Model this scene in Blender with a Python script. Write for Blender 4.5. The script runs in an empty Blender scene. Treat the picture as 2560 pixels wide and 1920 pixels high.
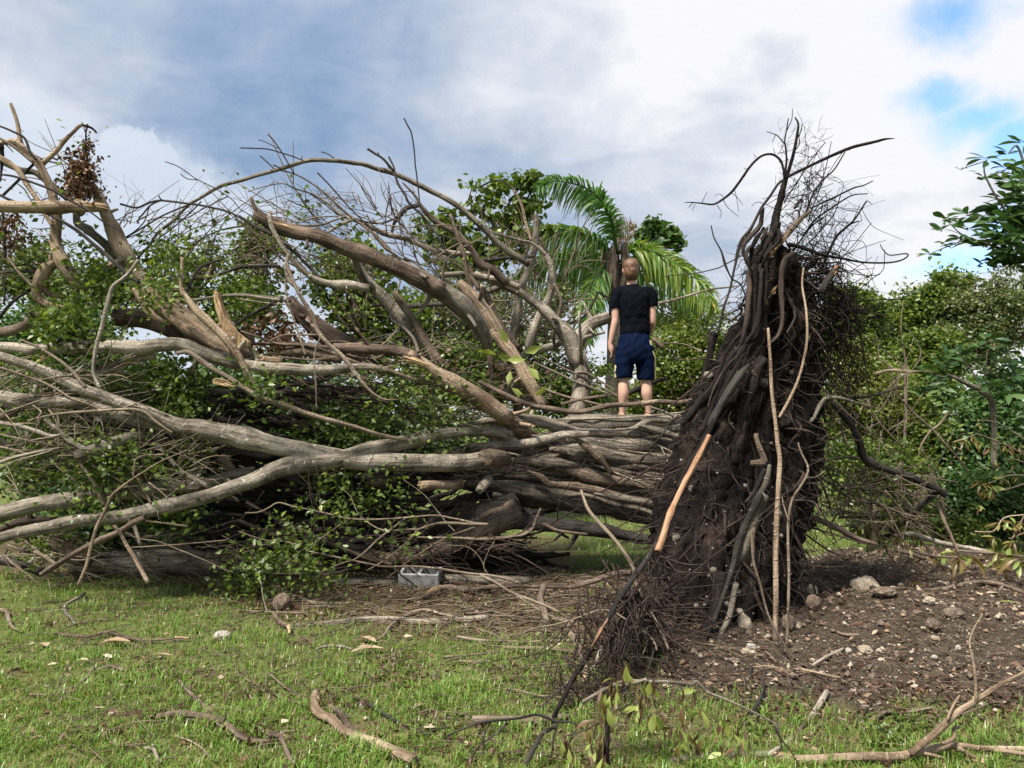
import bpy, math, numpy as np
from mathutils import Vector, Matrix

# ------------------------------------------------------------------ camera, sky, sun, exposure
S = bpy.context.scene
COL = S.collection
PI = math.pi
W, H, FPX = 2560.0, 1920.0, 2009.0
CAM = np.array([0.0, 0.0, 1.6]); PITCH = math.atan(86 / FPX)
FWD = np.array([0, math.cos(PITCH), math.sin(PITCH)]); UPV = np.array([0, -math.sin(PITCH), math.cos(PITCH)])

cam = bpy.data.objects.new('camera', bpy.data.cameras.new('camera'))
COL.objects.link(cam); S.camera = cam
cam.location = CAM; cam.rotation_euler = (PI / 2 + PITCH, 0, 0)
cam.data.sensor_width = 36; cam.data.lens = 36 * FPX / W; cam.data.clip_end = 3000; cam.data.clip_start = 0.05

def ray(px, py):
    return FWD + np.array([1.0, 0, 0]) * (px - W / 2) / FPX - UPV * (py - H / 2) / FPX
def P(px, py, d):                       # the point of the place at distance d (metres along the lawn) seen there
    r = ray(px, py); return CAM + r * (d / r[1])
def G(px, py, z=0.0):                   # the point of the ground seen there
    r = ray(px, py); return CAM + r * ((z - CAM[2]) / r[2])

SUN_EL, SUN_AZ = math.radians(58), math.radians(-140)          # azimuth from +Y, clockwise
sd = np.array([math.sin(SUN_AZ) * math.cos(SUN_EL), math.cos(SUN_AZ) * math.cos(SUN_EL), math.sin(SUN_EL)])
sl = bpy.data.lights.new('sun', 'SUN'); sun = bpy.data.objects.new('sun', sl); COL.objects.link(sun)
sl.energy = 1.5; sl.angle = math.radians(11); sl.color = (1.0, 0.94, 0.84)
sun.rotation_euler = Vector(-sd).to_track_quat('-Z', 'Y').to_euler()
sun.location = (-6, -8, 14)

S.view_settings.view_transform = 'Standard'; S.view_settings.look = 'None'
S.view_settings.gamma = 1; S.view_settings.use_curve_mapping = False
S.view_settings.exposure = 2.58
S.render.engine = 'CYCLES'
try:
    S.cycles.use_denoising = True
    S.cycles.max_bounces = 6; S.cycles.diffuse_bounces = 3; S.cycles.transparent_max_bounces = 4
except Exception: pass

world = bpy.data.worlds.new('World'); S.world = world; world.use_nodes = True
class NT:
    def __init__(s, nt): s.nt = nt; nt.nodes.clear()
    def n(s, t, **k):
        nd = s.nt.nodes.new(t)
        for a, v in k.items(): setattr(nd, a, v)
        return nd
    def set(s, sock, v):
        if hasattr(v, 'is_output'): s.nt.links.new(v, sock)
        elif v is not None:
            if hasattr(sock.default_value, '__len__') and not hasattr(v, '__len__'): v = (v,) * len(sock.default_value)
            if hasattr(v, '__len__') and len(sock.default_value) == 4 and len(v) == 3: v = (*v, 1)
            sock.default_value = v
    def m(s, op, a, b=None, c=None, clamp=False):
        nd = s.n('ShaderNodeMath', operation=op, use_clamp=clamp)
        for i, v in enumerate((a, b, c)): s.set(nd.inputs[i], v)
        return nd.outputs[0]
    def v(s, op, a, b=None, scale=None):
        nd = s.n('ShaderNodeVectorMath', operation=op); s.set(nd.inputs[0], a)
        if b is not None: s.set(nd.inputs[1], b)
        if scale is not None: s.set(nd.inputs['Scale'], scale)
        return nd.outputs['Value' if op in ('DOT_PRODUCT', 'LENGTH', 'DISTANCE') else 'Vector']
    def noise(s, vec, scale=5, detail=4, rough=0.5, dist=0.0, color=False):
        nd = s.n('ShaderNodeTexNoise'); s.set(nd.inputs['Vector'], vec)
        nd.inputs['Scale'].default_value = scale; nd.inputs['Detail'].default_value = detail
        nd.inputs['Roughness'].default_value = rough; nd.inputs['Distortion'].default_value = dist
        return nd.outputs['Color' if color else 'Fac']
    def mix(s, f, a, b, blend='MIX'):
        nd = s.n('ShaderNodeMix', data_type='RGBA', blend_type=blend); s.set(nd.inputs[0], f)
        s.set(nd.inputs[6], a); s.set(nd.inputs[7], b); return nd.outputs[2]
    def rng(s, x, a, b, c=0.0, d=1.0, smooth=True):
        nd = s.n('ShaderNodeMapRange', interpolation_type='SMOOTHSTEP' if smooth else 'LINEAR'); s.set(nd.inputs[0], x)
        for i, q in enumerate((a, b, c, d)): nd.inputs[i + 1].default_value = q
        return nd.outputs[0]
    def ramp(s, x, stops):
        nd = s.n('ShaderNodeValToRGB'); s.set(nd.inputs[0], x); el = nd.color_ramp.elements
        while len(el) < len(stops): el.new(0.5)
        for e, (p, c) in zip(el, stops): e.position = p; e.color = (*c, 1)
        return nd.outputs[0]

t = NT(world.node_tree)
tc = t.n('ShaderNodeTexCoord').outputs['Generated']
D = t.v('NORMALIZE', tc)
sky = t.n('ShaderNodeTexSky', sky_type='NISHITA'); sky.sun_disc = False
sky.sun_elevation = SUN_EL; sky.sun_rotation = SUN_AZ; sky.air_density = 1.0; sky.dust_density = 0.6; sky.ozone_density = 1.5
sep = t.n('ShaderNodeSeparateXYZ'); t.set(sep.inputs[0], D)
zc = t.m('ADD', t.m('MAXIMUM', sep.outputs[2], 0.0), 0.16)
pl = t.v('SCALE', D, scale=t.m('DIVIDE', 1.0, zc))                # the cloud deck seen in perspective
pl = t.v('MULTIPLY', pl, (1.0, 1.0, 0.5))
wob = t.v('SCALE', t.v('SUBTRACT', t.noise(D, 9, 6, 0.55, color=True), (0.5, 0.5, 0.5)), scale=0.13)
DW = t.v('ADD', D, wob)
wob2 = t.v('SCALE', t.v('SUBTRACT', t.noise(D, 22, 5, 0.6, color=True), (0.5, 0.5, 0.5)), scale=0.05)
DC = t.v('ADD', t.v('ADD', D, wob2), t.v('SCALE', wob, scale=0.5))
def blob(px, py, r0, r1, src=DW, sq=1.0):
    c = ray(px, py); c = c / np.linalg.norm(c)
    dv = t.v('SUBTRACT', src, tuple(c))
    if sq != 1.0: dv = t.v('MULTIPLY', dv, (1, 1, sq))
    return t.rng(t.v('LENGTH', dv), r0, r1, 1.0, 0.0)
fb = t.noise(pl, 0.75, 7, 0.52, 0.25)
fb2 = t.noise(t.v('ADD', pl, (7.3, 1.1, 0)), 1.9, 6, 0.55, 0.3)
fine = t.noise(D, 7, 6, 0.55)
# brightness of the deck: 0 dark slate, 1 sunlit white
lum = t.m('ADD', t.m('MULTIPLY', t.m('SUBTRACT', fb, 0.5), 1.25), t.m('MULTIPLY', t.m('SUBTRACT', fb2, 0.5), 0.8))
lum = t.m('ADD', lum, t.m('ADD', 0.56, t.m('MULTIPLY', sep.outputs[0], 0.24)))
fb3 = t.noise(t.v('ADD', pl, (2.1, 5.7, 0)), 4.2, 8, 0.6, 0.5)
lum = t.m('ADD', lum, t.m('ADD', t.m('MULTIPLY', t.m('SUBTRACT', fine, 0.5), 0.8), t.m('MULTIPLY', t.m('SUBTRACT', fb3, 0.5), 0.7)))
for args, w in [((640, 420, 0.02, 0.36), -0.27), ((420, 300, 0.0, 0.22), -0.10), ((760, 90, 0.0, 0.18), -0.14), ((100, 60, 0.0, 0.30), 0.20), ((1080, 300, 0.0, 0.16), 0.10), ((1000, 480, 0.0, 0.12), 0.10), ((1780, 30, 0.02, 0.20), 0.40), ((2080, 320, 0.02, 0.20), 0.26), ((430, 430, 0.0, 0.16), -0.36), ((200, 330, 0.0, 0.12), -0.12), ((1500, 140, 0.0, 0.13), 0.12), ((1980, 110, 0.0, 0.06), -0.25),
                ((2450, 150, 0.02, 0.17), 0.5), ((1150, 250, 0.0, 0.3), -0.06), ((1450, 420, 0.0, 0.3), -0.10), ((2250, 620, 0.0, 0.22), 0.25),
                ((1850, 100, 0.0, 0.08), -0.25), ((60, 480, 0.0, 0.22), 0.30)]:
    lum = t.m('ADD', lum, t.m('MULTIPLY', blob(*args), w))
lum = t.m('ADD', lum, t.rng(sep.outputs[2], 0.02, 0.22, 0.30, 0.0))
cc = t.ramp(lum, [(0.0, (0.26, 0.40, 0.60)), (0.26, (0.40, 0.52, 0.70)), (0.52, (0.60, 0.68, 0.79)), (0.80, (0.84, 0.88, 0.94)), (1.0, (1.04, 1.04, 1.04))])
cloud = t.mix(1.0, cc, (3.08, 3.08, 3.18, 1), 'MULTIPLY')
# towering cumulus low on the left
cum = blob(320, 460, 0.055, 0.063, DC)
for a in [(255, 560, 0.07, 0.08), (400, 530, 0.055, 0.065), (485, 560, 0.045, 0.055), (130, 470, 0.03, 0.09), (560, 640, 0.06, 0.11), (300, 660, 0.12, 0.16), (60, 560, 0.1, 0.14)]:
    cum = t.m('MAXIMUM', cum, blob(*a, DC))
cumc = t.mix(t.noise(D, 16, 5, 0.6), (1.85, 2.2, 2.7, 1), (2.9, 3.05, 3.3, 1))
cloud = t.mix(t.m('MULTIPLY', cum, 0.9), cloud, cumc)
gap = t.m('MULTIPLY', t.rng(fb2, 0.66, 0.80), t.rng(fb, 0.52, 0.64))
for args in [((2330, 250, 0.0, 0.058, DC, 1.7)), ((2450, 290, 0.0, 0.085, DC, 2.3)), ((2570, 340, 0.02, 0.07, DC, 1.7)), ((2390, 50, 0.0, 0.075, DC, 1.8)), ((2380, 655, 0.01, 0.08, DC, 3.4)), ((2540, 560, 0.0, 0.07, DW, 2.2))]:
    gap = t.m('MAXIMUM', gap, t.m('MULTIPLY', blob(*args), 0.95))
skyc = t.mix(1.0, sky.outputs[0], (0.72, 0.92, 1.2, 1), 'MULTIPLY')
allc = t.mix(gap, cloud, skyc)
bg = t.n('ShaderNodeBackground'); t.set(bg.inputs[0], allc); bg.inputs[1].default_value = 0.05
t.nt.links.new(bg.outputs[0], t.n('ShaderNodeOutputWorld').inputs[0])

# ------------------------------------------------------------------ helpers
RNG = np.random.RandomState(11)
def psn(p, seed=0.0):                    # cheap smooth noise in -1..1
    x, y, z = p[..., 0], p[..., 1], p[..., 2]
    return (np.sin(1.7 * x + 2.3 * y + 1.1 * z + seed) + np.sin(-2.9 * x + 1.3 * y + 2.1 * z + 1.7 * seed + 1) + np.sin(1.3 * x - 3.7 * y + 3.1 * z + 2.3 * seed + 2)
            + 0.5 * np.sin(5.3 * x + 4.1 * y - 4.7 * z + seed * 3)) / 3.5

def catmull(pts, n):
    p = np.asarray(pts, float)
    if len(p) == 2:
        u = np.linspace(0, 1, n)[:, None]; return p[0] * (1 - u) + p[1] * u
    q = np.vstack([2 * p[0] - p[1], p, 2 * p[-1] - p[-2]])
    u = np.linspace(0, len(p) - 1, n); i = np.minimum(u.astype(int), len(p) - 2); f = (u - i)[:, None]
    a, b, c, d = q[i], q[i + 1], q[i + 2], q[i + 3]
    return 0.5 * (2 * b + (c - a) * f + (2 * a - 5 * b + 4 * c - d) * f ** 2 + (3 * b - 3 * c + d - a) * f ** 3)

class Acc:                               # gathers geometry of ONE object
    def __init__(s): s.V, s.Q, s.T, s.BK, s.TI, s.n = [], [], [], [], [], 0
    def add(s, V, Q=None, T=None, bk=None, tint=None):
        V = np.asarray(V, float)
        s.V.append(V)
        if Q is not None and len(Q): s.Q.append(np.asarray(Q) + s.n)
        if T is not None and len(T): s.T.append(np.asarray(T) + s.n)
        s.BK.append(V if bk is None else bk)
        s.TI.append(np.full(len(V), 0.5) if tint is None else np.broadcast_to(np.asarray(tint, float), (len(V),)))
        s.n += len(V)
    def build(s, name, mat, parent=None, base=None, smooth=True):
        V = np.vstack(s.V)
        pb = np.array(parent['base_xyz']) if parent is not None else (np.zeros(3) if base is None else np.asarray(base, float))
        Q = np.vstack(s.Q) if s.Q else np.zeros((0, 4), int); T = np.vstack(s.T) if s.T else np.zeros((0, 3), int)
        me = bpy.data.meshes.new(name)
        me.vertices.add(len(V)); me.vertices.foreach_set('co', (V - pb).astype(np.float32).ravel())
        nl = Q.size + T.size; me.loops.add(nl); me.loops.foreach_set('vertex_index', np.concatenate([Q.ravel(), T.ravel()]).astype(np.int32))
        npoly = len(Q) + len(T); me.polygons.add(npoly)
        st = np.concatenate([np.arange(len(Q)) * 4, Q.size + np.arange(len(T)) * 3]).astype(np.int32)
        me.polygons.foreach_set('loop_start', st)
        try: me.polygons.foreach_set('loop_total', np.concatenate([np.full(len(Q), 4), np.full(len(T), 3)]).astype(np.int32))
        except Exception: pass
        me.polygons.foreach_set('use_smooth', np.full(npoly, bool(smooth)))
        me.update(calc_edges=True)
        a = me.attributes.new('bk', 'FLOAT_VECTOR', 'POINT'); a.data.foreach_set('vector', np.vstack(s.BK).astype(np.float32).ravel())
        a = me.attributes.new('tint', 'FLOAT', 'POINT'); a.data.foreach_set('value', np.concatenate(s.TI).astype(np.float32))
        me.materials.append(mat)
        o = bpy.data.objects.new(name, me); COL.objects.link(o)
        if parent is not None: o.parent = parent
        else: o.location = pb
        o['base_xyz'] = [float(x) for x in pb]
        return o

def tube_geo(acc, pts, rad, sides=8, n=None, lump=0.06, lobes=0.0, twist=1.0, wig=0.0, tint=None, seed=None, taper_end=False, ragged=0.0, knots=0):
    pts = np.asarray(pts, float); rad = np.asarray(rad, float)
    seed = RNG.rand() * 50 if seed is None else seed
    L = np.linalg.norm(np.diff(pts, axis=0), axis=1).sum()
    if n is None: n = int(np.clip(L / max(np.mean(rad) * 1.3, 0.02), len(pts) + 1, 70))
    c = catmull(pts, n)
    r = np.interp(np.linspace(0, 1, n), np.linspace(0, 1, len(rad)), rad)
    if knots and n > 8:                  # swollen collars and old branch scars
        for _ in range(knots):
            i0 = RNG.uniform(2, n - 3); r = r * (1 + RNG.uniform(0.08, 0.24) * np.exp(-((np.arange(n) - i0) / RNG.uniform(0.8, 1.6)) ** 2))
    if wig:
        k = np.stack([psn(c * 4 + 3, seed), psn(c * 4 + 9, seed + 5), psn(c * 4 + 15, seed + 9)], 1)
        c = c + k * wig * np.sin(np.linspace(0, PI, n))[:, None] ** 0.5
    tg = np.gradient(c, axis=0); tg /= np.linalg.norm(tg, axis=1)[:, None] + 1e-9
    ref = np.array([0, 0, 1.0]) if abs(tg[0][2]) < 0.9 else np.array([1.0, 0, 0])
    u = np.cross(tg[0], ref); u /= np.linalg.norm(u); U = np.empty((n, 3)); 
    for i in range(n):
        u = u - tg[i] * np.dot(u, tg[i]); u /= np.linalg.norm(u) + 1e-9; U[i] = u
    B = np.cross(tg, U)
    th = np.arange(sides) * 2 * PI / sides
    s = np.concatenate([[0], np.cumsum(np.linalg.norm(np.diff(c, axis=0), axis=1))])
    TH, SS = np.meshgrid(th, s); R = np.repeat(r[:, None], sides, 1)
    q = np.stack([np.cos(TH) * 1.2, np.sin(TH) * 1.2, SS / np.maximum(r.mean() * 3, 0.01)], -1)
    R = R * (1 + lump * psn(q * 1.1, seed) + 0.5 * lump * psn(q * 2.7, seed + 3))
    if lobes: R = R * (1 + lobes * np.sin(3 * TH + twist * SS * 2 + seed) + 0.6 * lobes * np.sin(5 * TH - twist * SS * 3 + seed * 2))
    V = c[:, None, :] + R[..., None] * (np.cos(TH)[..., None] * U[:, None, :] + np.sin(TH)[..., None] * B[:, None, :])
    if ragged:
        V[-1] += tg[-1] * (np.abs(psn(q[-1] * 3, seed)) * ragged * r[-1] * 3)[:, None]
    bk = np.stack([np.cos(TH) * R, np.sin(TH) * R, SS], -1) + seed * 3.1
    V = V.reshape(-1, 3); bk = bk.reshape(-1, 3)
    i = np.arange(n - 1)[:, None] * sides; j = np.arange(sides)[None, :]; j2 = (j + 1) % sides
    Q = np.stack([i + j, i + j2, i + sides + j2, i + sides + j], -1).reshape(-1, 4)
    nv = len(V)
    V = np.vstack([V, c[0] - tg[0] * r[0] * 0.3, c[-1] + tg[-1] * r[-1] * (0.2 if not ragged else -0.4)]); bk = np.vstack([bk, bk[0], bk[-1]])
    jj = np.arange(sides); T = np.vstack([np.stack([np.full(sides, nv), (jj + 1) % sides, jj], 1),
                                          np.stack([np.full(sides, nv + 1), nv - sides + jj, nv - sides + (jj + 1) % sides], 1)])
    acc.add(V, Q, T, bk, tint)
    return c, r, tg

# pieces of the photograph I measured in: origin and pixels per unit
CR = {'A': (0, 200, .31645), 'B': (600, 200, .31645), 'C': (1200, 380, .31645), 'D': (1700, 250, .27125), 'E': (0, 650, .31645), 'F': (600, 650, .31645),
      'G': (1200, 800, .31645), 'H': (1860, 650, .31645), 'I': (0, 1100, .31645), 'J': (600, 1100, .31645), 'K': (1200, 1100, .31645), 'L': (1860, 1100, .31645),
      'M': (0, 1500, .25316), 'N': (560, 1500, .25316), 'O': (1120, 1500, .25316), 'Q': (1680, 1500, .39783), 'R': (1640, 880, .23508), 'T': (2260, 300, .25316),
      'U': (2160, 720, .18083), 'V': (2160, 1000, .24111), 'S': (0, 0, 1.0)}
def cv(crop, x, y): o = CR[crop]; return o[0] + x * o[2], o[1] + y * o[2]
def pp(s): return [tuple(map(float, a.split(','))) for a in s.split()]

def J2(*segs):                          # one line measured in several pieces, as picture points
    return ' '.join(','.join('%.1f' % v for v in cv(c, *q)) for c, s in segs for q in pp(s))
def mat_new(name):
    m = bpy.data.materials.new(name); m.use_nodes = True; return m, NT(m.node_tree)
def finish(m, t, color, rough=0.85, bump=None, bstr=0.4, bdist=0.01, spec=0.3):
    b = t.n('ShaderNodeBsdfPrincipled'); t.set(b.inputs['Base Color'], color); t.set(b.inputs['Roughness'], rough)
    b.inputs['Specular IOR Level'].default_value = spec
    if bump is not None:
        bn = t.n('ShaderNodeBump'); bn.inputs['Strength'].default_value = bstr; bn.inputs['Distance'].default_value = bdist
        t.set(bn.inputs['Height'], bump); t.nt.links.new(bn.outputs[0], b.inputs['Normal'])
    t.nt.links.new(b.outputs[0], t.n('ShaderNodeOutputMaterial').inputs[0]); return m
def attr(t, name, out='Vector'): return t.n('ShaderNodeAttribute', attribute_name=name).outputs[out]

def bark(name, dark, mid, light, lichen=0.0, rings=0.0, streak=0.6, lc=(0.48, 0.48, 0.43), lich_scale=22, spec=0.15):
    m, t = mat_new(name); bk = attr(t, 'bk')
    st = t.noise(t.v('MULTIPLY', bk, (1, 1, 0.09)), 42, 5, 0.62)
    big = t.noise(bk, 3.2, 5, 0.6)
    f = t.m('ADD', t.m('MULTIPLY', st, streak), t.m('MULTIPLY', big, 1.0 - streak * 0.5))
    f = t.rng(f, 0.5, 1.02, 0, 1, False)
    c = t.ramp(f, [(0.06, dark), (0.48, mid), (0.95, light)])
    blot = t.rng(t.noise(t.v('MULTIPLY', bk, (1, 1, 0.5)), 7.5, 6, 0.68, 0.4), 0.56, 0.70)
    c = t.mix(t.m('MULTIPLY', blot, 0.55), c, tuple(0.55 * x + 0.25 * y for x, y in zip(dark, mid)))
    h = t.m('ADD', st, t.m('MULTIPLY', t.noise(bk, 60, 4, 0.65), 0.6))
    if rings:
        rg = t.rng(t.noise(t.v('MULTIPLY', bk, (0.35, 0.35, 1)), 38, 3, 0.5), 0.56, 0.7)
        c = t.mix(t.m('MULTIPLY', rg, rings), c, tuple(min(1, x * 1.35) for x in light)); h = t.m('ADD', h, t.m('MULTIPLY', rg, 0.6))
    if lichen:
        ln = t.rng(t.noise(bk, lich_scale, 5, 0.7), 0.60, 0.67)
        ln = t.m('MULTIPLY', ln, t.rng(t.noise(bk, 2.6, 3, 0.5), 0.40, 0.60))
        c = t.mix(t.m('MULTIPLY', ln, lichen), c, lc)
    return finish(m, t, c, 0.88, h, 1.0, 0.016, spec)
M = {}
M['pale'] = bark('pale_bark', (0.085, 0.067, 0.05), (0.37, 0.325, 0.26), (0.58, 0.535, 0.46), 0.7, 0.25, lc=(0.62, 0.61, 0.56))
M['tan'] = bark('tan_bark', (0.12, 0.08, 0.052), (0.355, 0.27, 0.19), (0.55, 0.455, 0.345), 0.15, 0.2)
M['brown'] = bark('brown_bark', (0.05, 0.035, 0.026), (0.19, 0.145, 0.108), (0.37, 0.30, 0.235), 0.25, 0.1)
M['red'] = bark('reddish_bark', (0.04, 0.028, 0.021), (0.155, 0.113, 0.086), (0.36, 0.285, 0.22), 0.12, 0.1)
M['grey'] = bark('grey_bark', (0.055, 0.046, 0.036), (0.215, 0.188, 0.15), (0.40, 0.36, 0.30), 0.5, 0.3)
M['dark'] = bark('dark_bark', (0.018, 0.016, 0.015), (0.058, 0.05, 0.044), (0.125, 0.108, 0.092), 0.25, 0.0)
M['black'] = bark('wet_black_root', (0.007, 0.006, 0.006), (0.025, 0.02, 0.0185), (0.085, 0.068, 0.06), 0.25, 0.0, 0.8, (0.12, 0.10, 0.09), 40, 0.04)
M['lich'] = bark('lichen_bark', (0.065, 0.053, 0.039), (0.29, 0.255, 0.20), (0.48, 0.435, 0.365), 1.0, 0.3, lc=(0.66, 0.65, 0.60), lich_scale=16)
M['wood'] = bark('torn_wood', (0.12, 0.075, 0.04), (0.42, 0.29, 0.165), (0.64, 0.51, 0.34), 0, 0, 0.9)
M['pinkwood'] = bark('torn_pink_wood', (0.10, 0.05, 0.03), (0.40, 0.225, 0.135), (0.60, 0.42, 0.28), 0, 0, 0.9)
M['trunk'] = bark('fluted_trunk_bark', (0.022, 0.018, 0.015), (0.115, 0.096, 0.076), (0.29, 0.255, 0.205), 0.5, 0.1, 0.95)
M['twig'] = bark('twig_bark', (0.07, 0.05, 0.036), (0.20, 0.158, 0.115), (0.37, 0.31, 0.24), 0.2, 0)
M['stick'] = bark('dry_stick_bark', (0.085, 0.062, 0.044), (0.255, 0.205, 0.15), (0.46, 0.39, 0.305), 0.3, 0.3)
M['root'] = bark('thin_root_bark', (0.022, 0.016, 0.014), (0.065, 0.046, 0.037), (0.16, 0.12, 0.095), 0, 0)

def leafmat(name, stops, trans=0.35, gloss=0.025, rough=0.4):
    m, t = mat_new(name); c = t.ramp(attr(t, 'tint', 'Fac'), stops)
    d = t.n('ShaderNodeBsdfDiffuse'); t.set(d.inputs[0], c)
    tr = t.n('ShaderNodeBsdfTranslucent'); t.set(tr.inputs[0], t.mix(1.0, c, (1.25, 1.35, 0.55, 1), 'MULTIPLY'))
    x = t.n('ShaderNodeMixShader'); x.inputs[0].default_value = trans
    t.nt.links.new(d.outputs[0], x.inputs[1]); t.nt.links.new(tr.outputs[0], x.inputs[2])
    g = t.n('ShaderNodeBsdfGlossy'); g.inputs['Roughness'].default_value = rough; g.inputs[0].default_value = (1, 1, 1, 1)
    y = t.n('ShaderNodeMixShader'); y.inputs[0].default_value = gloss
    t.nt.links.new(x.outputs[0], y.inputs[1]); t.nt.links.new(g.outputs[0], y.inputs[2])
    t.nt.links.new(y.outputs[0], t.n('ShaderNodeOutputMaterial').inputs[0]); return m
M['leaf'] = leafmat('fig_leaf', [(0.0, (0.032, 0.052, 0.014)), (0.45, (0.078, 0.120, 0.025)), (0.8, (0.145, 0.20, 0.04)), (1.0, (0.24, 0.28, 0.06))])
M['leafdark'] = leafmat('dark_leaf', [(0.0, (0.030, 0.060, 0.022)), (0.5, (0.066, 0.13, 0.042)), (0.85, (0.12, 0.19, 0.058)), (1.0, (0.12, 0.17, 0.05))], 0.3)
M['leafgrey'] = leafmat('greyish_leaf', [(0.0, (0.06, 0.075, 0.033)), (0.5, (0.125, 0.155, 0.066)), (0.85, (0.20, 0.215, 0.10)), (1.0, (0.20, 0.16, 0.09))], 0.3)
M['leafyel'] = leafmat('yellow_green_leaf', [(0.0, (0.07, 0.095, 0.02)), (0.5, (0.145, 0.19, 0.038)), (0.85, (0.24, 0.265, 0.062)), (1.0, (0.25, 0.19, 0.07))], 0.35)
M['palm'] = leafmat('palm_leaf', [(0.0, (0.040, 0.095, 0.030)), (0.5, (0.095, 0.20, 0.040)), (0.8, (0.21, 0.27, 0.042)), (1.0, (0.32, 0.28, 0.05))], 0.42, 0.02)
M['bigleaf'] = leafmat('broad_leaf', [(0.0, (0.022, 0.052, 0.022)), (0.5, (0.048, 0.098, 0.036)), (0.85, (0.095, 0.155, 0.055)), (1.0, (0.20, 0.26, 0.05))], 0.25, 0.012)
M['wilt'] = leafmat('wilted_leaf', [(0.0, (0.06, 0.038, 0.018)), (0.4, (0.16, 0.10, 0.04)), (0.75, (0.20, 0.18, 0.05)), (1.0, (0.17, 0.23, 0.06))], 0.25)
M['deadleaf'] = leafmat('dead_leaf', [(0.0, (0.05, 0.028, 0.02)), (0.5, (0.11, 0.062, 0.042)), (1.0, (0.22, 0.13, 0.08))], 0.15, 0.02)
M['dry'] = leafmat('dry_fallen_leaf', [(0.0, (0.15, 0.10, 0.06)), (0.5, (0.31, 0.22, 0.14)), (0.85, (0.43, 0.34, 0.235)), (1.0, (0.56, 0.48, 0.34))], 0.15, 0.03)
M['fresh'] = leafmat('fresh_leaf', [(0.0, (0.12, 0.09, 0.03)), (0.3, (0.20, 0.225, 0.05)), (0.7, (0.29, 0.345, 0.09)), (1.0, (0.42, 0.47, 0.17))], 0.3, 0.03)
M['grass'] = leafmat('grass_blade', [(0.0, (0.27, 0.20, 0.095)), (0.2, (0.25, 0.225, 0.085)), (0.36, (0.135, 0.215, 0.04)), (0.75, (0.165, 0.30, 0.045)), (1.0, (0.26, 0.36, 0.09))], 0.35, 0.04)

def leaves_geo(acc, C, size, aspect=0.55, tint=None, droop=0.0, fold=0.25, dirs=None, rs=RNG):
    """diamond leaves folded along the midrib: base, left, tip, right"""
    C = np.asarray(C, float); n = len(C)
    if dirs is None:
        dirs = rs.normal(size=(n, 3)); dirs[:, 2] = dirs[:, 2] * 0.6 - droop
    dirs = dirs / (np.linalg.norm(dirs, axis=1)[:, None] + 1e-9)
    nr = rs.normal(size=(n, 3)); nr[:, 2] += 0.9
    sd_ = np.cross(dirs, nr); sd_ /= np.linalg.norm(sd_, axis=1)[:, None] + 1e-9
    nn = np.cross(sd_, dirs)
    sz = (np.asarray(size) * rs.uniform(0.65, 1.3, n))[:, None]
    a = C; b = C + dirs * sz * 0.45 + sd_ * sz * aspect * 0.5 + nn * sz * fold * 0.4
    c = C + dirs * sz; d = C + dirs * sz * 0.45 - sd_ * sz * aspect * 0.5 + nn * sz * fold * 0.4
    V = np.stack([a, b, c, d], 1).reshape(-1, 3)
    i = np.arange(n)[:, None] * 4; T = np.concatenate([i + np.array([0, 2, 1]), i + np.array([0, 3, 2])], 0)
    ti = rs.rand(n) if tint is None else np.broadcast_to(tint, (n,))
    acc.add(V, None, T, None, np.repeat(ti, 4))

def thing(name, label, cat, base, group=None):
    o = bpy.data.objects.new(name, None); COL.objects.link(o); o.empty_display_size = 0.2
    base = [float(x) for x in base]; o.location = base; o['base_xyz'] = base
    o['label'] = label; o['category'] = cat
    if group: o['group'] = group
    return o
def sub(name, parent):                     # an Empty for a part that has pieces of its own
    o = bpy.data.objects.new(name, None); COL.objects.link(o); o.parent = parent; o['base_xyz'] = list(parent['base_xyz']); o.empty_display_size = 0.1
    return o
def tag(o, label, cat, group=None, kind=None):
    o['label'] = label; o['category'] = cat
    if group: o['group'] = group
    if kind: o['kind'] = kind
    return o
# ------------------------------------------------------------------ ground
def gz(x, y):
    x = np.asarray(x, float); y = np.asarray(y, float)
    p = np.stack([x, y, x * 0 + 1], -1)
    z = 0.022 * psn(p * 0.9, 4) + 0.012 * psn(p * 2.7, 9)
    so = soil(x, y)
    z = z + so * (0.045 * psn(p * 3.3, 2) + 0.03 * psn(p * 8.0, 6) + 0.018 * psn(p * 17.0, 1) + 0.05)
    z = z + 0.16 * np.exp(-(((x - 3.0) / 0.9) ** 2 + ((y - 6.3) / 0.6) ** 2))
    z = z + so * 0.12 * np.exp(-(((x - 4.6) / 1.2) ** 2 + ((y - 8.6) / 0.9) ** 2))
    return z * np.clip((40 - np.hypot(x, y)) / 20, 0, 1)
SOILP = np.array([G(*q)[:2] for q in [(1610, 1590), (1690, 1500), (1760, 1450), (2050, 1395), (2300, 1400), (2620, 1420), (2900, 1500), (2900, 1720), (2560, 1765), (2250, 1800), (1950, 1770), (1760, 1745), (1640, 1690)]])
def poly_sd(x, y, poly):                  # signed distance, inside positive
    d = np.full(np.shape(x), 1e9); ins = np.zeros(np.shape(x), bool); n = len(poly)
    for i in range(n):
        a, b = poly[i], poly[(i + 1) % n]; e = b - a
        w0, w1 = x - a[0], y - a[1]; tt = np.clip((w0 * e[0] + w1 * e[1]) / (e @ e), 0, 1)
        d = np.minimum(d, np.hypot(w0 - e[0] * tt, w1 - e[1] * tt))
        c = (a[1] > y) != (b[1] > y)
        with np.errstate(divide='ignore', invalid='ignore'):
            ins ^= c & (x < (b[0] - a[0]) * (y - a[1]) / (b[1] - a[1] + 1e-12) + a[0])
    return np.where(ins, d, -d)
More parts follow.
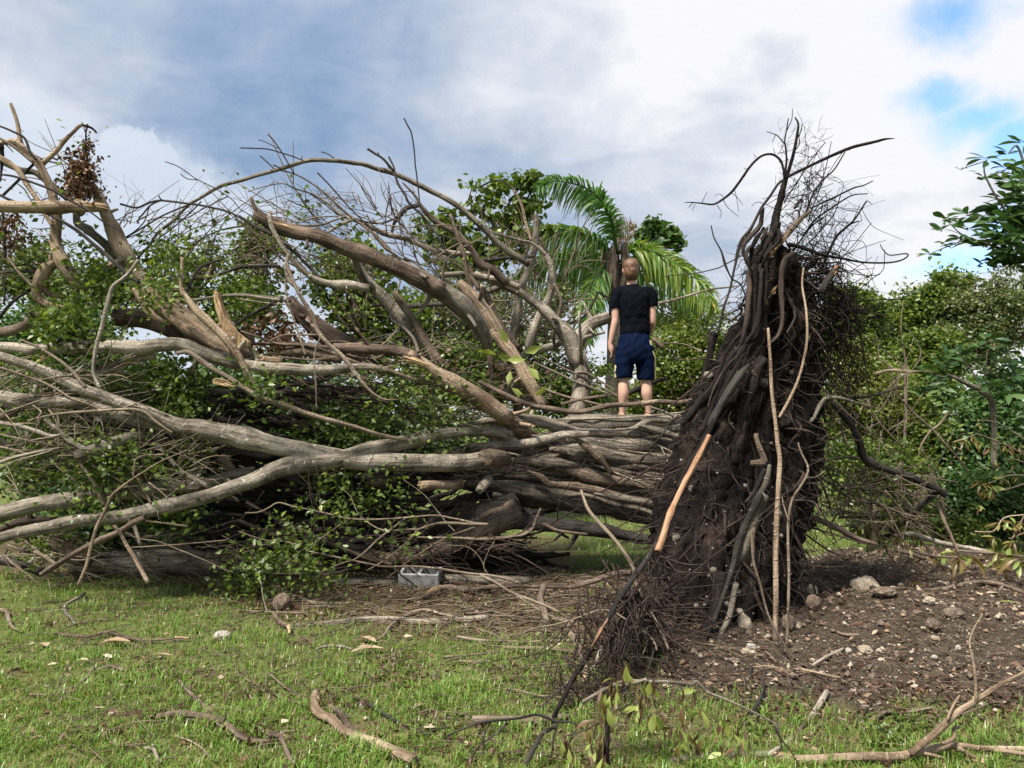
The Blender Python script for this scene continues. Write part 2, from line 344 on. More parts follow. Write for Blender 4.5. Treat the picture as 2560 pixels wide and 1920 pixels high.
def soil(x, y):
    x = np.asarray(x, float); y = np.asarray(y, float)
    w = 0.16 * psn(np.stack([x, y, x * 0], -1) * 2.4, 3) + 0.08 * psn(np.stack([x, y, x * 0], -1) * 7, 8)
    return np.clip((poly_sd(x, y, SOILP) + w) / 0.22 + 0.5, 0, 1)
LITP = np.array([G(*q)[:2] for q in [(880, 1430), (1250, 1425), (1700, 1440), (1720, 1700), (1620, 1900), (1500, 1960), (1380, 1760), (1560, 1640), (1250, 1590), (1050, 1590), (600, 1520), (500, 1450)]])
def litter(x, y):
    x = np.asarray(x, float); y = np.asarray(y, float); p = np.stack([x, y, x * 0], -1)
    w = 0.25 * psn(p * 2.1, 13) + 0.12 * psn(p * 6.3, 5)
    a = np.clip((poly_sd(x, y, LITP) + w) / 0.6 + 0.5, 0, 1)
    spots = np.clip((psn(p * 2.9, 21) * 0.6 + psn(p * 6.1, 31) * 0.6 - 0.33) * 2.4, 0, 0.8)
    under = np.clip((y - 8.15 - 0.15 * psn(p * 2, 1)) / 0.25, 0, 1) * np.clip((11.2 - y) / 0.6, 0, 1) * np.clip((1.1 - x) / 0.6, 0, 1)
    edge = np.clip(1 - np.abs(poly_sd(x, y, SOILP) + 0.35) / 0.55, 0, 1) * np.clip(0.6 + 0.7 * psn(p * 4.3, 2), 0, 1) * (x > 0.6) * 0.85
    return np.maximum(np.maximum(a, edge), np.maximum(spots, under * 0.9))

def axis(lo, hi, fine_lo, fine_hi, step):
    f = np.arange(fine_lo, fine_hi, step); a = fine_hi + np.geomspace(step * 2, hi - fine_hi, 26); b = fine_lo - np.geomspace(step * 2, fine_lo - lo, 26)[::-1]
    return np.concatenate([b, f, a])
gx, gy = axis(-1500, 1500, -6.5, 7.5, 0.055), axis(-60, 2500, 2.8, 12.5, 0.055)
XX, YY = np.meshgrid(gx, gy); ZZ = gz(XX, YY)
ac = Acc(); nx, ny = len(gx), len(gy)
i = (np.arange(ny - 1)[:, None] * nx + np.arange(nx - 1)[None, :]).ravel()
ac.add(np.stack([XX, YY, ZZ], -1).reshape(-1, 3), np.stack([i, i + 1, i + nx + 1, i + nx], 1))
m, t = mat_new('ground')
tcg = t.n('ShaderNodeNewGeometry').outputs['Position']
so_, li_ = attr(t, 'soilmask', 'Fac'), attr(t, 'littermask', 'Fac')
n1 = t.noise(tcg, 9, 6, 0.65); n2 = t.noise(tcg, 60, 5, 0.7)
nn_ = t.m('ADD', t.m('MULTIPLY', n1, 0.5), t.m('MULTIPLY', n2, 0.5))
turf = t.ramp(nn_, [(0.3, (0.052, 0.066, 0.02)), (0.5, (0.108, 0.138, 0.038)), (0.7, (0.20, 0.19, 0.08))])
lit = t.ramp(nn_, [(0.3, (0.045, 0.028, 0.02)), (0.5, (0.10, 0.066, 0.042)), (0.72, (0.21, 0.15, 0.095))])
dirt = t.ramp(nn_, [(0.32, (0.016, 0.012, 0.0105)), (0.5, (0.052, 0.0395, 0.028)), (0.72, (0.165, 0.132, 0.095))])
c = t.mix(t.m('MULTIPLY', li_, 0.9), turf, lit)
vor = t.n('ShaderNodeTexVoronoi'); t.set(vor.inputs['Vector'], tcg); vor.inputs['Scale'].default_value = 75
sp = t.m('MULTIPLY', t.rng(vor.outputs['Distance'], 0.18, 0.3, 1, 0), t.rng(t.noise(tcg, 5, 3, 0.6), 0.48, 0.6))
dirt = t.mix(t.m('MULTIPLY', sp, 0.65), dirt, (0.30, 0.25, 0.20, 1))
c = t.mix(so_, c, dirt)
finish(m, t, c, 0.95, t.m('ADD', n1, t.m('MULTIPLY', n2, 0.7)), 0.9, 0.03, 0.15)
ground = ac.build('ground', m, base=(0, 0, 0)); ground['kind'] = 'structure'
for nm, fn in (('soilmask', soil), ('littermask', litter)):
    a = ground.data.attributes.new(nm, 'FLOAT', 'POINT'); a.data.foreach_set('value', fn(XX, YY).astype(np.float32).ravel())

# grass: single blades, short and patchy
rs = np.random.RandomState(5)
def grass_patch(acc, n, x0, x1, y0, y1, h, w):
    u = rs.rand(n); y = y0 + (y1 - y0) * u ** 1.35; half = y * 0.72 + 0.9
    x = rs.uniform(-1, 1, n) * half
    ok = (x > x0) & (x < x1); x, y = x[ok], y[ok]
    p = np.stack([x, y, x * 0], -1)
    dens = np.clip(0.62 + 0.5 * psn(p * 3.1, 2) + 0.45 * psn(p * 11.3, 7) + 0.3 * psn(p * 21.0, 4), 0.06, 1) * (1 - soil(x, y)) * (1 - 0.80 * litter(x, y))
    strip = np.clip(1 - np.abs(poly_sd(x, y, SOILP)) / 0.4, 0, 1) * 0.3
    ok = rs.rand(len(x)) < dens * (1 - strip); x, y, p = x[ok], y[ok], p[ok]; n = len(x)
    z = gz(x, y) - 0.005
    lush = np.clip(0.45 + 0.45 * psn(p * 2.2, 17) + 0.4 * psn(p * 11.3, 7) + 0.2 * psn(p * 19, 3), 0, 1)
    hh = h * rs.uniform(0.4, 1.3, n) * (0.45 + 1.0 * lush)
    an = rs.rand(n) * 2 * PI; lean = rs.uniform(0.1, 1.1, n)
    dx, dy = np.cos(an), np.sin(an); sx, sy = -dy, dx; ww = w * rs.uniform(0.6, 1.2, n)
    b = np.stack([x, y, z], 1); sdv = np.stack([sx * ww, sy * ww, x * 0], 1) * 0.5
    mid = b + np.stack([dx * hh * lean * 0.3, dy * hh * lean * 0.3, hh * 0.6], 1)
    tip = b + np.stack([dx * hh * lean, dy * hh * lean, hh * (1.05 - 0.35 * lean)], 1)
    V = np.stack([b - sdv, b + sdv, mid + sdv * 0.85, mid - sdv * 0.85, tip], 1).reshape(-1, 3)
    k = np.arange(n)[:, None] * 5
    tint = np.clip(0.28 + 0.5 * lush + rs.normal(0, 0.2, n), 0, 1); tint = np.where(rs.rand(n) < 0.17, rs.rand(n) * 0.2, tint)
    acc.add(V, k + np.array([0, 1, 2, 3]), k + np.array([3, 2, 4]), None, np.repeat(tint, 5))
ga = Acc()
grass_patch(ga, 178000, -7, 7.5, 3.2, 9.2, 0.066, 0.0064)
grass_patch(ga, 48000, -6, 7, 3.2, 5.0, 0.07, 0.006)
go = ga.build('grass', M['grass'], base=(0, 0, 0), smooth=False); tag(go, 'short patchy lawn grass with dry blades in front of the fallen tree', 'grass', kind='stuff')
gb = Acc(); rs = np.random.RandomState(6)
grass_patch(gb, 45000, -3, 7.5, 9.2, 24, 0.10, 0.014)
go = gb.build('grass', M['grass'], base=(0, 0, 0), smooth=False); tag(go, 'sunlit grass beyond the fallen trunk, seen under it', 'grass', kind='stuff')
# ------------------------------------------------------------------ the fallen tree
TB = G(1500, 1440); TB[1] = 8.3
tree = thing('fallen_tree', 'huge uprooted fig tree lying on its side with bare tangled limbs', 'fallen tree', TB)
def wmat(k): return M[k]
def limb(crop, mat, d, w, s, parent=None, name=None, side=None, lump=0.07, lobes=0.0, twist=1.0, wig=None, acc=None, ragged=0.0, bow=0.0, sides=None):
    """one limb traced along its middle line; w widths, d distance (one value or one per point)"""
    pts = pp(s); k = CR[crop][2]
    dd = np.interp(np.linspace(0, 1, len(pts)), np.linspace(0, 1, len(d)), d) if hasattr(d, '__len__') else np.full(len(pts), float(d))
    dd = dd + bow * np.sin(np.linspace(0, PI, len(pts)))
    W3 = [P(*cv(crop, *q), e) for q, e in zip(pts, dd)]
    w = w if hasattr(w, '__len__') else (w,)
    ww = np.interp(np.linspace(0, 1, len(pts)), np.linspace(0, 1, len(w)), w) * k
    rad = np.maximum(ww * dd / FPX / 2, 0.0018)
    big = rad.max()
    if sides is None: sides = 14 if big > 0.06 else 10 if big > 0.03 else 7 if big > 0.012 else 5
    a = acc or Acc()
    if name == 'splinter':
        c_ = np.array(W3); ax = c_[-1] - c_[0]; L_ = np.linalg.norm(ax); R_ = max(rad)
        for q_ in range(9):
            o_ = RNG.normal(size=3) * R_ * 0.42; t0, t1 = RNG.uniform(-0.1, 0.45), RNG.uniform(0.6, 1.25); r_ = R_ * RNG.uniform(0.18, 0.42)
            cc = catmull(c_, 24); p0 = cc[int(max(t0, 0) * 23)] + o_; p1 = cc[int(min(t1, 1) * 23)] + o_ + ax * max(t1 - 1, 0); pm = (p0 + p1) / 2 + RNG.normal(size=3) * R_ * 0.12
            tube_geo(a, [p0, pm, p1], (r_ * 0.7, r_, r_ * 0.08), 4, n=6, lump=0.25)
        o = a.build(name, M[mat], parent or tree, smooth=False); return o
    if acc is None and big > 0.022 and parent is None and name is None:
        cc = catmull(np.array(W3), 40); rr = np.interp(np.linspace(0, 1, 40), np.linspace(0, 1, len(rad)), rad)
        for q_ in range(RNG.randint(1, 5)):
            i_ = RNG.randint(4, 36); dr_ = RNG.normal(size=3); tg_ = cc[i_ + 1] - cc[i_]; tg_ /= np.linalg.norm(tg_); dr_ -= tg_ * (dr_ @ tg_); dr_ /= np.linalg.norm(dr_); dr_ = dr_ + tg_ * RNG.normal() * 0.6
            L_ = rr[i_] * RNG.uniform(1.5, 4.5); r_ = min(rr[i_] * RNG.uniform(0.14, 0.34), 0.02)
            tube_geo(a, [cc[i_], cc[i_] + dr_ * L_ * 0.6, cc[i_] + dr_ * L_ + RNG.normal(size=3) * r_], (r_ * 1.8, r_, r_ * 0.8), 6, n=6, lump=0.15, ragged=0.5)
    tube_geo(a, W3, rad, sides, knots=(int(RNG.randint(2, 6)) if big > 0.022 else 0), lump=lump, lobes=lobes, twist=twist, wig=(min(0.35 * big, 0.012) if wig is None else wig), ragged=ragged)
    if acc is not None: return None
    if name is None: name = 'limb' if big > 0.04 else 'branch' if big > 0.011 else 'twig'
    o = a.build(name, M[mat], parent or tree)
    LIMBS.append((np.array(W3), rad, o)); return o
LIMBS = []

# trunk: a core wrapped in ropey fused stems
limb('G', 'trunk', 8.58, (150, 300, 460, 600, 700, 770, 800), "-350,1110 -50,1120 350,1140 750,1172 1100,1195 1400,1212 1700,1212", name='trunk', lobes=0.045, lump=0.05, sides=56, twist=0.25)
TXS, TYC, TR = [-350, -50, 350, 750, 1100, 1400, 1700], [1110, 1120, 1140, 1172, 1195, 1212, 1212], [75, 150, 230, 300, 350, 385, 400]
def on_trunk(s, lift=0.02, crop_dx=0):
    out = []
    for x, y in pp(s):
        R_ = np.interp(x, TXS, TR); h_ = np.clip((y - np.interp(x, TXS, TYC)) / R_, -0.97, 0.97); out.append(8.58 - R_ * .31645 * 8.4 / FPX * math.sqrt(1 - h_ * h_) - lift)
    return out
for s, mt, d, w in [
    ("-120,830 200,780 450,800 650,850 800,895 1000,900 1300,890 1600,850", 'lich', 8.02, (60, 90, 100, 85, 62, 60, 66)),
    ("500,850 750,830 1000,825 1300,815 1580,800", 'grey', 8.3, (70, 130, 150, 140, 120)),
    ("30,1000 150,985 350,970 550,940 700,910 860,900", 'pale', 7.78, (110, 84, 78, 68, 60, 50)),
    ("700,940 850,960 1000,980 1200,1000 1450,985 1680,1010", 'grey', 8.02, (80, 105, 115, 110, 110, 100)),
    ("740,930 800,970 880,1040 960,1110 1050,1220", 'brown', 7.82, (60, 52, 50, 48, 40)),
    ("550,1020 800,1050 1000,1080 1300,1100 1650,1120", 'dark', 8.0, (110, 130, 140, 130, 120)),
    ("380,1190 480,1240 540,1290 600,1300 700,1310 900,1350 1200,1420 1500,1470", 'brown', 7.85, (60, 60, 55, 50, 60, 62, 70)),
    ("600,1180 800,1210 1000,1260 1300,1300 1580,1370", 'brown', 7.95, (80, 95, 95, 90, 90)),
    ("-100,1290 300,1330 600,1400 900,1450 1200,1520 1480,1590", 'dark', 8.02, (130, 130, 140, 130, 120, 110)),
    ("100,1380 400,1410 700,1440 1000,1480 1250,1550 1480,1610", 'dark', 8.2, (120, 130, 130, 120, 110, 100)),
    ("1150,860 1250,840 1350,790 1500,800", 'grey', 7.95, (30, 50, 50, 40)),
    ("1250,830 1400,880 1550,930 1680,990", 'grey', 7.9, (50, 60, 55, 50)),
    ("200,1100 500,1130 800,1150 1100,1200 1500,1260", 'dark', 8.02, (70, 90, 90, 80, 70)),
    ("900,1370 1100,1400 1300,1440 1520,1500", 'grey', 7.8, (40, 50, 45, 40)),
]: limb('G', {'dark': 'trunk'}.get(mt, mt), [min(a_, d + 0.12) for a_ in on_trunk(s, 0.0)], (w[0] * 0.3,) + tuple(w[1:]), s, name='stem', lobes=0.06, lump=0.1, twist=1.0)
for q_ in range(26):                      # ropey ribs fused into the trunk
    y0 = RNG.uniform(830, 1540); x0 = RNG.uniform(150, 700); y1 = 1180 + (y0 - 1170) * RNG.uniform(0.95, 1.35); s = f"{x0},{1150 + (y0 - 1170) * 0.55} {x0 + 300},{1160 + (y0 - 1170) * 0.8 + RNG.normal() * 15} {x0 + 650},{y0 + RNG.normal() * 20} 1640,{y1}"
    limb('G', ('trunk', 'trunk', 'grey', 'brown')[q_ % 4], on_trunk(s, 0.0), [RNG.uniform(20, 40), RNG.uniform(40, 80), RNG.uniform(40, 80), RNG.uniform(30, 70)], s, name='rib', lobes=0.08, lump=0.12, wig=0.02)
# broken stub with its torn round end
limb('G', 'brown', (7.75, 7.55, 7.45), (130, 140, 135), "190,1100 100,1090 45,1085", name='broken_stub', ragged=0.2, sides=18, lump=0.08)
limb('J', 'tan', (7.7, 7.45), (80, 75), "1750,345 1430,360", name='broken_stub', ragged=0.4); limb('J', 'wood', (7.5, 7.42), (74, 66), "1470,357 1415,362", name='splinter', ragged=0.6)
limb('J', 'pale', (7.7, 7.5), (90, 60), "1960,300 1890,400", name='broken_stub', ragged=0.3)
limb('J', 'brown', (7.7, 7.6), (60, 90), "1180,300 1030,350", name='broken_stub', ragged=0.3)
# aerial roots stretched along the trunk
for s, w in [("0,740 300,880 600,1010 900,1140 1100,1220 1400,1330 1540,1385", 17), ("270,900 600,930 900,980 1200,1040 1520,1085", 15), ("220,1050 450,1100 600,1140 760,1180", 19),
             ("860,1190 1100,1270 1350,1340 1540,1390", 15), ("340,1120 370,1150 440,1165 520,1155 600,1170 700,1178 740,1192 800,1172 860,1178 900,1160 980,1165", 10),
             ("810,1180 880,1250 930,1330 960,1400 985,1560 1010,1660", 11), ("1430,1000 1480,1120 1530,1250 1540,1370", 14), ("1100,1280 1300,1260 1500,1258", 12),
             ("950,870 1050,895 1130,880 1200,905 1260,930 1350,970 1450,1010 1620,1100", 13), ("1020,1240 1150,1180 1280,1090 1370,1020", 8), ("150,1040 300,1100 420,1050 600,990", 8),
             ("-100,760 200,800 500,790 800,780 1200,770 1600,730", 14), ("250,830 500,800 800,790 1100,775 1500,740", 11), ("1180,1150 1320,1210 1480,1240 1560,1290", 10), ("900,1440 1100,1440 1350,1500", 12)]:
    limb('G', 'pale' if w > 10 else 'root', [min(a_, 8.3) for a_ in on_trunk(s, 0.09)], w, s, name='aerial_root', wig=0.004)
# lower hub: stem that dives to the lawn, with the thick low root to the right
limb('J', 'brown', (7.9, 7.75, 7.8, 7.9, 8.0), (60, 75, 95, 120, 170, 220), "650,790 850,850 1000,890 1150,930 1250,930 1350,910 1500,880 1650,830 1800,760 2000,660 2200,560", lobes=0.07, lump=0.09)
limb('J', 'dark', (8.1, 8.1), (180, 260, 250), "1500,700 1800,640 2200,520", lobes=0.07, lump=0.08)
limb('K', 'dark', 8.0, (170, 100, 90, 85, 70), "200,620 450,660 700,690 1000,720 1200,760 1420,800", lobes=0.06)
limb('K', 'brown', 7.7, (16, 26, 30, 24), "480,540 440,630 410,700 330,750 150,775 0,780 -200,775", name='root'); limb('K', 'brown', 7.75, (30, 26, 20), "480,650 620,720 850,745", name='root')

# pale limbs running to the left
limb('S', 'pale', (7.2, 7.2, 7.3, 7.4, 7.5), [.31645 * w_ for w_ in (88, 82, 88, 95, 100, 106, 110, 112, 112, 112, 112, 110, 106, 100, 95, 86, 76, 60, 44)], J2(('E', "-40,690 100,690 250,712 450,690 700,690 900,690 1100,692 1300,672 1450,682 1600,742 1800,802 2000,840"), ('F', "250,858 400,866 600,868 800,858 980,842 1120,856")), lobes=0.02)
limb('F', 'stick', (7.45, 7.6), (42, 34, 28, 20), "1050,850 1150,870 1300,920 1450,960 1660,1012")
limb('E', 'pale', 7.35, (74, 66, 60), "640,955 800,880 1000,812 1220,755")
limb('S', 'stick', (6.95, 7.0, 7.5), [.31645 * w_ for w_ in (30, 40, 42, 44, 42, 38, 34, 30)], J2(('E', "1400,735 1470,725 1530,750 1650,840 1800,930 1950,1030 2080,1100"), ('F', "350,1150 560,1220 800,1290 1000,1350 1150,1390 1320,1425")))
limb('S', 'pale', (6.85, 7.0, 7.2, 7.4, 7.6), [.31645 * w_ for w_ in (72, 76, 82, 90, 96, 100, 112, 128, 142, 152, 158, 150, 145, 142, 148, 145, 138, 130)], J2(('E', "-40,750 150,810 300,860 450,930 620,1010 800,1080 1000,1150 1150,1200 1300,1260 1450,1320 1600,1340 1800,1372"), ('F', "100,1422 250,1458 400,1490 600,1535 800,1565 1000,1590 1200,1595 1500,1600 1800,1600 1960,1560")), lobes=0.035, twist=1.2)
limb('E', 'pale', (7.1, 7.2), (100, 110, 90, 82, 84, 100, 112, 130), "-40,1075 150,1112 300,1132 500,1122 700,1152 850,1202 1000,1242 1200,1282 1420,1330", lobes=0.02)
limb('E', 'stick', 6.6, (16, 20, 25, 26, 22, 18), "220,1270 400,1228 600,1200 900,1185 1040,1180 1150,1205 1210,1260 1280,1312 1360,1365")
limb('E', 'pale', 6.5, (28, 35, 35, 34, 32, 30, 26), "1090,0 1030,90 970,150 890,212 850,322 820,430 800,540 760,700 740,850 750,920 790,1012")
limb('E', 'stick', 6.75, (16, 22, 26, 30, 34), "160,630 300,690 450,780 560,870 640,970 675,1005")
limb('E', 'stick', 6.7, (18, 20, 20, 16), "-20,842 180,910 350,970 480,1040 560,1090 700,1140 810,1192")
limb('E', 'pale', 6.8, (36, 36, 38, 30), "-20,1285 150,1312 300,1352 400,1392 490,1380"); limb('E', 'grey', 6.8, (26, 36, 46, 42), "350,1260 470,1350 560,1432 690,1505")
limb('E', 'grey', (6.75, 7.2), (100, 88, 72, 55), "605,1560 760,1500 900,1440 1050,1392 1220,1380", ragged=0.2)
limb('E', 'stick', 6.8, 18, "455,1210 470,1330"); limb('E', 'stick', 6.8, 12, "590,1295 592,1425")
limb('E', 'stick', 6.7, 14, "-10,1375 200,1420 420,1465"); limb('E', 'stick', 6.75, (22, 18), "-10,1475 100,1500 230,1535")
limb('E', 'pale', 6.7, (30, 24, 14), "-20,1605 150,1552 350,1502 490,1482"); limb('E', 'pale', 6.6, (12, 10), "-10,1650 120,1590 260,1550 420,1500")
limb('E', 'stick', 6.8, (20, 12), "-10,960 40,1010 110,1045"); limb('E', 'brown', 7.0, (70, 60, 40), "-30,1245 60,1215 180,1175")
limb('E', 'stick', 6.9, (10, 8), "20,1030 150,980 300,925"); limb('E', 'stick', 6.9, 9, "400,860 560,910 720,960 900,1110")
# lichen-spotted limbs at the bottom left
limb('I', 'lich', (7.2, 7.4), (135, 128, 118, 112, 112, 118, 112, 100, 88, 72), "-40,595 150,542 300,505 500,482 700,455 850,425 1000,412 1200,392 1400,372 1600,348 1800,290 2010,240")
limb('S', 'lich', (6.75, 6.9, 7.0, 7.3, 7.6, 7.9), [.31645 * w_ for w_ in (85, 98, 102, 100, 108, 116, 112, 110, 114, 122, 138, 152, 154, 140, 124, 110, 98, 90, 84, 80)], J2(('I', "-40,785 200,722 400,682 600,642 850,622 1050,585 1200,552 1400,505 1600,452 1800,392 2000,322"), ('J', "300,235 450,198 600,175 800,145 1000,85 1200,40"), ('F', "1420,1408 1550,1382 1750,1362 1950,1355 2150,1380")), lobes=0.03, twist=1.3)
limb('I', 'brown', 6.5, (38, 45, 46, 50, 40), "320,1065 450,980 650,870 900,742 1050,650 1140,612", ragged=0.3)
limb('I', 'tan', 6.3, (24, 26, 26, 25, 20, 14), "618,1148 680,1000 710,870 760,700 830,560 880,440 960,370 1060,300 1110,265"); limb('I', 'stick', 6.3, (14, 14, 12), "1050,300 1062,200 1075,150 1150,120 1300,114")
limb('I', 'stick', 6.4, (14, 12), "1080,290 1250,182 1380,120 1480,80"); limb('I', 'tan', 6.4, (36, 32, 26, 22), "1172,1128 1080,960 1000,830 940,720 898,676")
limb('I', 'tan', 6.9, (26, 32, 34), "560,85 640,190 730,320 780,420 825,515"); limb('I', 'stick', 6.9, (18, 22), "1075,285 1130,380 1195,505")
limb('I', 'grey', 7.0, (28, 34, 40, 32), "1240,40 1340,150 1430,250 1500,290 1660,375"); limb('I', 'stick', 6.8, 12, "1175,335 1260,400 1330,465")
limb('I', 'lich', 8.25, (50, 62, 60, 50), "650,925 1000,905 1300,902 1600,912 1900,905")
limb('I', 'lich', 8.15, (110, 130, 135, 140, 120), "560,1000 800,1000 1100,995 1400,995 1700,990 2000,985 2300,1000")
limb('I', 'dark', 7.9, (80, 66, 60), "-40,940 150,980 330,1050"); limb('I', 'stick', 7.4, (16, 20), "60,830 230,890"); limb('I', 'stick', 7.2, (26, 32), "270,880 350,920 440,985"); limb('I', 'stick', 7.2, (10, 12), "-10,925 150,902 330,915")
limb('I', 'twig', 6.7, (9, 10, 10), "990,735 1100,780 1250,802 1400,862 1600,942 1825,1047"); limb('I', 'brown', 7.9, (70, 85, 80), "1750,120 1800,200 1860,280")
limb('I', 'brown', 7.9, (120, 90), "420,800 560,880 720,960"); limb('I', 'root', 7.6, (40, 60, 40), "-20,720 200,640 440,622"); limb('I', 'twig', 6.9, (14, 10), "395,140 450,210 560,290 690,360")
limb('I', 'twig', 6.9, 14, "1150,640 1320,660 1480,680"); limb('I', 'twig', 6.8, 12, "1040,850 1200,840 1480,820 1700,800 1800,790")
# middle left: broken trunk-like limbs
limb('A', 'tan', (7.0, 7.4), (92, 96, 98, 84, 66), "-40,1000 200,1002 450,1002 650,1005 840,1008", ragged=0.3)
limb('A', 'wood', 7.28, (16, 34, 40, 12), "620,962 680,985 760,990 830,1000", name='splinter'); limb('A', 'wood', 7.3, (24, 10), "575,968 600,945 650,938", name='splinter')
limb('A', 'tan', (7.65, 7.7), (118, 116, 98, 78), "1040,1470 960,1320 900,1190 840,1060 770,890", ragged=0.7, lump=0.09)
limb('A', 'wood', 7.58, (40, 56, 20), "770,1000 775,900 740,868", name='splinter', ragged=0.6); limb('A', 'wood', 7.58, (10, 16), "715,905 770,915", name='splinter')
limb('E', 'tan', (7.7, 7.65, 7.55), (118, 145, 165, 180, 190, 130), "1000,20 1130,170 1250,300 1400,440 1550,560 1700,670 1880,770 2000,830", lobes=0.07, twist=0.8)
limb('E', 'tan', 7.45, (50, 62, 66, 60, 50), "1200,330 1330,440 1500,560 1700,680 1900,745 2050,775 2230,800"); limb('E', 'tan', 7.5, (46, 54, 52, 44), "1060,225 1120,330 1200,432 1350,500")
limb('E', 'brown', 7.5, (44, 52, 50), "1450,560 1600,640 1780,730 1980,800"); limb('E', 'tan', 7.5, (40, 50, 46, 40), "1240,350 1300,430 1420,520 1600,660")
limb('E', 'red', (7.9, 7.8), (150, 150, 150, 130, 100), "920,450 1100,458 1300,505 1450,585 1600,680 1800,770")
limb('E', 'tan', 7.15, (40, 52, 62, 70, 60, 46, 38), "1430,225 1460,290 1550,400 1700,540 1820,660 1900,790 1950,900 2010,1010"); limb('E', 'tan', 7.15, (26, 30), "1440,-20 1436,90 1430,200 1440,260"); limb('E', 'stick', 7.1, 26, "1925,850 1945,920 1975,1025")
# standing splinter
sa = Acc(); q = [P(*cv('E', *p_), 7.3) for p_ in [(1688, 238), (1715, 255), (1735, 330), (1800, 470), (1860, 560), (1960, 640), (1955, 680), (1840, 690), (1760, 560), (1705, 400), (1690, 310)]]
q = np.array(q); qb = q + np.array([0, 0.09, 0]); n_ = len(q); cf, cb = q.mean(0) - [0, 0.05, 0], qb.mean(0)
V_ = np.vstack([q, qb, cf, cb]); jj = np.arange(n_); j2 = (jj + 1) % n_
sa.add(V_, np.stack([jj, jj + n_, j2 + n_, j2], 1), np.vstack([np.stack([np.full(n_, 2 * n_), jj, j2], 1), np.stack([np.full(n_, 2 * n_ + 1), j2 + n_, jj + n_], 1)]), V_ * [1, 1, 1])
sa.build('splinter', M['wood'], tree, smooth=False)
limb('E', 'wood', 7.28, (20, 36, 30), "1700,300 1740,420 1800,560 1850,660", name='splinter'); limb('E', 'wood', 7.1, (30, 40), "335,750 340,800", name='splinter'); limb('E', 'wood', 7.1, (30, 24), "300,990 270,1060", name='splinter')
limb('E', 'wood', 7.3, (20, 50, 50, 20), "1680,960 1740,965 1790,985 1840,990", name='splinter'); limb('F', 'wood', 7.36, (20, 50, 60, 20), "1290,770 1340,785 1420,805 1490,830", name='splinter'); limb('F', 'wood', 7.3, (20, 30), "-10,610 50,680", name='splinter')
# upper left tan tree-like limb
limb('A', 'tan', (7.4, 7.5), (50, 54, 60, 62, 74, 88, 92, 84), "120,500 250,600 320,690 370,790 420,920 450,1100 440,1300 520,1480 650,1670")
limb('A', 'tan', 7.4, (34, 44, 50), "-30,500 60,495 140,505 200,555"); limb('A', 'tan', 7.4, (24, 30, 38), "85,185 120,280 145,390 165,500", ragged=0.6)
limb('A', 'tan', 7.45, (46, 36, 30, 26), "340,660 400,610 470,540 500,490 560,430 620,370 655,350"); limb('A', 'black', 7.45, (22, 18, 14), "650,355 710,370 745,395 762,418")
limb('A', 'grey', 7.6, (44, 48, 56, 60), "-30,630 150,702 300,742 430,850 560,960 650,1060"); limb('A', 'grey', 7.75, (48, 60, 66, 70), "600,1050 615,1130 700,1190 760,1235 880,1350 1000,1485 1220,1610", lump=0.1)
limb('A', 'dark', 7.3, (15, 18, 22, 18), "-20,358 80,395 190,455 240,570 285,630"); limb('A', 'brown', 7.3, (20, 22, 26), "-20,450 60,500 150,560 260,650")
limb('A', 'dark', 7.1, (16, 20, 20, 17, 14, 10), "-20,745 100,760 200,792 400,862 560,955 700,1032 830,1130 960,1185"); limb('A', 'dark', 7.15, (20, 24, 26, 28, 32, 34), "-20,900 60,940 180,992 350,1042 480,1112 600,1182 700,1262 850,1392 1000,1530 1100,1600")
limb('A', 'dark', 7.5, (22, 22, 18, 14), "20,915 150,790 260,672 330,630 400,612 455,632"); limb('A', 'tan', 7.35, (40, 42, 40, 34, 28), "-20,600 130,702 220,832 300,952 370,1082 410,1150")
limb('A', 'dark', 7.3, (10, 12, 8), "140,820 200,870 240,945"); limb('A', 'black', 7.4, (44, 40, 10), "-20,540 10,540 20,620 5,800"); limb('A', 'black', 7.5, (12, 14, 10, 8), "690,375 680,420 680,520 690,660 720,770 745,845")
limb('A', 'dark', 7.4, (20, 26), "20,1050 35,1180 40,1400")
limb('E', 'tan', (7.5, 7.6), (62, 84, 92, 76, 64, 52, 40), "440,20 390,40 340,90 300,175 290,262 330,332 420,372 620,395", lump=0.1); limb('E', 'tan', 7.5, (26, 34), "395,-40 400,30", ragged=0.5); limb('E', 'tan', 7.6, (44, 42, 36), "325,215 400,270 500,292")
limb('E', 'dark', 7.6, (26, 26), "-10,100 150,95 320,88"); limb('E', 'brown', 7.6, (76, 84, 80), "-30,575 120,550 220,502 310,440"); limb('E', 'dark', 7.6, (28, 26, 18), "-10,460 100,330 260,215"); limb('E', 'dark', 7.6, 18, "20,120 35,240 30,350"); limb('E', 'stick', 7.4, (20, 24, 16), "60,-20 160,110 260,210")
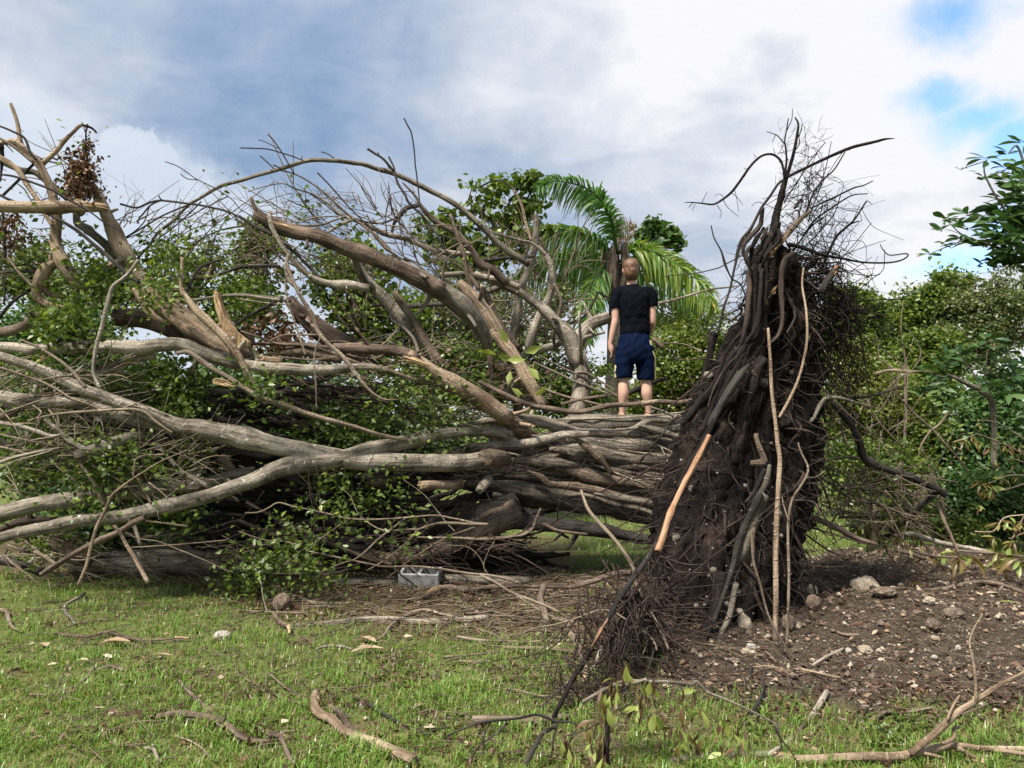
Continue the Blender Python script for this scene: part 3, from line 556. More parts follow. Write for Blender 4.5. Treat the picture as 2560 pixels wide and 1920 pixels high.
# great thin arch over the pile
limb('S', 'grey', (7.9, 8.0, 8.2, 8.5, 8.7), [.31645 * w_ for w_ in (16, 18, 20, 22, 24, 26, 28, 30, 32, 34, 35, 36, 38, 41, 44, 47, 50, 52, 52)], J2(('A', "1000,1550 1100,1392 1180,1302 1240,1212 1380,1102 1480,992 1580,932 1740,842"), ('B', "0,803 150,742 350,692 530,646 750,631 950,661 1100,711 1220,736 1400,822 1600,922 1750,1022 1900,1152 2000,1252 2100,1340"), ('C', "390,890")), name='limb')
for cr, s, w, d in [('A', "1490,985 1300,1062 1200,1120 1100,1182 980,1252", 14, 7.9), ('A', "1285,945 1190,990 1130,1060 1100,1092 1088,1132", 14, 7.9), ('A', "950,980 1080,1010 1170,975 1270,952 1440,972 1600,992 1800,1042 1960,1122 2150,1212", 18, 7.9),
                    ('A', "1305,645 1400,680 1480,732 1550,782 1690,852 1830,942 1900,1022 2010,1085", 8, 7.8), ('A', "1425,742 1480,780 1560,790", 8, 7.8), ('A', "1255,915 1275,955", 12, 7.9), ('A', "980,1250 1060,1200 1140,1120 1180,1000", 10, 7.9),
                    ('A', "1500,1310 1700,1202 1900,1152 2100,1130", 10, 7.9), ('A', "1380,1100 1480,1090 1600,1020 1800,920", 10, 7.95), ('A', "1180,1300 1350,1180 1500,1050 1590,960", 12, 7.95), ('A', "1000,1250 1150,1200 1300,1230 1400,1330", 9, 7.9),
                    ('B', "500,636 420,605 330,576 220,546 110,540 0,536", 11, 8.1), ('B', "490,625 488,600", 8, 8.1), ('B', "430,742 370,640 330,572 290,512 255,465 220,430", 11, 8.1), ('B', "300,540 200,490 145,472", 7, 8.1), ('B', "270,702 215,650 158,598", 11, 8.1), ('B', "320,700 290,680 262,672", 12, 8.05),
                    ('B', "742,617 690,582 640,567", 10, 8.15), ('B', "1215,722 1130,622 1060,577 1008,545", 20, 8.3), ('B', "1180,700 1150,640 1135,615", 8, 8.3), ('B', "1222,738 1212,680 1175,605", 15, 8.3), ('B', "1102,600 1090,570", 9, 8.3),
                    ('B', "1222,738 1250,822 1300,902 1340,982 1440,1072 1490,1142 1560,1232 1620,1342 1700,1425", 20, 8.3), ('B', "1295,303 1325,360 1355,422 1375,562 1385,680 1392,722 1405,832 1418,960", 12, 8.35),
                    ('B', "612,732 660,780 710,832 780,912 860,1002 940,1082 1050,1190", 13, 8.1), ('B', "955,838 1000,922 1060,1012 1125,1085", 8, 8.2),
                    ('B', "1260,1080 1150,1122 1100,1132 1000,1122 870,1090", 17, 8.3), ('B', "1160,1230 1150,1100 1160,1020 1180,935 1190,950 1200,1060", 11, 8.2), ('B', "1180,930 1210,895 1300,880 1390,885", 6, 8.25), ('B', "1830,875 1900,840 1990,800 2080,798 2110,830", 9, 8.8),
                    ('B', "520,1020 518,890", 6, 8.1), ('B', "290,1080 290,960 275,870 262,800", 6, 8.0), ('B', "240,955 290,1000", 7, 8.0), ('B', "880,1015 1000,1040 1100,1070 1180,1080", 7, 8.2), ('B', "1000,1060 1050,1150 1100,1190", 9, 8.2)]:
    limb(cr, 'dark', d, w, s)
# second-line branches of the middle
limb('B', 'brown', 8.2, (10, 14, 18, 22, 24, 26, 26), "300,710 430,742 560,812 640,872 740,962 840,1052 960,1142 1050,1212 1150,1322 1260,1412 1360,1502 1510,1610")
limb('B', 'brown', (8.3, 8.6), (14, 22, 40, 46, 56, 70, 76), "1285,810 1370,902 1420,982 1480,1062 1560,1132 1680,1192 1760,1262 1850,1372 1900,1452 2000,1502 2110,1610")
limb('B', 'dark', 8.3, (40, 36, 28, 24), "1420,985 1320,1012 1260,1082 1220,1132 1200,1205")
limb('B', 'pale', (8.2, 8.5), (7, 9, 12, 16, 22, 32, 44, 45, 42, 36), "60,885 180,842 330,820 440,860 560,902 680,972 800,1062 900,1102 1050,1162 1150,1212 1330,1262 1500,1332 1640,1362 1830,1370")
limb('B', 'pale', 8.2, (32, 28, 22), "900,1095 790,1142 690,1205"); limb('B', 'grey', 8.1, (24, 22, 18, 16), "320,1130 500,1150 650,1142 740,1110 840,1078"); limb('B', 'grey', 8.1, (14, 12), "500,1112 620,1082 780,1078")
limb('B', 'red', (7.6, 7.6, 7.7), (86, 108, 114, 118, 122, 126, 132), "120,1062 250,1132 400,1192 600,1236 750,1292 880,1342 1050,1402 1250,1486 1450,1586 1600,1670", lump=0.1, ragged=0.1)
limb('F', 'grey', (7.7, 7.9, 8.1), (132, 132, 130, 124, 110, 90), "1250,62 1450,162 1600,252 1740,352 1850,470 1920,580 1960,700", lump=0.06)
limb('B', 'brown', 7.58, (30, 40, 50), "88,925 110,990 140,1050 190,1110", ragged=0.5); limb('B', 'wood', 7.5, (14, 30, 12), "250,1120 330,1150 430,1175", name='splinter'); limb('B', 'wood', 7.55, (14, 22), "235,1020 245,1090", name='splinter')
limb('B', 'pale', (7.5, 7.7), (34, 36, 38, 42, 46, 52, 60, 70), "225,1070 260,1182 310,1272 370,1362 430,1442 520,1532 620,1592 750,1612 900,1622 1020,1650")
limb('B', 'pale', 7.4, (32, 30, 28), "385,1375 362,1480 390,1592 480,1665"); limb('F', 'stick', (7.3, 7.2, 7.1), (28, 32, 36, 36, 34), "365,20 400,120 440,212 520,352 580,442 620,562 700,662 800,750 870,830 920,920")
limb('F', 'stick', 7.1, (30, 24, 18, 14), "900,880 960,960 1050,1050 1140,1100 1250,1105"); limb('F', 'stick', 7.1, (16, 18), "355,150 375,320 420,450 480,640 520,750"); limb('F', 'stick', 7.0, (16, 14, 14), "640,600 600,700 585,820 600,960 605,1180")
limb('B', 'grey', 7.7, 28, "340,1292 450,1382 540,1472 640,1570"); limb('B', 'dark', 7.8, (24, 26), "-10,1075 120,1152 250,1225"); limb('B', 'pale', 7.9, (24, 24), "-10,1485 130,1462 300,1480 430,1515")
limb('B', 'grey', (7.75, 8.0), (52, 58, 70, 82), "900,1372 920,1452 960,1542 1040,1650"); limb('F', 'grey', (8.0, 8.1), (72, 86, 96, 100, 92), "905,-10 970,112 1060,222 1170,332 1280,462 1380,592 1470,750")
limb('B', 'brown', 8.4, (26, 32, 34, 36), "1660,1060 1700,1192 1740,1302 1780,1432 1800,1522 1890,1655"); limb('F', 'brown', 8.4, (34, 36), "1770,-20 1800,110 1835,245")
limb('B', 'pale', 8.7, (46, 50, 50), "1580,1545 1750,1532 1900,1562 2050,1582 2212,1640")
limb('C', 'pale', (8.8, 9.0), (50, 58, 70, 82, 105, 135, 150), "-40,960 200,1062 350,1132 480,1222 600,1342 690,1440 745,1560 775,1680"); limb('G', 'pale', (9.0, 9.0), (140, 142, 146, 150, 150), "745,230 785,340 808,470 800,600 775,700 760,800")
limb('C', 'pale', (9.0, 9.0), (118, 105, 100, 92), "770,1520 810,1440 855,1372 930,1335 1015,1308", ragged=0.1)
limb('C', 'grey', 9.2, (40, 54, 58, 62, 64), "440,490 450,580 425,760 385,900 322,1100 272,1400 255,1530", ragged=0.4); limb('G', 'grey', 9.2, (60, 62), "275,30 258,110 240,180")
limb('C', 'tan', 9.2, (22, 25, 26), "265,300 330,422 362,562 405,700"); limb('C', 'dark', 9.2, (10, 14), "0,280 100,232 185,232 265,300")
limb('C', 'pale', 9.2, (32, 50, 56, 56, 62, 66, 72), "455,745 530,832 572,932 572,1052 542,1152 482,1262 422,1422 385,1560"); limb('G', 'pale', 9.2, (66, 70, 72, 70), "440,20 400,150 385,260"); limb('C', 'brown', 9.2, (26, 20), "478,680 505,790")
limb('C', 'grey', 9.0, (22, 26, 26, 28), "-10,600 150,652 300,692 420,725 520,812"); limb('C', 'brown', 9.1, (26, 28, 24), "588,1040 640,1182 612,1332 582,1452 600,1570"); limb('C', 'pale', 9.3, 20, "150,1332 400,1382 570,1402")
limb('C', 'dark', 9.0, (34, 30, 24), "-10,860 200,842 425,822"); limb('C', 'pale', 10.4, (32, 28, 22, 16, 12), "1100,1230 1300,1215 1400,1200 1550,1162 1800,1092 2030,1057"); limb('C', 'dark', 9.6, (20, 18), "680,1372 830,1290 920,1140 930,1110 1040,1165")
limb('G', 'pale', 9.2, (50, 66, 60), "380,280 480,230 570,205 635,175"); limb('G', 'brown', 8.9, (46, 42), "60,160 80,300 100,480"); limb('G', 'grey', 9.0, (80, 100, 110), "180,330 210,460 250,600")
limb('F', 'tan', (8.4, 8.4), (70, 90, 100, 98, 82, 60), "1725,180 1790,240 1850,302 1960,442 2060,602 2180,770", ragged=0.3); limb('G', 'tan', (8.4, 8.3), (92, 92, 84, 62), "100,70 210,215 290,325 370,462 440,592 500,680")
limb('F', 'brown', 8.8, (40, 50, 58, 60), "1790,40 1860,172 1950,282 2010,422 2080,562 2200,700"); limb('F', 'grey', 9.0, (50, 46), "1930,260 2090,200"); limb('F', 'grey', 8.8, (30, 36, 36), "1040,362 1200,352 1350,360 1500,355 1660,348")
limb('F', 'brown', (7.9, 7.9), (44, 60, 68, 74, 70), "1218,255 1300,372 1400,522 1470,642 1540,762 1590,850", ragged=0.4, lump=0.1); limb('F', 'stick', 7.9, (14, 16), "1270,160 1220,320 1180,420"); limb('F', 'pale', 7.9, (18, 24, 30), "1180,400 1200,470 1290,530 1370,620 1410,730")
limb('F', 'grey', 7.7, (28, 32), "-10,272 150,290 390,322"); limb('F', 'stick', 7.6, 12, "-10,308 200,340 410,352"); limb('F', 'dark', 7.8, 22, "-10,490 100,422 240,368")
limb('F', 'red', (8.2, 8.1), (90, 125, 140, 128, 108), "390,310 450,392 560,502 700,602 830,682 950,772 1050,850", ragged=0.3, lump=0.09); limb('F', 'dark', 8.15, (30, 40), "375,300 400,330")
limb('F', 'red', (7.6, 7.45), (66, 76, 80, 84, 90), "740,692 900,702 1050,702 1200,712 1330,742 1400,790", lump=0.11); limb('F', 'tan', (7.45, 7.6, 7.8), (84, 88, 100, 110, 126, 134), "1330,742 1400,790 1520,872 1680,972 1850,1062 2000,1172 2110,1250", lump=0.08); limb('G', 'tan', (7.8, 7.95, 8.3, 8.6), (130, 128, 130, 140), "150,720 230,790 330,880 450,980", lump=0.09)
limb('F', 'red', 7.55, (22, 28, 34), "60,662 250,662 400,665 760,695"); limb('F', 'brown', 7.6, (60, 70, 70), "330,735 500,722 680,760 800,790"); limb('F', 'brown', 7.5, (18, 20), "0,565 150,610 300,660 560,680 800,760 920,810")
limb('F', 'stick', 7.4, (16, 14), "240,640 330,600 450,590 620,590"); limb('F', 'twig', 7.5, (20, 18), "100,780 330,770 560,790 800,770 960,820")
limb('E', 'grey', 7.5, (26, 25, 24), "1480,325 1700,290 1900,280 2212,318"); limb('E', 'dark', 7.6, (25, 25), "1730,112 1900,60 2150,45 2212,50"); limb('E', 'dark', 7.6, (22, 20), "1465,285 1530,132 1600,50 1760,-10"); limb('E', 'dark', 7.6, (18, 22), "1850,520 2000,420 2130,350 2230,300")
limb('G', 'brown', (8.0, 8.0, 8.0), (34, 40, 44, 46, 44, 42, 40, 40, 40, 36), "-10,485 100,540 250,612 400,672 550,702 700,722 800,722 950,692 1100,672 1250,660 1400,645 1550,652 1690,632"); limb('G', 'tan', 7.99, (43, 42, 42), "1275,657 1330,652 1405,645", name='branch')
limb('G', 'stick', 8.9, (20, 22, 20), "440,520 600,580 800,632 970,675"); limb('G', 'grey', 8.9, 20, "425,335 700,462 900,542 1075,605"); limb('G', 'grey', 8.9, 14, "470,280 640,372 830,462 1000,552 1085,592"); limb('G', 'twig', 8.9, 14, "750,420 830,412 900,450 980,500 1070,560")
limb('G', 'dark', 9.1, (40, 40, 36, 26), "1165,580 1250,545 1300,520 1400,480 1480,465"); limb('G', 'brown', 9.6, 36, "1365,145 1450,225"); limb('G', 'stick', 9.8, 12, "1395,185 1600,190 1750,250"); limb('G', 'brown', 8.5, 26, "640,665 800,625 990,600"); limb('G', 'brown', 8.6, 20, "1000,560 1100,610 1250,640 1300,690"); limb('G', 'grey', 8.3, 22, "1350,690 1450,720 1530,760")
# sprays hanging in front of the dark hollow
for s, w, mt in [("430,140 420,200 470,280 550,360 572,450 620,550 602,650 580,725", 10, 'root'), ("540,230 552,400 580,560 595,690", 8, 'root'), ("600,205 622,350 632,530 612,640", 11, 'root'), ("590,260 560,220 540,180", 8, 'root'),
                 ("40,577 150,570 230,535 310,495 450,532 650,572 820,612 960,627 1150,622 1400,607 1550,600 1700,622 1850,652 1960,662", 15, 'stick'), ("-10,635 200,722 400,790 490,835", 34, 'brown'), ("50,490 250,602 420,682 600,762 800,852 1000,932 1200,985", 34, 'brown'),
                 ("550,880 800,932 1000,972 1150,1002 1400,1002 1600,1022 1800,1052 2000,1072 2212,1132", 20, 'stick'), ("630,1050 800,972 900,942 1000,872 1100,782 1200,702 1310,615", 15, 'stick'), ("1000,1032 1150,942 1300,822 1390,715 1300,705 1200,712 1100,702 980,632", 13, 'stick'),
                 ("1390,712 1550,662 1700,655 1800,662 1960,668", 24, 'stick'), ("1160,1092 1300,982 1500,852 1650,762 1860,685", 13, 'brown'), ("1390,768 1700,772 2000,787 2220,755", 17, 'stick'), ("-10,722 200,792 350,802 490,835", 10, 'stick'), ("780,367 870,442 930,572 985,635", 9, 'stick'),
                 ("1295,315 1450,432 1550,552 1620,642 1700,725", 9, 'stick'), ("1640,830 1800,850 1900,940 1940,1050", 10, 'stick'), ("2020,780 1960,900 1930,1000 1960,1060", 9, 'stick'), ("350,990 480,880 700,730 850,630", 10, 'stick'), ("90,1050 400,1060 700,1055 900,1010", 14, 'root')]:
    limb('J', mt, 6.95 if w < 30 else 7.6, (w * 0.7, w, w), s, wig=0.006)

# loose twiggy mass: long thin shoots through the pile, kept as one part
def brush(acc, crop, x0, y0, x1, y1, d0, d1, n, ln, ang, spread, w, rs, curve=0.25, sides=4, fork=0.5):
    k = CR[crop][2]
    for _ in range(n):
        d = rs.uniform(d0, d1); a = P(*cv(crop, rs.uniform(x0, x1), rs.uniform(y0, y1)), d)
        an = math.radians(ang + rs.normal() * spread); L = ln * rs.uniform(0.4, 1.3) * k * d / FPX
        dr = np.array([math.cos(an), rs.normal() * 0.35, math.sin(an)]); bend = np.array([rs.normal(), rs.normal() * 0.5, rs.normal()]) * curve
        r = w * k * d / FPX / 2 * rs.uniform(0.5, 1.5)
        pts = [a + (dr * u + bend * u * u) * L for u in (0, 0.33, 0.66, 1.0)]
        for q in pts: q[2] = max(q[2], 0.02)
        tube_geo(acc, pts, (r, r * 0.8, r * 0.45), sides, n=7, lump=0.1, wig=r * 1.2)
        if rs.rand() < fork:
            b = pts[1] * 0.4 + pts[2] * 0.6; d2 = dr + np.array([rs.normal(), rs.normal(), rs.normal()]) * 0.55
            tube_geo(acc, [b, b + d2 * L * 0.25, b + (d2 + bend * 0.6) * L * 0.5], (r * 0.6, r * 0.3), sides, n=5, lump=0.1)
rs = np.random.RandomState(21)
tw = Acc()
brush(tw, 'E', -50, 850, 900, 1650, 6.7, 7.6, 120, 420, 15, 30, 11, rs)
brush(tw, 'E', 500, 1250, 1700, 1650, 7.2, 8.0, 50, 420, -10, 25, 11, rs)
brush(tw, 'I', 0, 0, 1600, 400, 6.8, 7.6, 120, 380, 10, 35, 9, rs)
brush(tw, 'I', 0, 700, 2000, 1020, 7.4, 8.2, 110, 420, -8, 22, 10, rs)
brush(tw, 'F', 0, 640, 1300, 900, 7.6, 8.4, 80, 480, -12, 14, 11, rs)
brush(tw, 'F', 1000, 900, 2000, 1300, 7.7, 8.3, 70, 350, -15, 25, 9, rs)
tw.build('twigs', M['stick'], tree)['kind'] = 'stuff'
tw = Acc()
brush(tw, 'J', -300, 640, 1500, 1000, 7.4, 8.2, 120, 520, -20, 30, 12, rs, 0.5)
brush(tw, 'J', 900, 740, 2100, 1000, 7.4, 8.2, 90, 460, 15, 30, 11, rs, 0.5)
brush(tw, 'J', 300, 150, 2200, 300, 7.5, 7.9, 45, 420, 4, 24, 8, rs)
brush(tw, 'F', 200, 1000, 1700, 1500, 7.9, 8.2, 60, 420, -5, 18, 8, rs)
brush(tw, 'F', 200, 950, 1100, 1150, 7.7, 8.1, 70, 500, -14, 10, 12, rs)
brush(tw, 'G', 100, 780, 1600, 1550, 7.65, 7.8, 60, 380, -14, 9, 5, rs, 0.1)
brush(tw, 'E', 900, 900, 2100, 1300, 7.8, 8.4, 60, 420, -15, 20, 10, rs)
tw.build('twigs', M['root'], tree)['kind'] = 'stuff'  # darker root bark puts the hollow's shade into the colour of these twigs
tw = Acc()
brush(tw, 'B', 100, 1000, 1800, 1600, 7.9, 9.0, 125, 330, 150, 28, 8, rs)
brush(tw, 'A', 800, 1100, 2212, 1600, 7.7, 8.4, 110, 330, 35, 32, 8, rs)
brush(tw, 'C', -100, 700, 800, 1500, 9.0, 10.2, 120, 320, 80, 40, 9, rs)
brush(tw, 'A', 0, 650, 600, 1600, 7.4, 7.9, 36, 300, 160, 35, 9, rs)
brush(tw, 'B', 350, 850, 1100, 1100, 8.1, 8.4, 50, 240, 165, 25, 5, rs); brush(tw, 'B', 300, 1100, 1900, 1600, 7.9, 8.8, 26, 620, 152, 16, 13, rs, 0.3); brush(tw, 'F', 900, 100, 2000, 800, 8.2, 9.2, 40, 520, 130, 30, 12, rs, 0.3)
tw.build('twigs', M['twig'], tree)['kind'] = 'stuff'
# dark branches added behind the pile so the hollow reads as deep shade
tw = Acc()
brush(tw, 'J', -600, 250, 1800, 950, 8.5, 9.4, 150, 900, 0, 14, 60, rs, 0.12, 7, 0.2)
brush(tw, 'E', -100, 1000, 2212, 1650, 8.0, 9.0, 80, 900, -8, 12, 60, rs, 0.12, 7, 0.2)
tw.build('shade_branches', M['dark'], tree)['kind'] = 'stuff'

def foliage(acc, crop, cx, cy, rx, ry, d, n, size, rs, depth=0.35, clumps=14, droop=0.35, sd=1.0):
    cxy = [(cx + rs.normal() * rx * 0.5, cy + rs.normal() * ry * 0.5, d + rs.normal() * depth * 0.6) for _ in range(clumps)]
    C = []
    for i in range(n):
        q = cxy[rs.randint(clumps)]; C.append(P(*cv(crop, q[0], q[1]), q[2]))
    C = np.array(C) + rs.normal(size=(n, 3)) * np.array([0.085, 0.085, 0.075]) * sd * (1 + rs.rand(n, 1) * 0.8); C[:, 2] = np.maximum(C[:, 2], 0.03)
    leaves_geo(acc, C, size, 0.62, np.clip(rs.normal(0.48, 0.24, n), 0, 1), droop, rs=rs)
rs = np.random.RandomState(31); fl = Acc()
for a in [('E', 600, 560, 330, 120, 7.35, 1500), ('E', 750, 160, 200, 130, 7.6, 650), ('E', 350, 330, 260, 130, 7.9, 500), ('E', 1250, 230, 90, 130, 7.3, 420), ('E', 1300, 1000, 330, 160, 7.9, 1300), ('E', 1500, 1150, 160, 60, 7.6, 350),
          ('E', 300, 900, 330, 120, 8.0, 900), ('E', 300, 1330, 330, 130, 7.6, 900), ('E', 850, 1540, 260, 90, 7.2, 900), ('E', 1300, 850, 300, 60, 7.9, 500), ('E', 2080, 1000, 60, 90, 7.0, 120), ('E', 2000, 380, 180, 200, 8.4, 900),
          ('I', 850, 180, 260, 120, 7.1, 600), ('I', 710, 490, 60, 50, 6.85, 110), ('I', 200, 200, 220, 130, 7.7, 700), ('I', 1300, 280, 60, 25, 6.8, 60), ('I', 300, 850, 260, 60, 8.0, 500), ('I', 1400, 620, 130, 60, 7.2, 200), ('I', 1500, 120, 160, 100, 7.8, 400),
          ('J', 620, 800, 230, 200, 7.0, 190), ('J', 380, 980, 260, 160, 7.2, 230), ('J', 520, 1100, 190, 90, 7.2, 190), ('J', 780, 440, 40, 50, 6.9, 50), ('J', 750, 560, 40, 40, 6.9, 40), ('J', 860, 650, 60, 60, 6.9, 70), ('J', 1250, 420, 90, 40, 6.95, 60), ('J', 1170, 300, 40, 40, 6.95, 30),
          ('J', 1300, 760, 80, 60, 6.9, 60), ('J', 230, 830, 60, 30, 6.9, 50), ('J', 700, 260, 150, 60, 8.0, 260), ('J', 100, 1000, 200, 130, 7.3, 420), ('J', 1000, 470, 160, 50, 7.8, 160), ('J', 60, 1180, 40, 60, 7.0, 90), ('J', 420, 560, 60, 40, 6.95, 40),
          ('F', 850, 1350, 320, 110, 8.0, 1100), ('F', 1450, 1280, 160, 60, 7.9, 300), ('F', 1650, 1080, 110, 70, 7.7, 260), ('F', 1350, 960, 200, 60, 7.7, 330), ('F', 1150, 1100, 130, 50, 7.6, 180), ('F', 140, 1010, 60, 80, 7.0, 90), ('F', 1600, 1370, 60, 50, 7.6, 60),
          ('A', 1270, 1420, 250, 140, 8.0, 560), ('A', 700, 1350, 80, 60, 7.7, 90), ('A', 270, 1290, 110, 60, 7.7, 80), ('A', 760, 1530, 160, 80, 7.8, 260), ('A', 1700, 1130, 80, 50, 8.0, 50), ('A', 1440, 1290, 130, 60, 8.0, 160), ('A', 1890, 862, 25, 20, 7.9, 14), ('A', 170, 885, 14, 12, 7.3, 4), ('A', 620, 430, 25, 20, 7.45, 14), ('A', 560, 770, 60, 70, 7.5, 40),
          ('B', 950, 1200, 60, 40, 8.3, 60), ('B', 480, 1030, 70, 40, 8.2, 40), ('B', 700, 1350, 90, 60, 8.3, 60), ('B', 900, 1450, 150, 90, 8.6, 220), ('B', 550, 1300, 100, 60, 8.2, 60)]:
    foliage(fl, *a, 0.058, rs)
fl.build('foliage', M['leaf'], tree)['kind'] = 'stuff'
fl = Acc()
foliage(fl, 'A', 635, 660, 50, 60, 7.45, 320, 0.05, rs, 0.1, 12, 0.9, 0.5); foliage(fl, 'A', 640, 760, 55, 60, 7.45, 380, 0.05, rs, 0.1, 12, 0.9, 0.5); foliage(fl, 'A', 620, 860, 45, 60, 7.45, 380, 0.05, rs, 0.1, 12, 0.9, 0.5); foliage(fl, 'A', 685, 500, 10, 90, 7.5, 120, 0.035, rs, 0.05, 16, 0.9, 0.25); foliage(fl, 'A', 740, 860, 50, 30, 7.5, 110, 0.045, rs, 0.1, 8, 0.8, 0.5)
foliage(fl, 'A', 60, 1110, 60, 50, 7.5, 200, 0.05, rs, 0.1, 8, 0.8, 0.6); foliage(fl, 'A', 70, 1240, 45, 60, 7.5, 200, 0.05, rs, 0.1, 8, 0.8, 0.6); foliage(fl, 'F', 250, 590, 260, 40, 8.0, 260, 0.09, rs, 0.2, 16, 0.9); foliage(fl, 'F', 1600, 850, 120, 100, 8.2, 260, 0.06, rs); foliage(fl, 'G', 250, 430, 120, 110, 8.8, 200, 0.07, rs)
fl.build('dead_foliage', M['deadleaf'], tree)['kind'] = 'stuff'
# broad fresh leaves caught on the middle limbs
for cr, x, y, L, an in [('G', 220, 190, 150, 120), ('G', 130, 290, 170, 170), ('G', 260, 320, 170, 160), ('G', 350, 260, 150, 20), ('G', 380, 370, 170, -50), ('G', 240, 400, 160, -100), ('G', 340, 590, 150, 150), ('G', 430, 600, 120, 40),
                        ('F', 2030, 750, 150, 170), ('F', 2110, 790, 130, 0), ('F', 1690, 1090, 120, 20), ('F', 1600, 1130, 110, 170)]:
    a = Acc(); d = 8.2 if cr == 'G' else 8.0; p0 = P(*cv(cr, x, y), d); k = CR[cr][2] * d / FPX
    dr = np.array([math.cos(math.radians(an)), -0.3, math.sin(math.radians(an))]); leaves_geo(a, [p0], L * k, 0.45, 0.6, dirs=dr[None]); a.build('leaf', M['fresh'], tree)

# ------------------------------------------------------------------ root plate
rp = Acc()
prof = [(1915, 1940, 600, 6.75), (1908, 1995, 640, 6.75), (1895, 2040, 720, 6.75), (1868, 2058, 800, 6.75), (1828, 2060, 880, 6.75), (1778, 2062, 960, 6.75), (1728, 2066, 1050, 6.7), (1696, 2072, 1150, 6.65), (1665, 2056, 1240, 6.55), (1650, 2034, 1330, 6.45), (1642, 2016, 1420, 6.3), (1650, 2000, 1520, 6.15), (1660, 1985, 1600, 6.05), (1640, 1995, 1680, 5.95)]
NS = 120; rows = []
pu = np.interp(np.linspace(0, 1, 170), np.linspace(0, 1, len(prof)), np.arange(len(prof)))
for u in pu:
    i = min(int(u), len(prof) - 2); f = u - i; l, r_, y, d = [a * (1 - f) + b * f for a, b in zip(prof[i], prof[i + 1])]
    L_, R_ = P(l, y, d), P(r_, y, d); c0 = (L_ + R_) / 2; hw = (R_[0] - L_[0]) / 2 * 0.93
    th = np.arange(NS) * 2 * PI / NS; thick = 0.30 + 0.22 * math.sin(PI * min(1, u / 12))
    q = np.stack([np.cos(th) * 2.2, np.sin(th) * 2.2, np.full(NS, c0[2] * 1.0)], 1)
    k = 1 + 0.15 * psn(q * [1.3, 1.3, 1.5], 3) + 0.14 * psn(q * [3.2, 3.2, 2.2], 8) + 0.10 * psn(q * [6, 6, 5], 5) + 0.07 * psn(q * [11, 11, 12], 5) + 0.05 * psn(q * [19, 19, 23], 2)
    rows.append(np.stack([c0[0] + np.cos(th) * hw * k, c0[1] + 0.25 + np.sin(th) * thick * k, np.full(NS, c0[2]) + 0.03 * psn(q * 5, 7)], 1))
V_ = np.vstack(rows); n_ = len(rows); i = np.arange(n_ - 1)[:, None] * NS; j = np.arange(NS)[None]; j2 = (j + 1) % NS
Q_ = np.stack([i + j, i + NS + j, i + NS + j2, i + j2], -1).reshape(-1, 4)
T_ = np.stack([np.full(NS, len(V_)), np.arange(NS), (np.arange(NS) + 1) % NS], 1)
rp.add(np.vstack([V_, rows[0].mean(0)]), Q_, T_)
m, t = mat_new('root_plate_earth'); pos = t.n('ShaderNodeNewGeometry').outputs['Position']
n1 = t.noise(t.v('MULTIPLY', pos, (1, 1, 0.35)), 26, 6, 0.68); n2 = t.noise(pos, 3.5, 4, 0.6); n3 = t.noise(pos, 70, 4, 0.7)
c = t.ramp(t.m('ADD', t.m('MULTIPLY', n1, 0.6), t.m('MULTIPLY', n2, 0.4)), [(0.34, (0.006, 0.005, 0.005)), (0.52, (0.021, 0.0155, 0.014)), (0.72, (0.07, 0.05, 0.042))])
c = t.mix(t.m('MULTIPLY', t.rng(n2, 0.56, 0.68), 0.5), c, (0.12, 0.085, 0.065, 1)); c = t.mix(t.rng(n3, 0.70, 0.76), c, (0.22, 0.18, 0.16, 1))
finish(m, t, c, 0.95, t.m('ADD', n1, t.m('MULTIPLY', n3, 0.6)), 1.0, 0.06, 0.15)
plate = rp.build('root_plate', m, tree)

def root(crop, d, w, s, mat='black', name='root', **k): return limb(crop, mat, d, w, s, parent=plate, name=name, **k)
root('S', (6.6, 6.6, 6.5, 6.3, 6.15, 6.1), (12, 15, 18, 22, 27, 31, 34, 36, 34, 30, 22, 8), J2(('D', "968,725 950,830 925,950 870,1150 820,1270 770,1400 735,1600"), ('G', "2190,70 2090,250 1990,430 1870,640 1730,920")), lump=0.25, lobes=0.2, twist=0.8, wig=0.02)
for q_ in range(22):                      # smaller roots gripping the main one
    y0 = RNG.uniform(0, 0.55); pth = np.array(pp(J2(('D', "925,950 870,1150 820,1270 770,1400 735,1600"), ('G', "2190,70 2090,250 1990,430 1870,640 1730,920")))); i0 = int(y0 * 10); seg = pth[i0:i0 + RNG.randint(3, 6)] + RNG.normal(size=2) * [26, 8]
    if len(seg) > 2: root('S', [np.interp(k_, [0, 9], [6.5, 6.05]) + RNG.normal() * 0.05 for k_ in range(i0, i0 + len(seg))], (RNG.uniform(5, 16), RNG.uniform(5, 14), 4), ' '.join(f'{a_:.1f},{b_:.1f}' for a_, b_ in seg + RNG.normal(size=seg.shape) * 9), mat=('black', 'root', 'black')[q_ % 3], lump=0.2, wig=0.02)
root('D', 6.6, (40, 34, 28, 20, 12), "970,750 1010,620 1050,470 1085,300 1090,220 1060,160"); root('D', 6.6, (24, 18, 14, 10), "962,725 982,580 975,450 965,380 985,270 1000,168"); root('D', 6.6, (10, 6), "985,280 1030,180 1036,80")
root('D', 6.6, (12, 7), "1095,340 1115,280 1130,220"); root('D', 6.6, (12, 8), "1050,480 1100,400 1085,300"); root('D', 6.55, (30, 28, 29, 32, 30, 24, 6), "985,710 1150,630 1300,560 1450,490 1600,430 1800,385 1890,362 1978,355")
root('D', 6.55, (20, 25, 22, 24, 26, 22, 14, 5), "962,725 955,640 930,560 870,507 800,500 730,532 650,612 570,722 480,842 400,912 310,962 200,952 90,942 40,948")
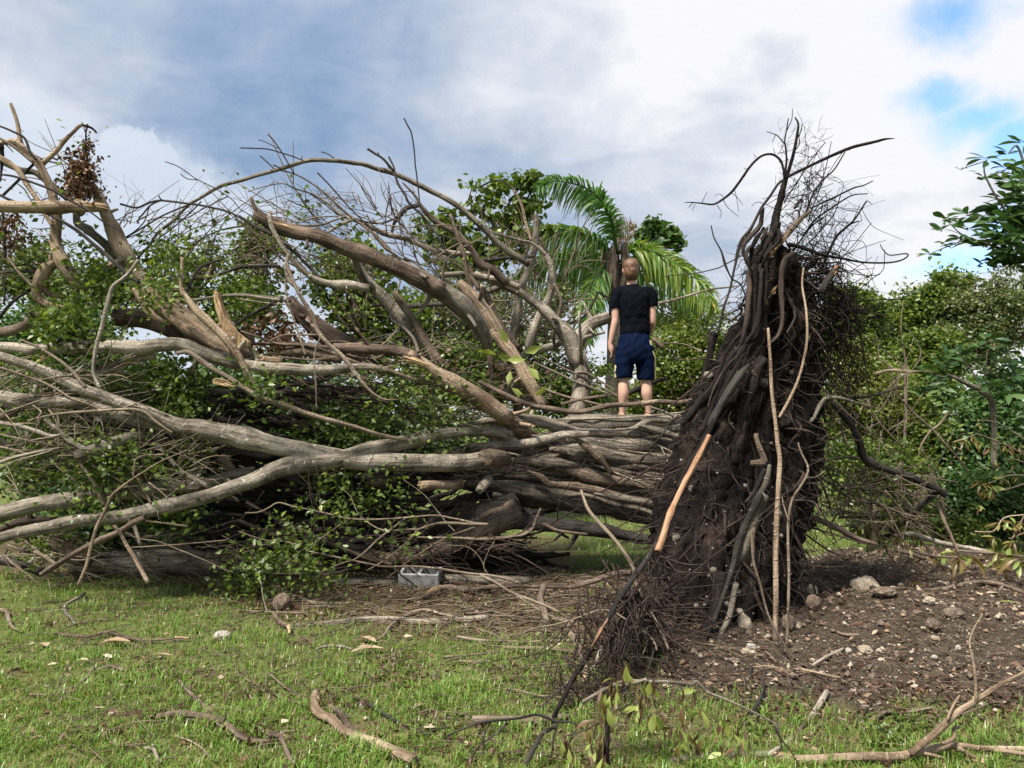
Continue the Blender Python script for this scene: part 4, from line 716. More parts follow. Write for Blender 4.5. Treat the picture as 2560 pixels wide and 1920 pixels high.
for s, w in [("200,950 250,845", 7), ("430,880 470,860 530,900 580,970", 8), ("400,920 440,990 540,1075", 8), ("340,970 380,1030 365,1095", 7), ("640,610 610,640 590,625", 7), ("700,530 680,500", 7), ("500,820 520,900 540,1030", 7), ("120,945 80,990", 8), ("400,890 350,860 320,895", 6), ("140,960 110,1020", 6),
             ("960,400 900,330 870,315 800,290", 12), ("880,320 850,390", 8), ("880,510 860,440", 7), ("950,420 920,480 900,500", 7), ("1000,560 960,480 930,500", 6), ("1050,480 1120,490 1160,460", 8), ("1110,490 1180,520 1250,530", 8), ("1180,430 1150,380 1120,380", 7), ("1180,600 1180,470 1190,420", 8)]:
    root('D', 6.55, (w, w * 0.6), s)
root('D', 6.6, (24, 25, 26, 25, 22), "945,742 900,782 830,892 750,1002 650,1182 570,1282 530,1402 510,1522 478,1660", mat='dark'); root('D', 6.6, (9, 12, 14), "288,1158 300,1220 320,1282 380,1402 410,1522 480,1655", mat='dark'); root('D', 6.6, (7, 7), "520,1570 580,1470 640,1560 690,1500", mat='dark')
root('C', 6.6, (20, 22, 20, 22), "2212,470 2120,650 2060,740 2010,930 1975,1080 1920,1250 1880,1430", mat='dark'); root('C', 6.6, (10, 14, 14), "1825,580 1850,680 1910,790 1950,920 1990,1000 2060,1050 2110,1180", mat='dark')
root('D', 6.4, (44, 32, 24, 18, 16, 14, 12, 10, 8), "1000,1330 1100,1352 1300,1422 1500,1462 1700,1492 1900,1500 2030,1480 2095,1440 2070,1418 1930,1430 1870,1380 1845,1330")
root('D', 6.7, (14, 24, 26, 28), "1720,930 1600,1110 1450,1242 1380,1382 1330,1502 1270,1620"); root('D', 6.7, 14, "1650,1115 1580,1140")
for s, w in [("1200,1000 1450,882 1600,812 1690,790 1780,745", 17), ("1150,1230 1250,1102 1400,992 1580,882 1730,863", 18), ("1060,1130 1150,1050 1230,862 1320,732 1420,642 1520,480", 20), ("1180,1130 1230,972 1300,782 1350,602 1395,380", 12), ("960,950 1000,872 1100,722 1200,562 1340,388", 14),
             ("1680,1015 1740,1120 1820,1192 2065,1292", 6), ("1500,1440 1650,1372 1900,1290", 8), ("1440,1590 1600,1570 1800,1550", 8), ("1120,660 1300,700 1450,750 1590,880", 5), ("1300,800 1350,700 1500,480 1570,460", 8), ("1050,1000 1110,930 1130,900", 20), ("1080,1180 1100,1050 1060,1010", 18), ("1620,1570 1700,1610 1780,1660", 6),
             ("1100,1400 1300,1200 1420,1050 1480,880", 14), ("1000,1450 1200,1180 1330,1080", 18), ("1180,1000 1190,800 1210,620 1270,470", 9), ("1250,960 1400,830", 10), ("1600,1100 1660,960", 8), ("1680,1010 1720,930 1770,960", 9)]:
    root('D', 6.6 + RNG.uniform(-0.15, 0.25), (w, w * 0.9, w * 0.55), s)
root('D', 6.45, (66, 60, 50, 36), "800,1420 900,1330 1000,1222 1100,1112 1195,1025", mat='brown', ragged=0.5); root('D', 6.4, (30, 60, 36), "800,1450 845,1410 880,1340", mat='pinkwood', name='splinter'); root('D', 6.38, (14, 24, 12), "910,1330 950,1280 1000,1240", mat='wood', name='splinter')
root('D', 6.4, (74, 66, 60), "1300,1780 1360,1660 1440,1560", mat='dark', ragged=0.3); root('D', 6.4, (60, 50), "1415,1580 1450,1535", mat='pinkwood', name='splinter', ragged=0.8); root('H', 6.35, (24, 40, 14), "50,205 85,195 130,185", mat='pinkwood', name='splinter'); root('H', 6.35, (20, 36, 20), "200,300 235,255 265,215", mat='wood', name='splinter'); root('H', 6.3, (26, 30), "175,300 180,345", mat='wood', name='splinter')
# the thick black root down the near edge, and its torn strip of pale wood
root('G', (6.4, 6.45, 6.5), (110, 90, 70, 30), "2120,180 1960,400 1790,600 1640,800", lump=0.25, lobes=0.14, wig=0.03); root('G', (6.1, 6.0), (70, 80, 50, 20), "2240,300 2150,480 2090,700 2070,900", lump=0.25, wig=0.03); root('G', (6.5, 6.6), (50, 60, 30), "1900,480 1740,640 1590,830", lump=0.25, wig=0.03)
root('G', (6.0, 5.8), (34, 54, 58, 56, 50), "2120,360 2060,420 1980,540 1900,690 1815,840", mat='dark'); root('G', (5.8, 5.62), (46, 44), "1850,790 1700,1060 1560,1330", mat='black'); 
root('K', (5.72, 5.6, 5.4), (36, 44, 46, 44, 56, 60), "1800,-40 1660,235 1570,420 1490,600 1430,760 1390,865", mat='black')
root('K', (5.68, 5.55, 5.34), (34, 44, 44, 42, 56, 54), "1812,-40 1672,235 1582,420 1500,600 1440,770 1400,880", mat='pinkwood', name='torn_wood', ragged=0.2)
root('G', 6.0, (24, 24, 20), "2130,350 2070,400 2050,480 2060,540 2110,570 2150,580", mat='dark'); root('G', 6.0, (10, 8), "2100,385 2150,400 2200,460", mat='stick')
root('G', 7.6, (90, 56, 46, 44, 40), "1850,100 1835,160 1815,260 1780,400 1755,560", mat='black', lump=0.14); root('G', 7.0, 20, "1760,560 1700,700 1700,820 1690,1000", mat='dark')
root('K', (5.5, 5.1, 4.7), (36, 42, 44, 42, 38), "1400,800 1300,962 1200,1102 1100,1252 1000,1422 890,1610", mat='dark'); root('K', (4.78, 4.68), (40, 30), "1000,1420 890,1610", mat='pinkwood', name='splinter'); root('O', (4.9, 4.5, 4.2), (48, 52, 46, 40), "1420,480 1330,622 1220,802 1130,1002 1040,1150", mat='black'); root('O', (4.8, 4.3), (30, 26, 14), "1330,620 1150,850 950,1030 870,1130", mat='dark')
for q_ in range(34): root('O', (5.3, 4.95, 4.6), (RNG.uniform(8, 26), RNG.uniform(6, 20), 9, 4), f"{1840 + RNG.normal() * 90},{-60 + RNG.normal() * 40} {1770 + RNG.normal() * 90},{200 + RNG.normal() * 40} {1680 + RNG.normal() * 80},{470 + RNG.normal() * 60} {1580 + RNG.normal() * 90},{720 + RNG.normal() * 120}", mat=('black', 'root')[q_ % 2], wig=0.012, lump=0.15)
root('L', 5.75, (60, 50, 44, 36), "130,420 30,640 -60,860 -150,1200 -330,1640", mat='dark'); root('R', 5.9, (40, 70, 60), "1060,870 1100,1000 1150,1160 1010,1180", mat='brown'); root('R', 5.9, (50, 44, 30), "1150,1240 1100,1380 1040,1490 950,1600", mat='dark'); root('R', 5.85, (40, 60, 70, 70), "1210,1200 1180,1380 1080,1580 960,1900", mat='grey')
root('L', 5.8, (90, 110, 90), "150,430 60,660 -40,950", mat='grey'); root('L', 5.75, (26, 24), "75,690 70,950 60,1000", mat='brown'); root('L', 5.8, (120, 100, 60), "-190,1050 -220,1350 -340,1560"); root('L', 5.7, (46, 44), "-60,1130 -110,1380 -170,1520 -190,1660", mat='grey')
# right-hand drooping roots
root('H', 6.6, (18, 22, 20, 16, 14, 10), "640,200 720,240 800,292 870,432 920,602 950,802 980,982 1025,1178"); root('H', 6.5, (28, 34, 36, 32, 26, 22, 16), "430,1282 530,1270 580,1192 640,1102 720,1085 820,1105 900,1132 1025,1165", mat='grey')
root('H', (6.6, 6.9), (30, 44, 54, 58, 56), "690,1130 780,1232 870,1332 910,1452 950,1562 1040,1622", mat='dark'); root('L', (6.9, 7.2), (52, 56, 52, 50, 54, 58), "900,60 950,132 1050,202 1250,272 1450,352 1590,425", mat='dark'); root('L', (7.2, 7.6), (44, 46, 50), "1520,412 1350,562 1200,692 1110,780", mat='dark')
root('L', (7.6, 7.8), (34, 34, 36, 38, 36), "1180,755 1270,745 1350,742 1500,792 1650,832 1950,885", mat='pale'); root('L', 6.9, (44, 48, 44, 36), "430,655 550,622 650,652 750,702 900,782 1050,825", mat='brown'); root('L', 7.2, 30, "1190,870 1300,890 1430,940", mat='brown'); root('L', 7.25, (20, 26, 26, 24), "1560,420 1530,500 1570,620 1610,710 1700,900", mat='tan'); root('L', 7.2, 14, "1590,400 1595,460 1560,480 1530,470", mat='tan'); root('L', 7.0, 16, "480,740 560,800 680,880 800,920", mat='brown')
root('H', 6.4, (12, 16, 18), "130,620 180,520 330,420", mat='root'); root('H', 6.5, (20, 20, 14), "-10,830 40,830 60,820", mat='grey'); root('H', 6.5, 18, "700,990 560,960 250,950", mat='root'); root('H', 6.9, (20, 22, 12), "750,1090 900,1090 1050,1060 1270,990", mat='dark'); root('H', 6.7, (20, 18), "700,1140 760,1240 790,1400 830,1480", mat='grey')
root('H', 6.5, 20, "470,170 600,150 750,240 830,330"); root('H', 6.6, 16, "560,240 650,260 730,300 800,420 790,600"); root('H', 6.6, 14, "640,320 700,420 690,700 650,900")

# finer roots and root hair over the plate (one part)
rs = np.random.RandomState(41)
def plate_pt(u, th):
    r_ = int(u * (n_ - 1)); return V_[r_ * NS + int(th / (2 * PI) * NS) % NS]
rh = Acc()
for _ in range(1000):
    u, th = rs.rand() ** 0.8, rs.uniform(PI * 0.9, 2.1 * PI); a = plate_pt(u, th); out = np.array([math.cos(th), math.sin(th) * 0.9, rs.normal() * 0.4])
    L = rs.uniform(0.15, 0.75); dn = np.array([rs.normal() * 0.5, rs.normal() * 0.3, -rs.uniform(-0.1, 1.0)])
    r = rs.uniform(0.0015, 0.0065) * (1 if rs.rand() < 0.88 else 2.2); L *= rs.uniform(0.5, 1.2)
    p_ = [a - out * 0.03, a + out * rs.uniform(0.02, 0.09) + dn * L * 0.3, a + out * rs.uniform(0.02, 0.12) + dn * L * 0.7 + rs.normal(size=3) * 0.05, a + out * rs.uniform(0.01, 0.16) + dn * L + rs.normal(size=3) * 0.07]
    for q in p_: q[2] = max(q[2], 0.01)
    tube_geo(rh, p_, (r, r, r * 0.5), 4 if r < 0.008 else 6, n=8, lump=0.15, wig=0.012)
rh.build('fine_roots', M['root'], plate)['kind'] = 'stuff'
rh = Acc()
for _ in range(700):
    u, th = rs.rand(), rs.uniform(0, 2 * PI); a = plate_pt(u, th); out = np.array([math.cos(th), math.sin(th), rs.normal() * 0.6])
    L = rs.uniform(0.05, 0.3); r = rs.uniform(0.0012, 0.004); e = out * L * rs.uniform(0.3, 1) + np.array([0, 0, -L * rs.rand()]) + rs.normal(size=3) * 0.05
    tube_geo(rh, [a, a + e * 0.5 + rs.normal(size=3) * 0.02, a + e], (r, r * 0.5), 3, n=5, lump=0)
# tangle of fine dead roots above the plate
for _ in range(260):
    x, y = rs.uniform(980, 1560), rs.uniform(930, 1680); 
    if rs.rand() < 0.35: x, y = rs.normal(1180, 120), rs.normal(1000, 220)
    a = P(*cv('D', x, y), rs.uniform(6.4, 7.0)); an = rs.uniform(0, 2 * PI); L = rs.uniform(0.08, 0.28); dr = np.array([math.cos(an), rs.normal() * 0.5, math.sin(an)]); r = rs.uniform(0.0012, 0.0042)
    tube_geo(rh, [a, a + dr * L * 0.5 + rs.normal(size=3) * 0.045, a + dr * L + rs.normal(size=3) * 0.07], (r, r * 0.7), 3, n=7, lump=0, wig=0.008)
for _ in range(80):
    x, y = rs.uniform(900, 1300), rs.uniform(250, 1000); a = P(*cv('D', x - (y - 250) * 0.05, y), rs.uniform(6.5, 6.8)); an = rs.normal(0.9, 0.7); L = rs.uniform(0.05, 0.2)
    dr = np.array([math.cos(an), rs.normal() * 0.4, math.sin(an)]); r = rs.uniform(0.0012, 0.0025); tube_geo(rh, [a, a + dr * L * 0.5 + rs.normal(size=3) * 0.02, a + dr * L], (r, r * 0.6), 3, n=5, lump=0)
for _ in range(260):                      # beards hanging on the right side
    x, y = rs.uniform(520, 900), rs.uniform(150, 1200); a = P(*cv('H', x, y), rs.uniform(6.5, 7.1)); L = rs.uniform(0.1, 0.45); r = rs.uniform(0.0015, 0.005)
    e = np.array([rs.normal() * 0.12 + 0.06, rs.normal() * 0.1, -L]); tube_geo(rh, [a, a + e * 0.5 + rs.normal(size=3) * 0.03, a + e], (r, r * 0.5), 3, n=6, lump=0, wig=0.01)
for _ in range(420):
    x, y = rs.uniform(430, 850), rs.uniform(-60, 700); a = P(*cv('H', x - (y < 150) * 60, y), rs.uniform(6.5, 7.1)); an = rs.uniform(0, 2 * PI); L = rs.uniform(0.1, 0.4); dr = np.array([math.cos(an), rs.normal() * 0.5, math.sin(an) - 0.3]); r = rs.uniform(0.0015, 0.006)
    tube_geo(rh, [a, a + dr * L * 0.5 + rs.normal(size=3) * 0.06, a + dr * L + rs.normal(size=3) * 0.08], (r, r * 0.6), 4, n=7, lump=0, wig=0.012)
rh.build('root_hair', M['black'], plate)['kind'] = 'stuff'
rh = Acc()                               # tangle of pale thin roots at the plate's right foot
brush(rh, 'L', 650, 150, 1400, 700, 6.9, 7.9, 95, 350, -40, 40, 12, rs); brush(rh, 'H', 750, 1000, 1300, 1600, 7.6, 9.5, 40, 350, 90, 35, 9, rs)
rh.build('root_sprays', M['twig'], plate)['kind'] = 'stuff'

rs = np.random.RandomState(43); rh = Acc()
brush(rh, 'O', 1250, -150, 2200, 700, 4.9, 5.7, 170, 700, -60, 40, 16, rs, 0.5); brush(rh, 'O', 1000, 500, 1750, 1250, 4.3, 4.9, 120, 520, -65, 40, 14, rs, 0.5); brush(rh, 'K', 900, 900, 1500, 1650, 5.2, 6.0, 120, 420, -70, 35, 12, rs, 0.5)
rh.build('root_sprays', M['root'], plate)['kind'] = 'stuff'
rh = Acc()
for _ in range(230):
    u, th = rs.rand() ** 0.6, rs.uniform(PI * 0.9, 2.1 * PI); a = plate_pt(u, th); r_ = 0.008 * math.exp(rs.exponential(0.55)); r_ = min(r_, 0.05)
    dv = rs.normal(size=(14, 3)); dv /= np.linalg.norm(dv, axis=1)[:, None]; uu = np.arange(7) * 2 * PI / 7; vv = np.linspace(-PI / 2, PI / 2, 5); U2, V2 = np.meshgrid(uu, vv)
    D_ = np.stack([np.cos(V2) * np.cos(U2), np.cos(V2) * np.sin(U2), np.sin(V2)], -1); kk = 1 + 0.3 * psn(D_ * 2.2, rs.rand() * 40); VV = (a + D_ * kk[..., None] * r_).reshape(-1, 3)
    i = np.arange(4)[:, None] * 7; j = np.arange(7)[None]; rh.add(VV, np.stack([i + j, i + (j + 1) % 7, i + 7 + (j + 1) % 7, i + 7 + j], -1).reshape(-1, 4))
mm, t = mat_new('stone_in_roots'); finish(mm, t, t.mix(t.noise(t.n('ShaderNodeNewGeometry').outputs['Position'], 40, 4, 0.7), (0.05, 0.04, 0.034, 1), (0.30, 0.26, 0.21, 1)), 0.95)
rh.build('stones', mm, plate)['kind'] = 'stuff'
# ------------------------------------------------------------------ trees and bushes behind
def plant(name, label, cat, lobes, mat, n_clump, per, size, seed, trunk=None, trunk_w=0.12, bare=0.0, dense=1.0, tint=(0.48, 0.22), aspect=0.6, group=None, bark_='twig', low=0.0):
    """lobes: (px, py, rx, ry, d) of each lump of the crown as it stands at distance d"""
    rs = np.random.RandomState(seed)
    LB = []
    for px, py, rx, ry, d in lobes:
        c = P(px, py, d); LB.append((c, np.array([rx * d / FPX, 0.65 * (rx + ry) / 2 * d / FPX, ry * d / FPX])))
    c0 = np.mean([c for c, _ in LB], 0); tb = np.array(trunk if trunk is not None else (c0[0], c0[1], 0.0)); tb[2] = 0
    root_ = thing(name, label, cat, tb, group)
    cr, wd = Acc(), Acc()
    tr_top = np.array([c0[0], c0[1], max(0.3, min(c[2] - 0.5 * r[2] for c, r in LB))])
    mid = (tb + tr_top) / 2 + rs.normal(size=3) * [0.08, 0.08, 0]
    tube_geo(wd, [tb - [0, 0, 0.05], mid, tr_top], (trunk_w, trunk_w * 0.8, trunk_w * 0.6), 8, lump=0.1)
    vol = np.array([r.prod() for _, r in LB]) ** 0.67; vol /= vol.sum()
    for i in range(n_clump):
        c, r = LB[rs.choice(len(LB), p=vol)]
        v = rs.normal(size=3); v /= np.linalg.norm(v); v *= rs.uniform(0.25, 1.0) ** 0.45 * rs.uniform(0.75, 1.12)
        q = c + v * r
        if q[2] < 0.12 + low: q[2] = 0.12 + low + rs.rand() * 0.3
        start = tr_top * 0.5 + c * 0.5 + rs.normal(size=3) * r * 0.25; start[2] = min(start[2], max(q[2] - 0.05, 0.1))
        if i % 2 == 0 or bare > 0.3:
            w = rs.uniform(0.008, 0.018) * (1 + trunk_w)
            tube_geo(wd, [tr_top if i % 4 == 0 else start, (start + q) / 2 + rs.normal(size=3) * r * 0.12, q, q + v * r * 0.15], (w * 1.8, w, w * 0.5, w * 0.25), 4, n=8, lump=0.05)
        if rs.rand() < bare: continue
        m_ = int(per * rs.uniform(0.5, 1.5)); sg = rs.uniform(0.07, 0.16) * (r.mean() ** 0.5) * 1.35
        C = q + rs.normal(size=(m_, 3)) * np.array([1, 1, 0.75]) * sg; C[:, 2] = np.maximum(C[:, 2], 0.03)
        lo = rs.normal(tint[0], 0.10)
        leaves_geo(cr, C, size, aspect, np.clip(rs.normal(lo, tint[1] * 0.7, m_), 0, 1), 0.25, rs=rs)
    wd.build('trunk', M[bark_], root_); cr.build('crown', M[mat], root_)
    return root_
plant('leafy_tree', 'dull green tree behind the snapped tan limb at the far left edge', 'tree', [(40, 680, 110, 70, 12), (130, 640, 60, 50, 12)], 'leafgrey', 60, 70, 0.085, 1, bare=0.2)
plant('leafy_tree', 'thin grey-green tree between the two tan broken limbs', 'tree', [(230, 720, 120, 70, 11.5)], 'leafgrey', 55, 70, 0.085, 2, bare=0.25)
plant('leafy_tree', 'loose leafy tree behind the thick tan stump of the fallen tree', 'tree', [(440, 700, 130, 90, 11.5), (520, 640, 60, 60, 11.5)], 'leaf', 52, 46, 0.085, 3, bare=0.35)
plant('leafy_tree', 'bright green tree hanging behind the standing pale splinter', 'tree', [(640, 680, 80, 110, 11.5), (580, 780, 90, 70, 11.5), (660, 600, 60, 50, 11.5)], 'leaf', 80, 58, 0.085, 4, tint=(0.62, 0.22))
plant('leafy_tree', 'fresh green tree behind the dark broken limb, left of the round-leaved tree', 'tree', [(900, 720, 110, 100, 12), (960, 820, 130, 110, 12), (880, 640, 60, 40, 12)], 'leaf', 95, 55, 0.095, 5, tint=(0.65, 0.22), aspect=0.8)
plant('seagrape_tree', 'round-leaved tree with its top above the tangle, left of the palm', 'tree', [(1265, 505, 100, 62, 13.5), (1100, 580, 100, 55, 13.5), (1330, 570, 70, 60, 13.5), (1180, 640, 130, 60, 13.5), (1330, 470, 40, 40, 13.5)], 'leaf', 105, 30, 0.12, 6, bare=0.22, aspect=0.95, tint=(0.52, 0.28))
plant('seagrape_tree', 'thin tree with one tuft of round leaves just right of the palm crown', 'tree', [(1635, 585, 48, 30, 15), (1680, 600, 30, 28, 15), (1610, 575, 25, 25, 15)], 'leafdark', 34, 26, 0.13, 7, bare=0.1, aspect=0.95, trunk_w=0.04)
plant('brushy_shrub', 'brown-green twiggy shrub behind the leaning tan limbs left of the person', 'shrub', [(1280, 800, 190, 110, 12.5), (1130, 800, 150, 130, 12.5), (1330, 930, 160, 90, 12.5)], 'leafgrey', 210, 60, 0.075, 8, bare=0.35)
plant('brushy_shrub', 'green bush low behind the upright pale limbs', 'shrub', [(1160, 940, 190, 90, 11.5), (1420, 960, 110, 80, 12.5)], 'leaf', 130, 70, 0.08, 9, bare=0.15, low=0.5)
plant('leafy_bush', 'yellow-green bush beside the person, in front of the palm fronds', 'bush', [(1720, 900, 150, 110, 14), (1640, 990, 120, 70, 14), (1790, 990, 120, 80, 14)], 'leafyel', 260, 85, 0.075, 10, low=0.75, tint=(0.5, 0.22))
plant('leafy_bush', 'greyish open bush under the right-hand palm fronds', 'bush', [(1720, 800, 120, 50, 16), (1690, 760, 60, 40, 16)], 'leafgrey', 70, 50, 0.085, 11, bare=0.3)
plant('leafy_tree', 'deep green tree rising just right of the root mass', 'tree', [(2130, 780, 80, 70, 15), (2100, 860, 90, 90, 15), (2170, 760, 40, 40, 15)], 'leaf', 150, 85, 0.10, 12, tint=(0.6, 0.2))
plant('leafy_tree', 'tall green tree in the middle of the far thicket', 'tree', [(2300, 790, 120, 80, 16), (2250, 850, 110, 90, 16), (2380, 740, 60, 60, 16), (2340, 700, 40, 30, 16)], 'leaf', 230, 85, 0.10, 13, tint=(0.62, 0.22))
plant('leafy_tree', 'brownish half-bare tree above the broad-leaved shrub', 'tree', [(2470, 780, 130, 90, 15.5), (2420, 850, 120, 80, 15.5), (2530, 720, 60, 60, 15.5)], 'leafgrey', 220, 75, 0.085, 14, bare=0.2, tint=(0.55, 0.3))
plant('leafy_bush', 'yellowish grassy bush right behind the drooping roots', 'bush', [(2180, 1000, 130, 100, 11.5), (2230, 1120, 140, 100, 11.5), (2130, 900, 70, 60, 11.5)], 'leafyel', 330, 85, 0.06, 15, bare=0.1, tint=(0.48, 0.22))
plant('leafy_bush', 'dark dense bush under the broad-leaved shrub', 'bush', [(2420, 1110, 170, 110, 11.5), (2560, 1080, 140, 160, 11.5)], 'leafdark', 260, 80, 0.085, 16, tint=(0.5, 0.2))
plant('leafy_bush', 'mixed green bush between the forked dead stem and the broad-leaved shrub', 'bush', [(2290, 960, 90, 110, 12.5), (2340, 880, 70, 60, 12.5)], 'leaf', 190, 85, 0.075, 17, tint=(0.55, 0.22))
plant('low_undergrowth_bush', 'low green weeds at the edge of the bare soil', 'bush', [(2390, 1320, 70, 32, 9.6), (2250, 1290, 80, 40, 9.8)], 'leaf', 46, 40, 0.06, 18, trunk_w=0.02, tint=(0.6, 0.2))
plant('brushy_shrub', 'dry brown twiggy scrub behind the bent root and the soil', 'shrub', [(2220, 1230, 160, 70, 10.6), (2380, 1230, 140, 70, 10.6)], 'leafgrey', 130, 36, 0.055, 19, bare=0.5, trunk_w=0.03, tint=(0.65, 0.3))
plant('low_undergrowth_bush', 'weedy bush just behind the drooping roots at ground level', 'bush', [(2130, 1180, 110, 90, 9.2), (2230, 1180, 90, 70, 9.6)], 'leaf', 90, 55, 0.06, 40, bare=0.3, trunk_w=0.02, tint=(0.5, 0.25))
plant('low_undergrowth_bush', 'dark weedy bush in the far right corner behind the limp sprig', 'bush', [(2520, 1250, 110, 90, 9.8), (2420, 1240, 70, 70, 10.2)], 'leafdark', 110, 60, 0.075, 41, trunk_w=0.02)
plant('leafy_bush', 'leafy bush closing the gap under the tall trees right of the root mass', 'bush', [(2080, 1080, 90, 110, 13), (2160, 1120, 110, 90, 13)], 'leaf', 130, 70, 0.08, 42, trunk_w=0.04)
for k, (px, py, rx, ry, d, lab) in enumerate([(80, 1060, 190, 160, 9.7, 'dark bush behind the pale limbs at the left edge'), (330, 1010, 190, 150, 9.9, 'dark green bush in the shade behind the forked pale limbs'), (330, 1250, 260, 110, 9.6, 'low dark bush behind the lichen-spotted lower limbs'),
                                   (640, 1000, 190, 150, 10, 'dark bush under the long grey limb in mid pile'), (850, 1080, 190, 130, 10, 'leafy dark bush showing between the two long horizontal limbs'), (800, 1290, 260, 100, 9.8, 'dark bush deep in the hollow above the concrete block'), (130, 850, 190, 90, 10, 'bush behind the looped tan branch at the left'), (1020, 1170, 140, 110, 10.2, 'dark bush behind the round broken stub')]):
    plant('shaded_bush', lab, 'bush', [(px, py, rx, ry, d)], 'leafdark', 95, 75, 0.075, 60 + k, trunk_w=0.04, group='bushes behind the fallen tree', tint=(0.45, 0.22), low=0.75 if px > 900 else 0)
# the far wood: reads as one mass
rs = np.random.RandomState(77); fa = Acc()
for x in np.arange(-34, 36, 1.1):
    d = 27 + rs.uniform(-2, 4); hgt = rs.uniform(2.0, 3.6); gapx = 1280 + x / d * FPX
    if 1330 < gapx < 1640: d += 6
    for _ in range(22):
        q = np.array([x + rs.normal() * 0.8, d + rs.normal() * 0.8, rs.uniform(0.1, hgt)])
        leaves_geo(fa, q + rs.normal(size=(34, 3)) * 0.35, 0.22, 0.6, np.clip(rs.normal(rs.uniform(0.3, 0.6), 0.2, 34), 0, 1), 0.2, rs=rs)
o = fa.build('distant_wood', M['leaf'], base=(0, 27, 0)); tag(o, 'distant green wood closing the view beyond the lawn', 'wood', kind='stuff')
# twiggy stems in the thicket on the right: each a dead sapling
def sapling(label, segs, mat='twig', d=10.5, crop='U', cat='dead sapling'):
    a = Acc(); base = None
    for w, s in segs:
        pts = pp(s); k = CR[crop][2]; W3 = [P(*cv(crop, *q), d) for q in pts]
        tube_geo(a, W3, np.maximum(np.atleast_1d(w) * k * d / FPX / 2, 0.003), 6, wig=0.004); 
        if base is None: base = W3[0]
    b = np.array(base); b[2] = max(0, b[2]); o = a.build('dead_sapling', M[mat], base=b); tag(o, label, cat, 'dead saplings in the thicket'); return o
sapling('pale forked dead sapling standing in the yellow-green bush', [((46, 40, 34, 20, 14, 10), "560,2300 575,1650 570,1350 580,1050 520,700 515,450 540,180"), ((30, 20, 10), "590,1600 600,1300 600,1100 540,880"), ((20, 16, 10), "575,1150 500,1050 380,930 220,830"), ((18, 14, 8), "700,1110 790,900 740,760 640,610 560,520")])
sapling('thin bent dead stem leaning across the yellowish bush', [((26, 24, 18, 10), "600,1640 480,1480 330,1080 215,980 190,760 150,590"), ((16, 12), "215,980 350,1080 420,1120")], d=10.8)
sapling('pale fallen pole lying level in the bush', [((50, 52, 46), "140,1190 330,1145 550,1150 790,1165")], 'stick', 9.9)
sapling('dead stems crossing in the shade left of the wilted leaves', [((26, 26, 24, 18), "400,0 520,140 700,300 900,520 1020,660 1075,745"), ((16, 22, 24, 24), "560,620 590,480 690,315 740,285 800,230 890,110"), ((40, 34, 24, 20), "860,1400 800,1000 690,740 660,620 600,520")], 'stick', 9.6, 'V')
# broad-leaved trees: every leaf a part
def blade_mesh(name, mat, L=1.0, w=0.24, tint=0.5, curl=0.25, n=5):
    a = Acc(); u = np.linspace(0, 1, n + 1); half = w / 2 * np.sin(PI * u ** 1.45) ** 0.8 + 0.004
    mid = np.stack([u * 0, u * L, -curl * u ** 2 * L], 1); up = 0.35 * half
    V = np.vstack([mid + np.stack([-half, u * 0, up], 1), mid, mid + np.stack([half, u * 0, up], 1)]); k = n + 1; i = np.arange(n)
    a.add(V, np.vstack([np.stack([i, i + k, i + k + 1, i + 1], 1), np.stack([i + k, i + 2 * k, i + 2 * k + 1, i + k + 1], 1)]), None, None, tint)
    o = a.build(name, M[mat], base=(0, 0, 0)); me = o.data; bpy.data.objects.remove(o); return me
def put_leaf(me, pos, dr, size, parent, rs, name='leaf', label=None):
    o = bpy.data.objects.new(name, me); COL.objects.link(o); o.parent = parent
    q = Vector(dr).to_track_quat('Y', 'Z') @ Matrix.Rotation(rs.normal() * 0.6, 4, 'Y').to_quaternion()
    o.location = Vector(np.asarray(pos) - np.array(parent['base_xyz'])); o.rotation_mode = 'QUATERNION'; o.rotation_quaternion = q; o.scale = (size,) * 3
    if label: o['label'] = label
    return o
BL = [blade_mesh('broad_leaf', 'bigleaf', tint=tt, curl=cu, w=ww) for tt, cu, ww in [(0.15, 0.15, 0.30), (0.35, 0.3, 0.27), (0.5, 0.1, 0.32), (0.65, 0.4, 0.28), (0.85, 0.2, 0.3)]]
WL = [blade_mesh('wilted_leaf', 'wilt', tint=tt, curl=cu, w=ww) for tt, cu, ww in [(0.2, 0.5, 0.22), (0.45, 0.7, 0.2), (0.7, 0.5, 0.26), (0.95, 0.4, 0.28)]]
def whorl(root_, c, n, L, rs, meshes, main=None, droop=0.2, name='leaf'):
    ax = np.array([0, -0.2, 0.6]) if main is None else np.asarray(main, float)
    for j in range(n):
        an = j * 2.4 + rs.rand() * 0.6; e1 = np.cross(ax, [0.3, 1, 0.2]); e1 /= np.linalg.norm(e1); e2 = np.cross(ax, e1); e2 /= np.linalg.norm(e2)
        dr = e1 * math.cos(an) + e2 * math.sin(an) + ax / np.linalg.norm(ax) * rs.uniform(0.0, 0.8); dr[2] -= droop * rs.rand()
        put_leaf(meshes[rs.randint(len(meshes))], c + rs.normal(size=3) * 0.015, dr, L * rs.uniform(0.7, 1.2), root_, rs, name)
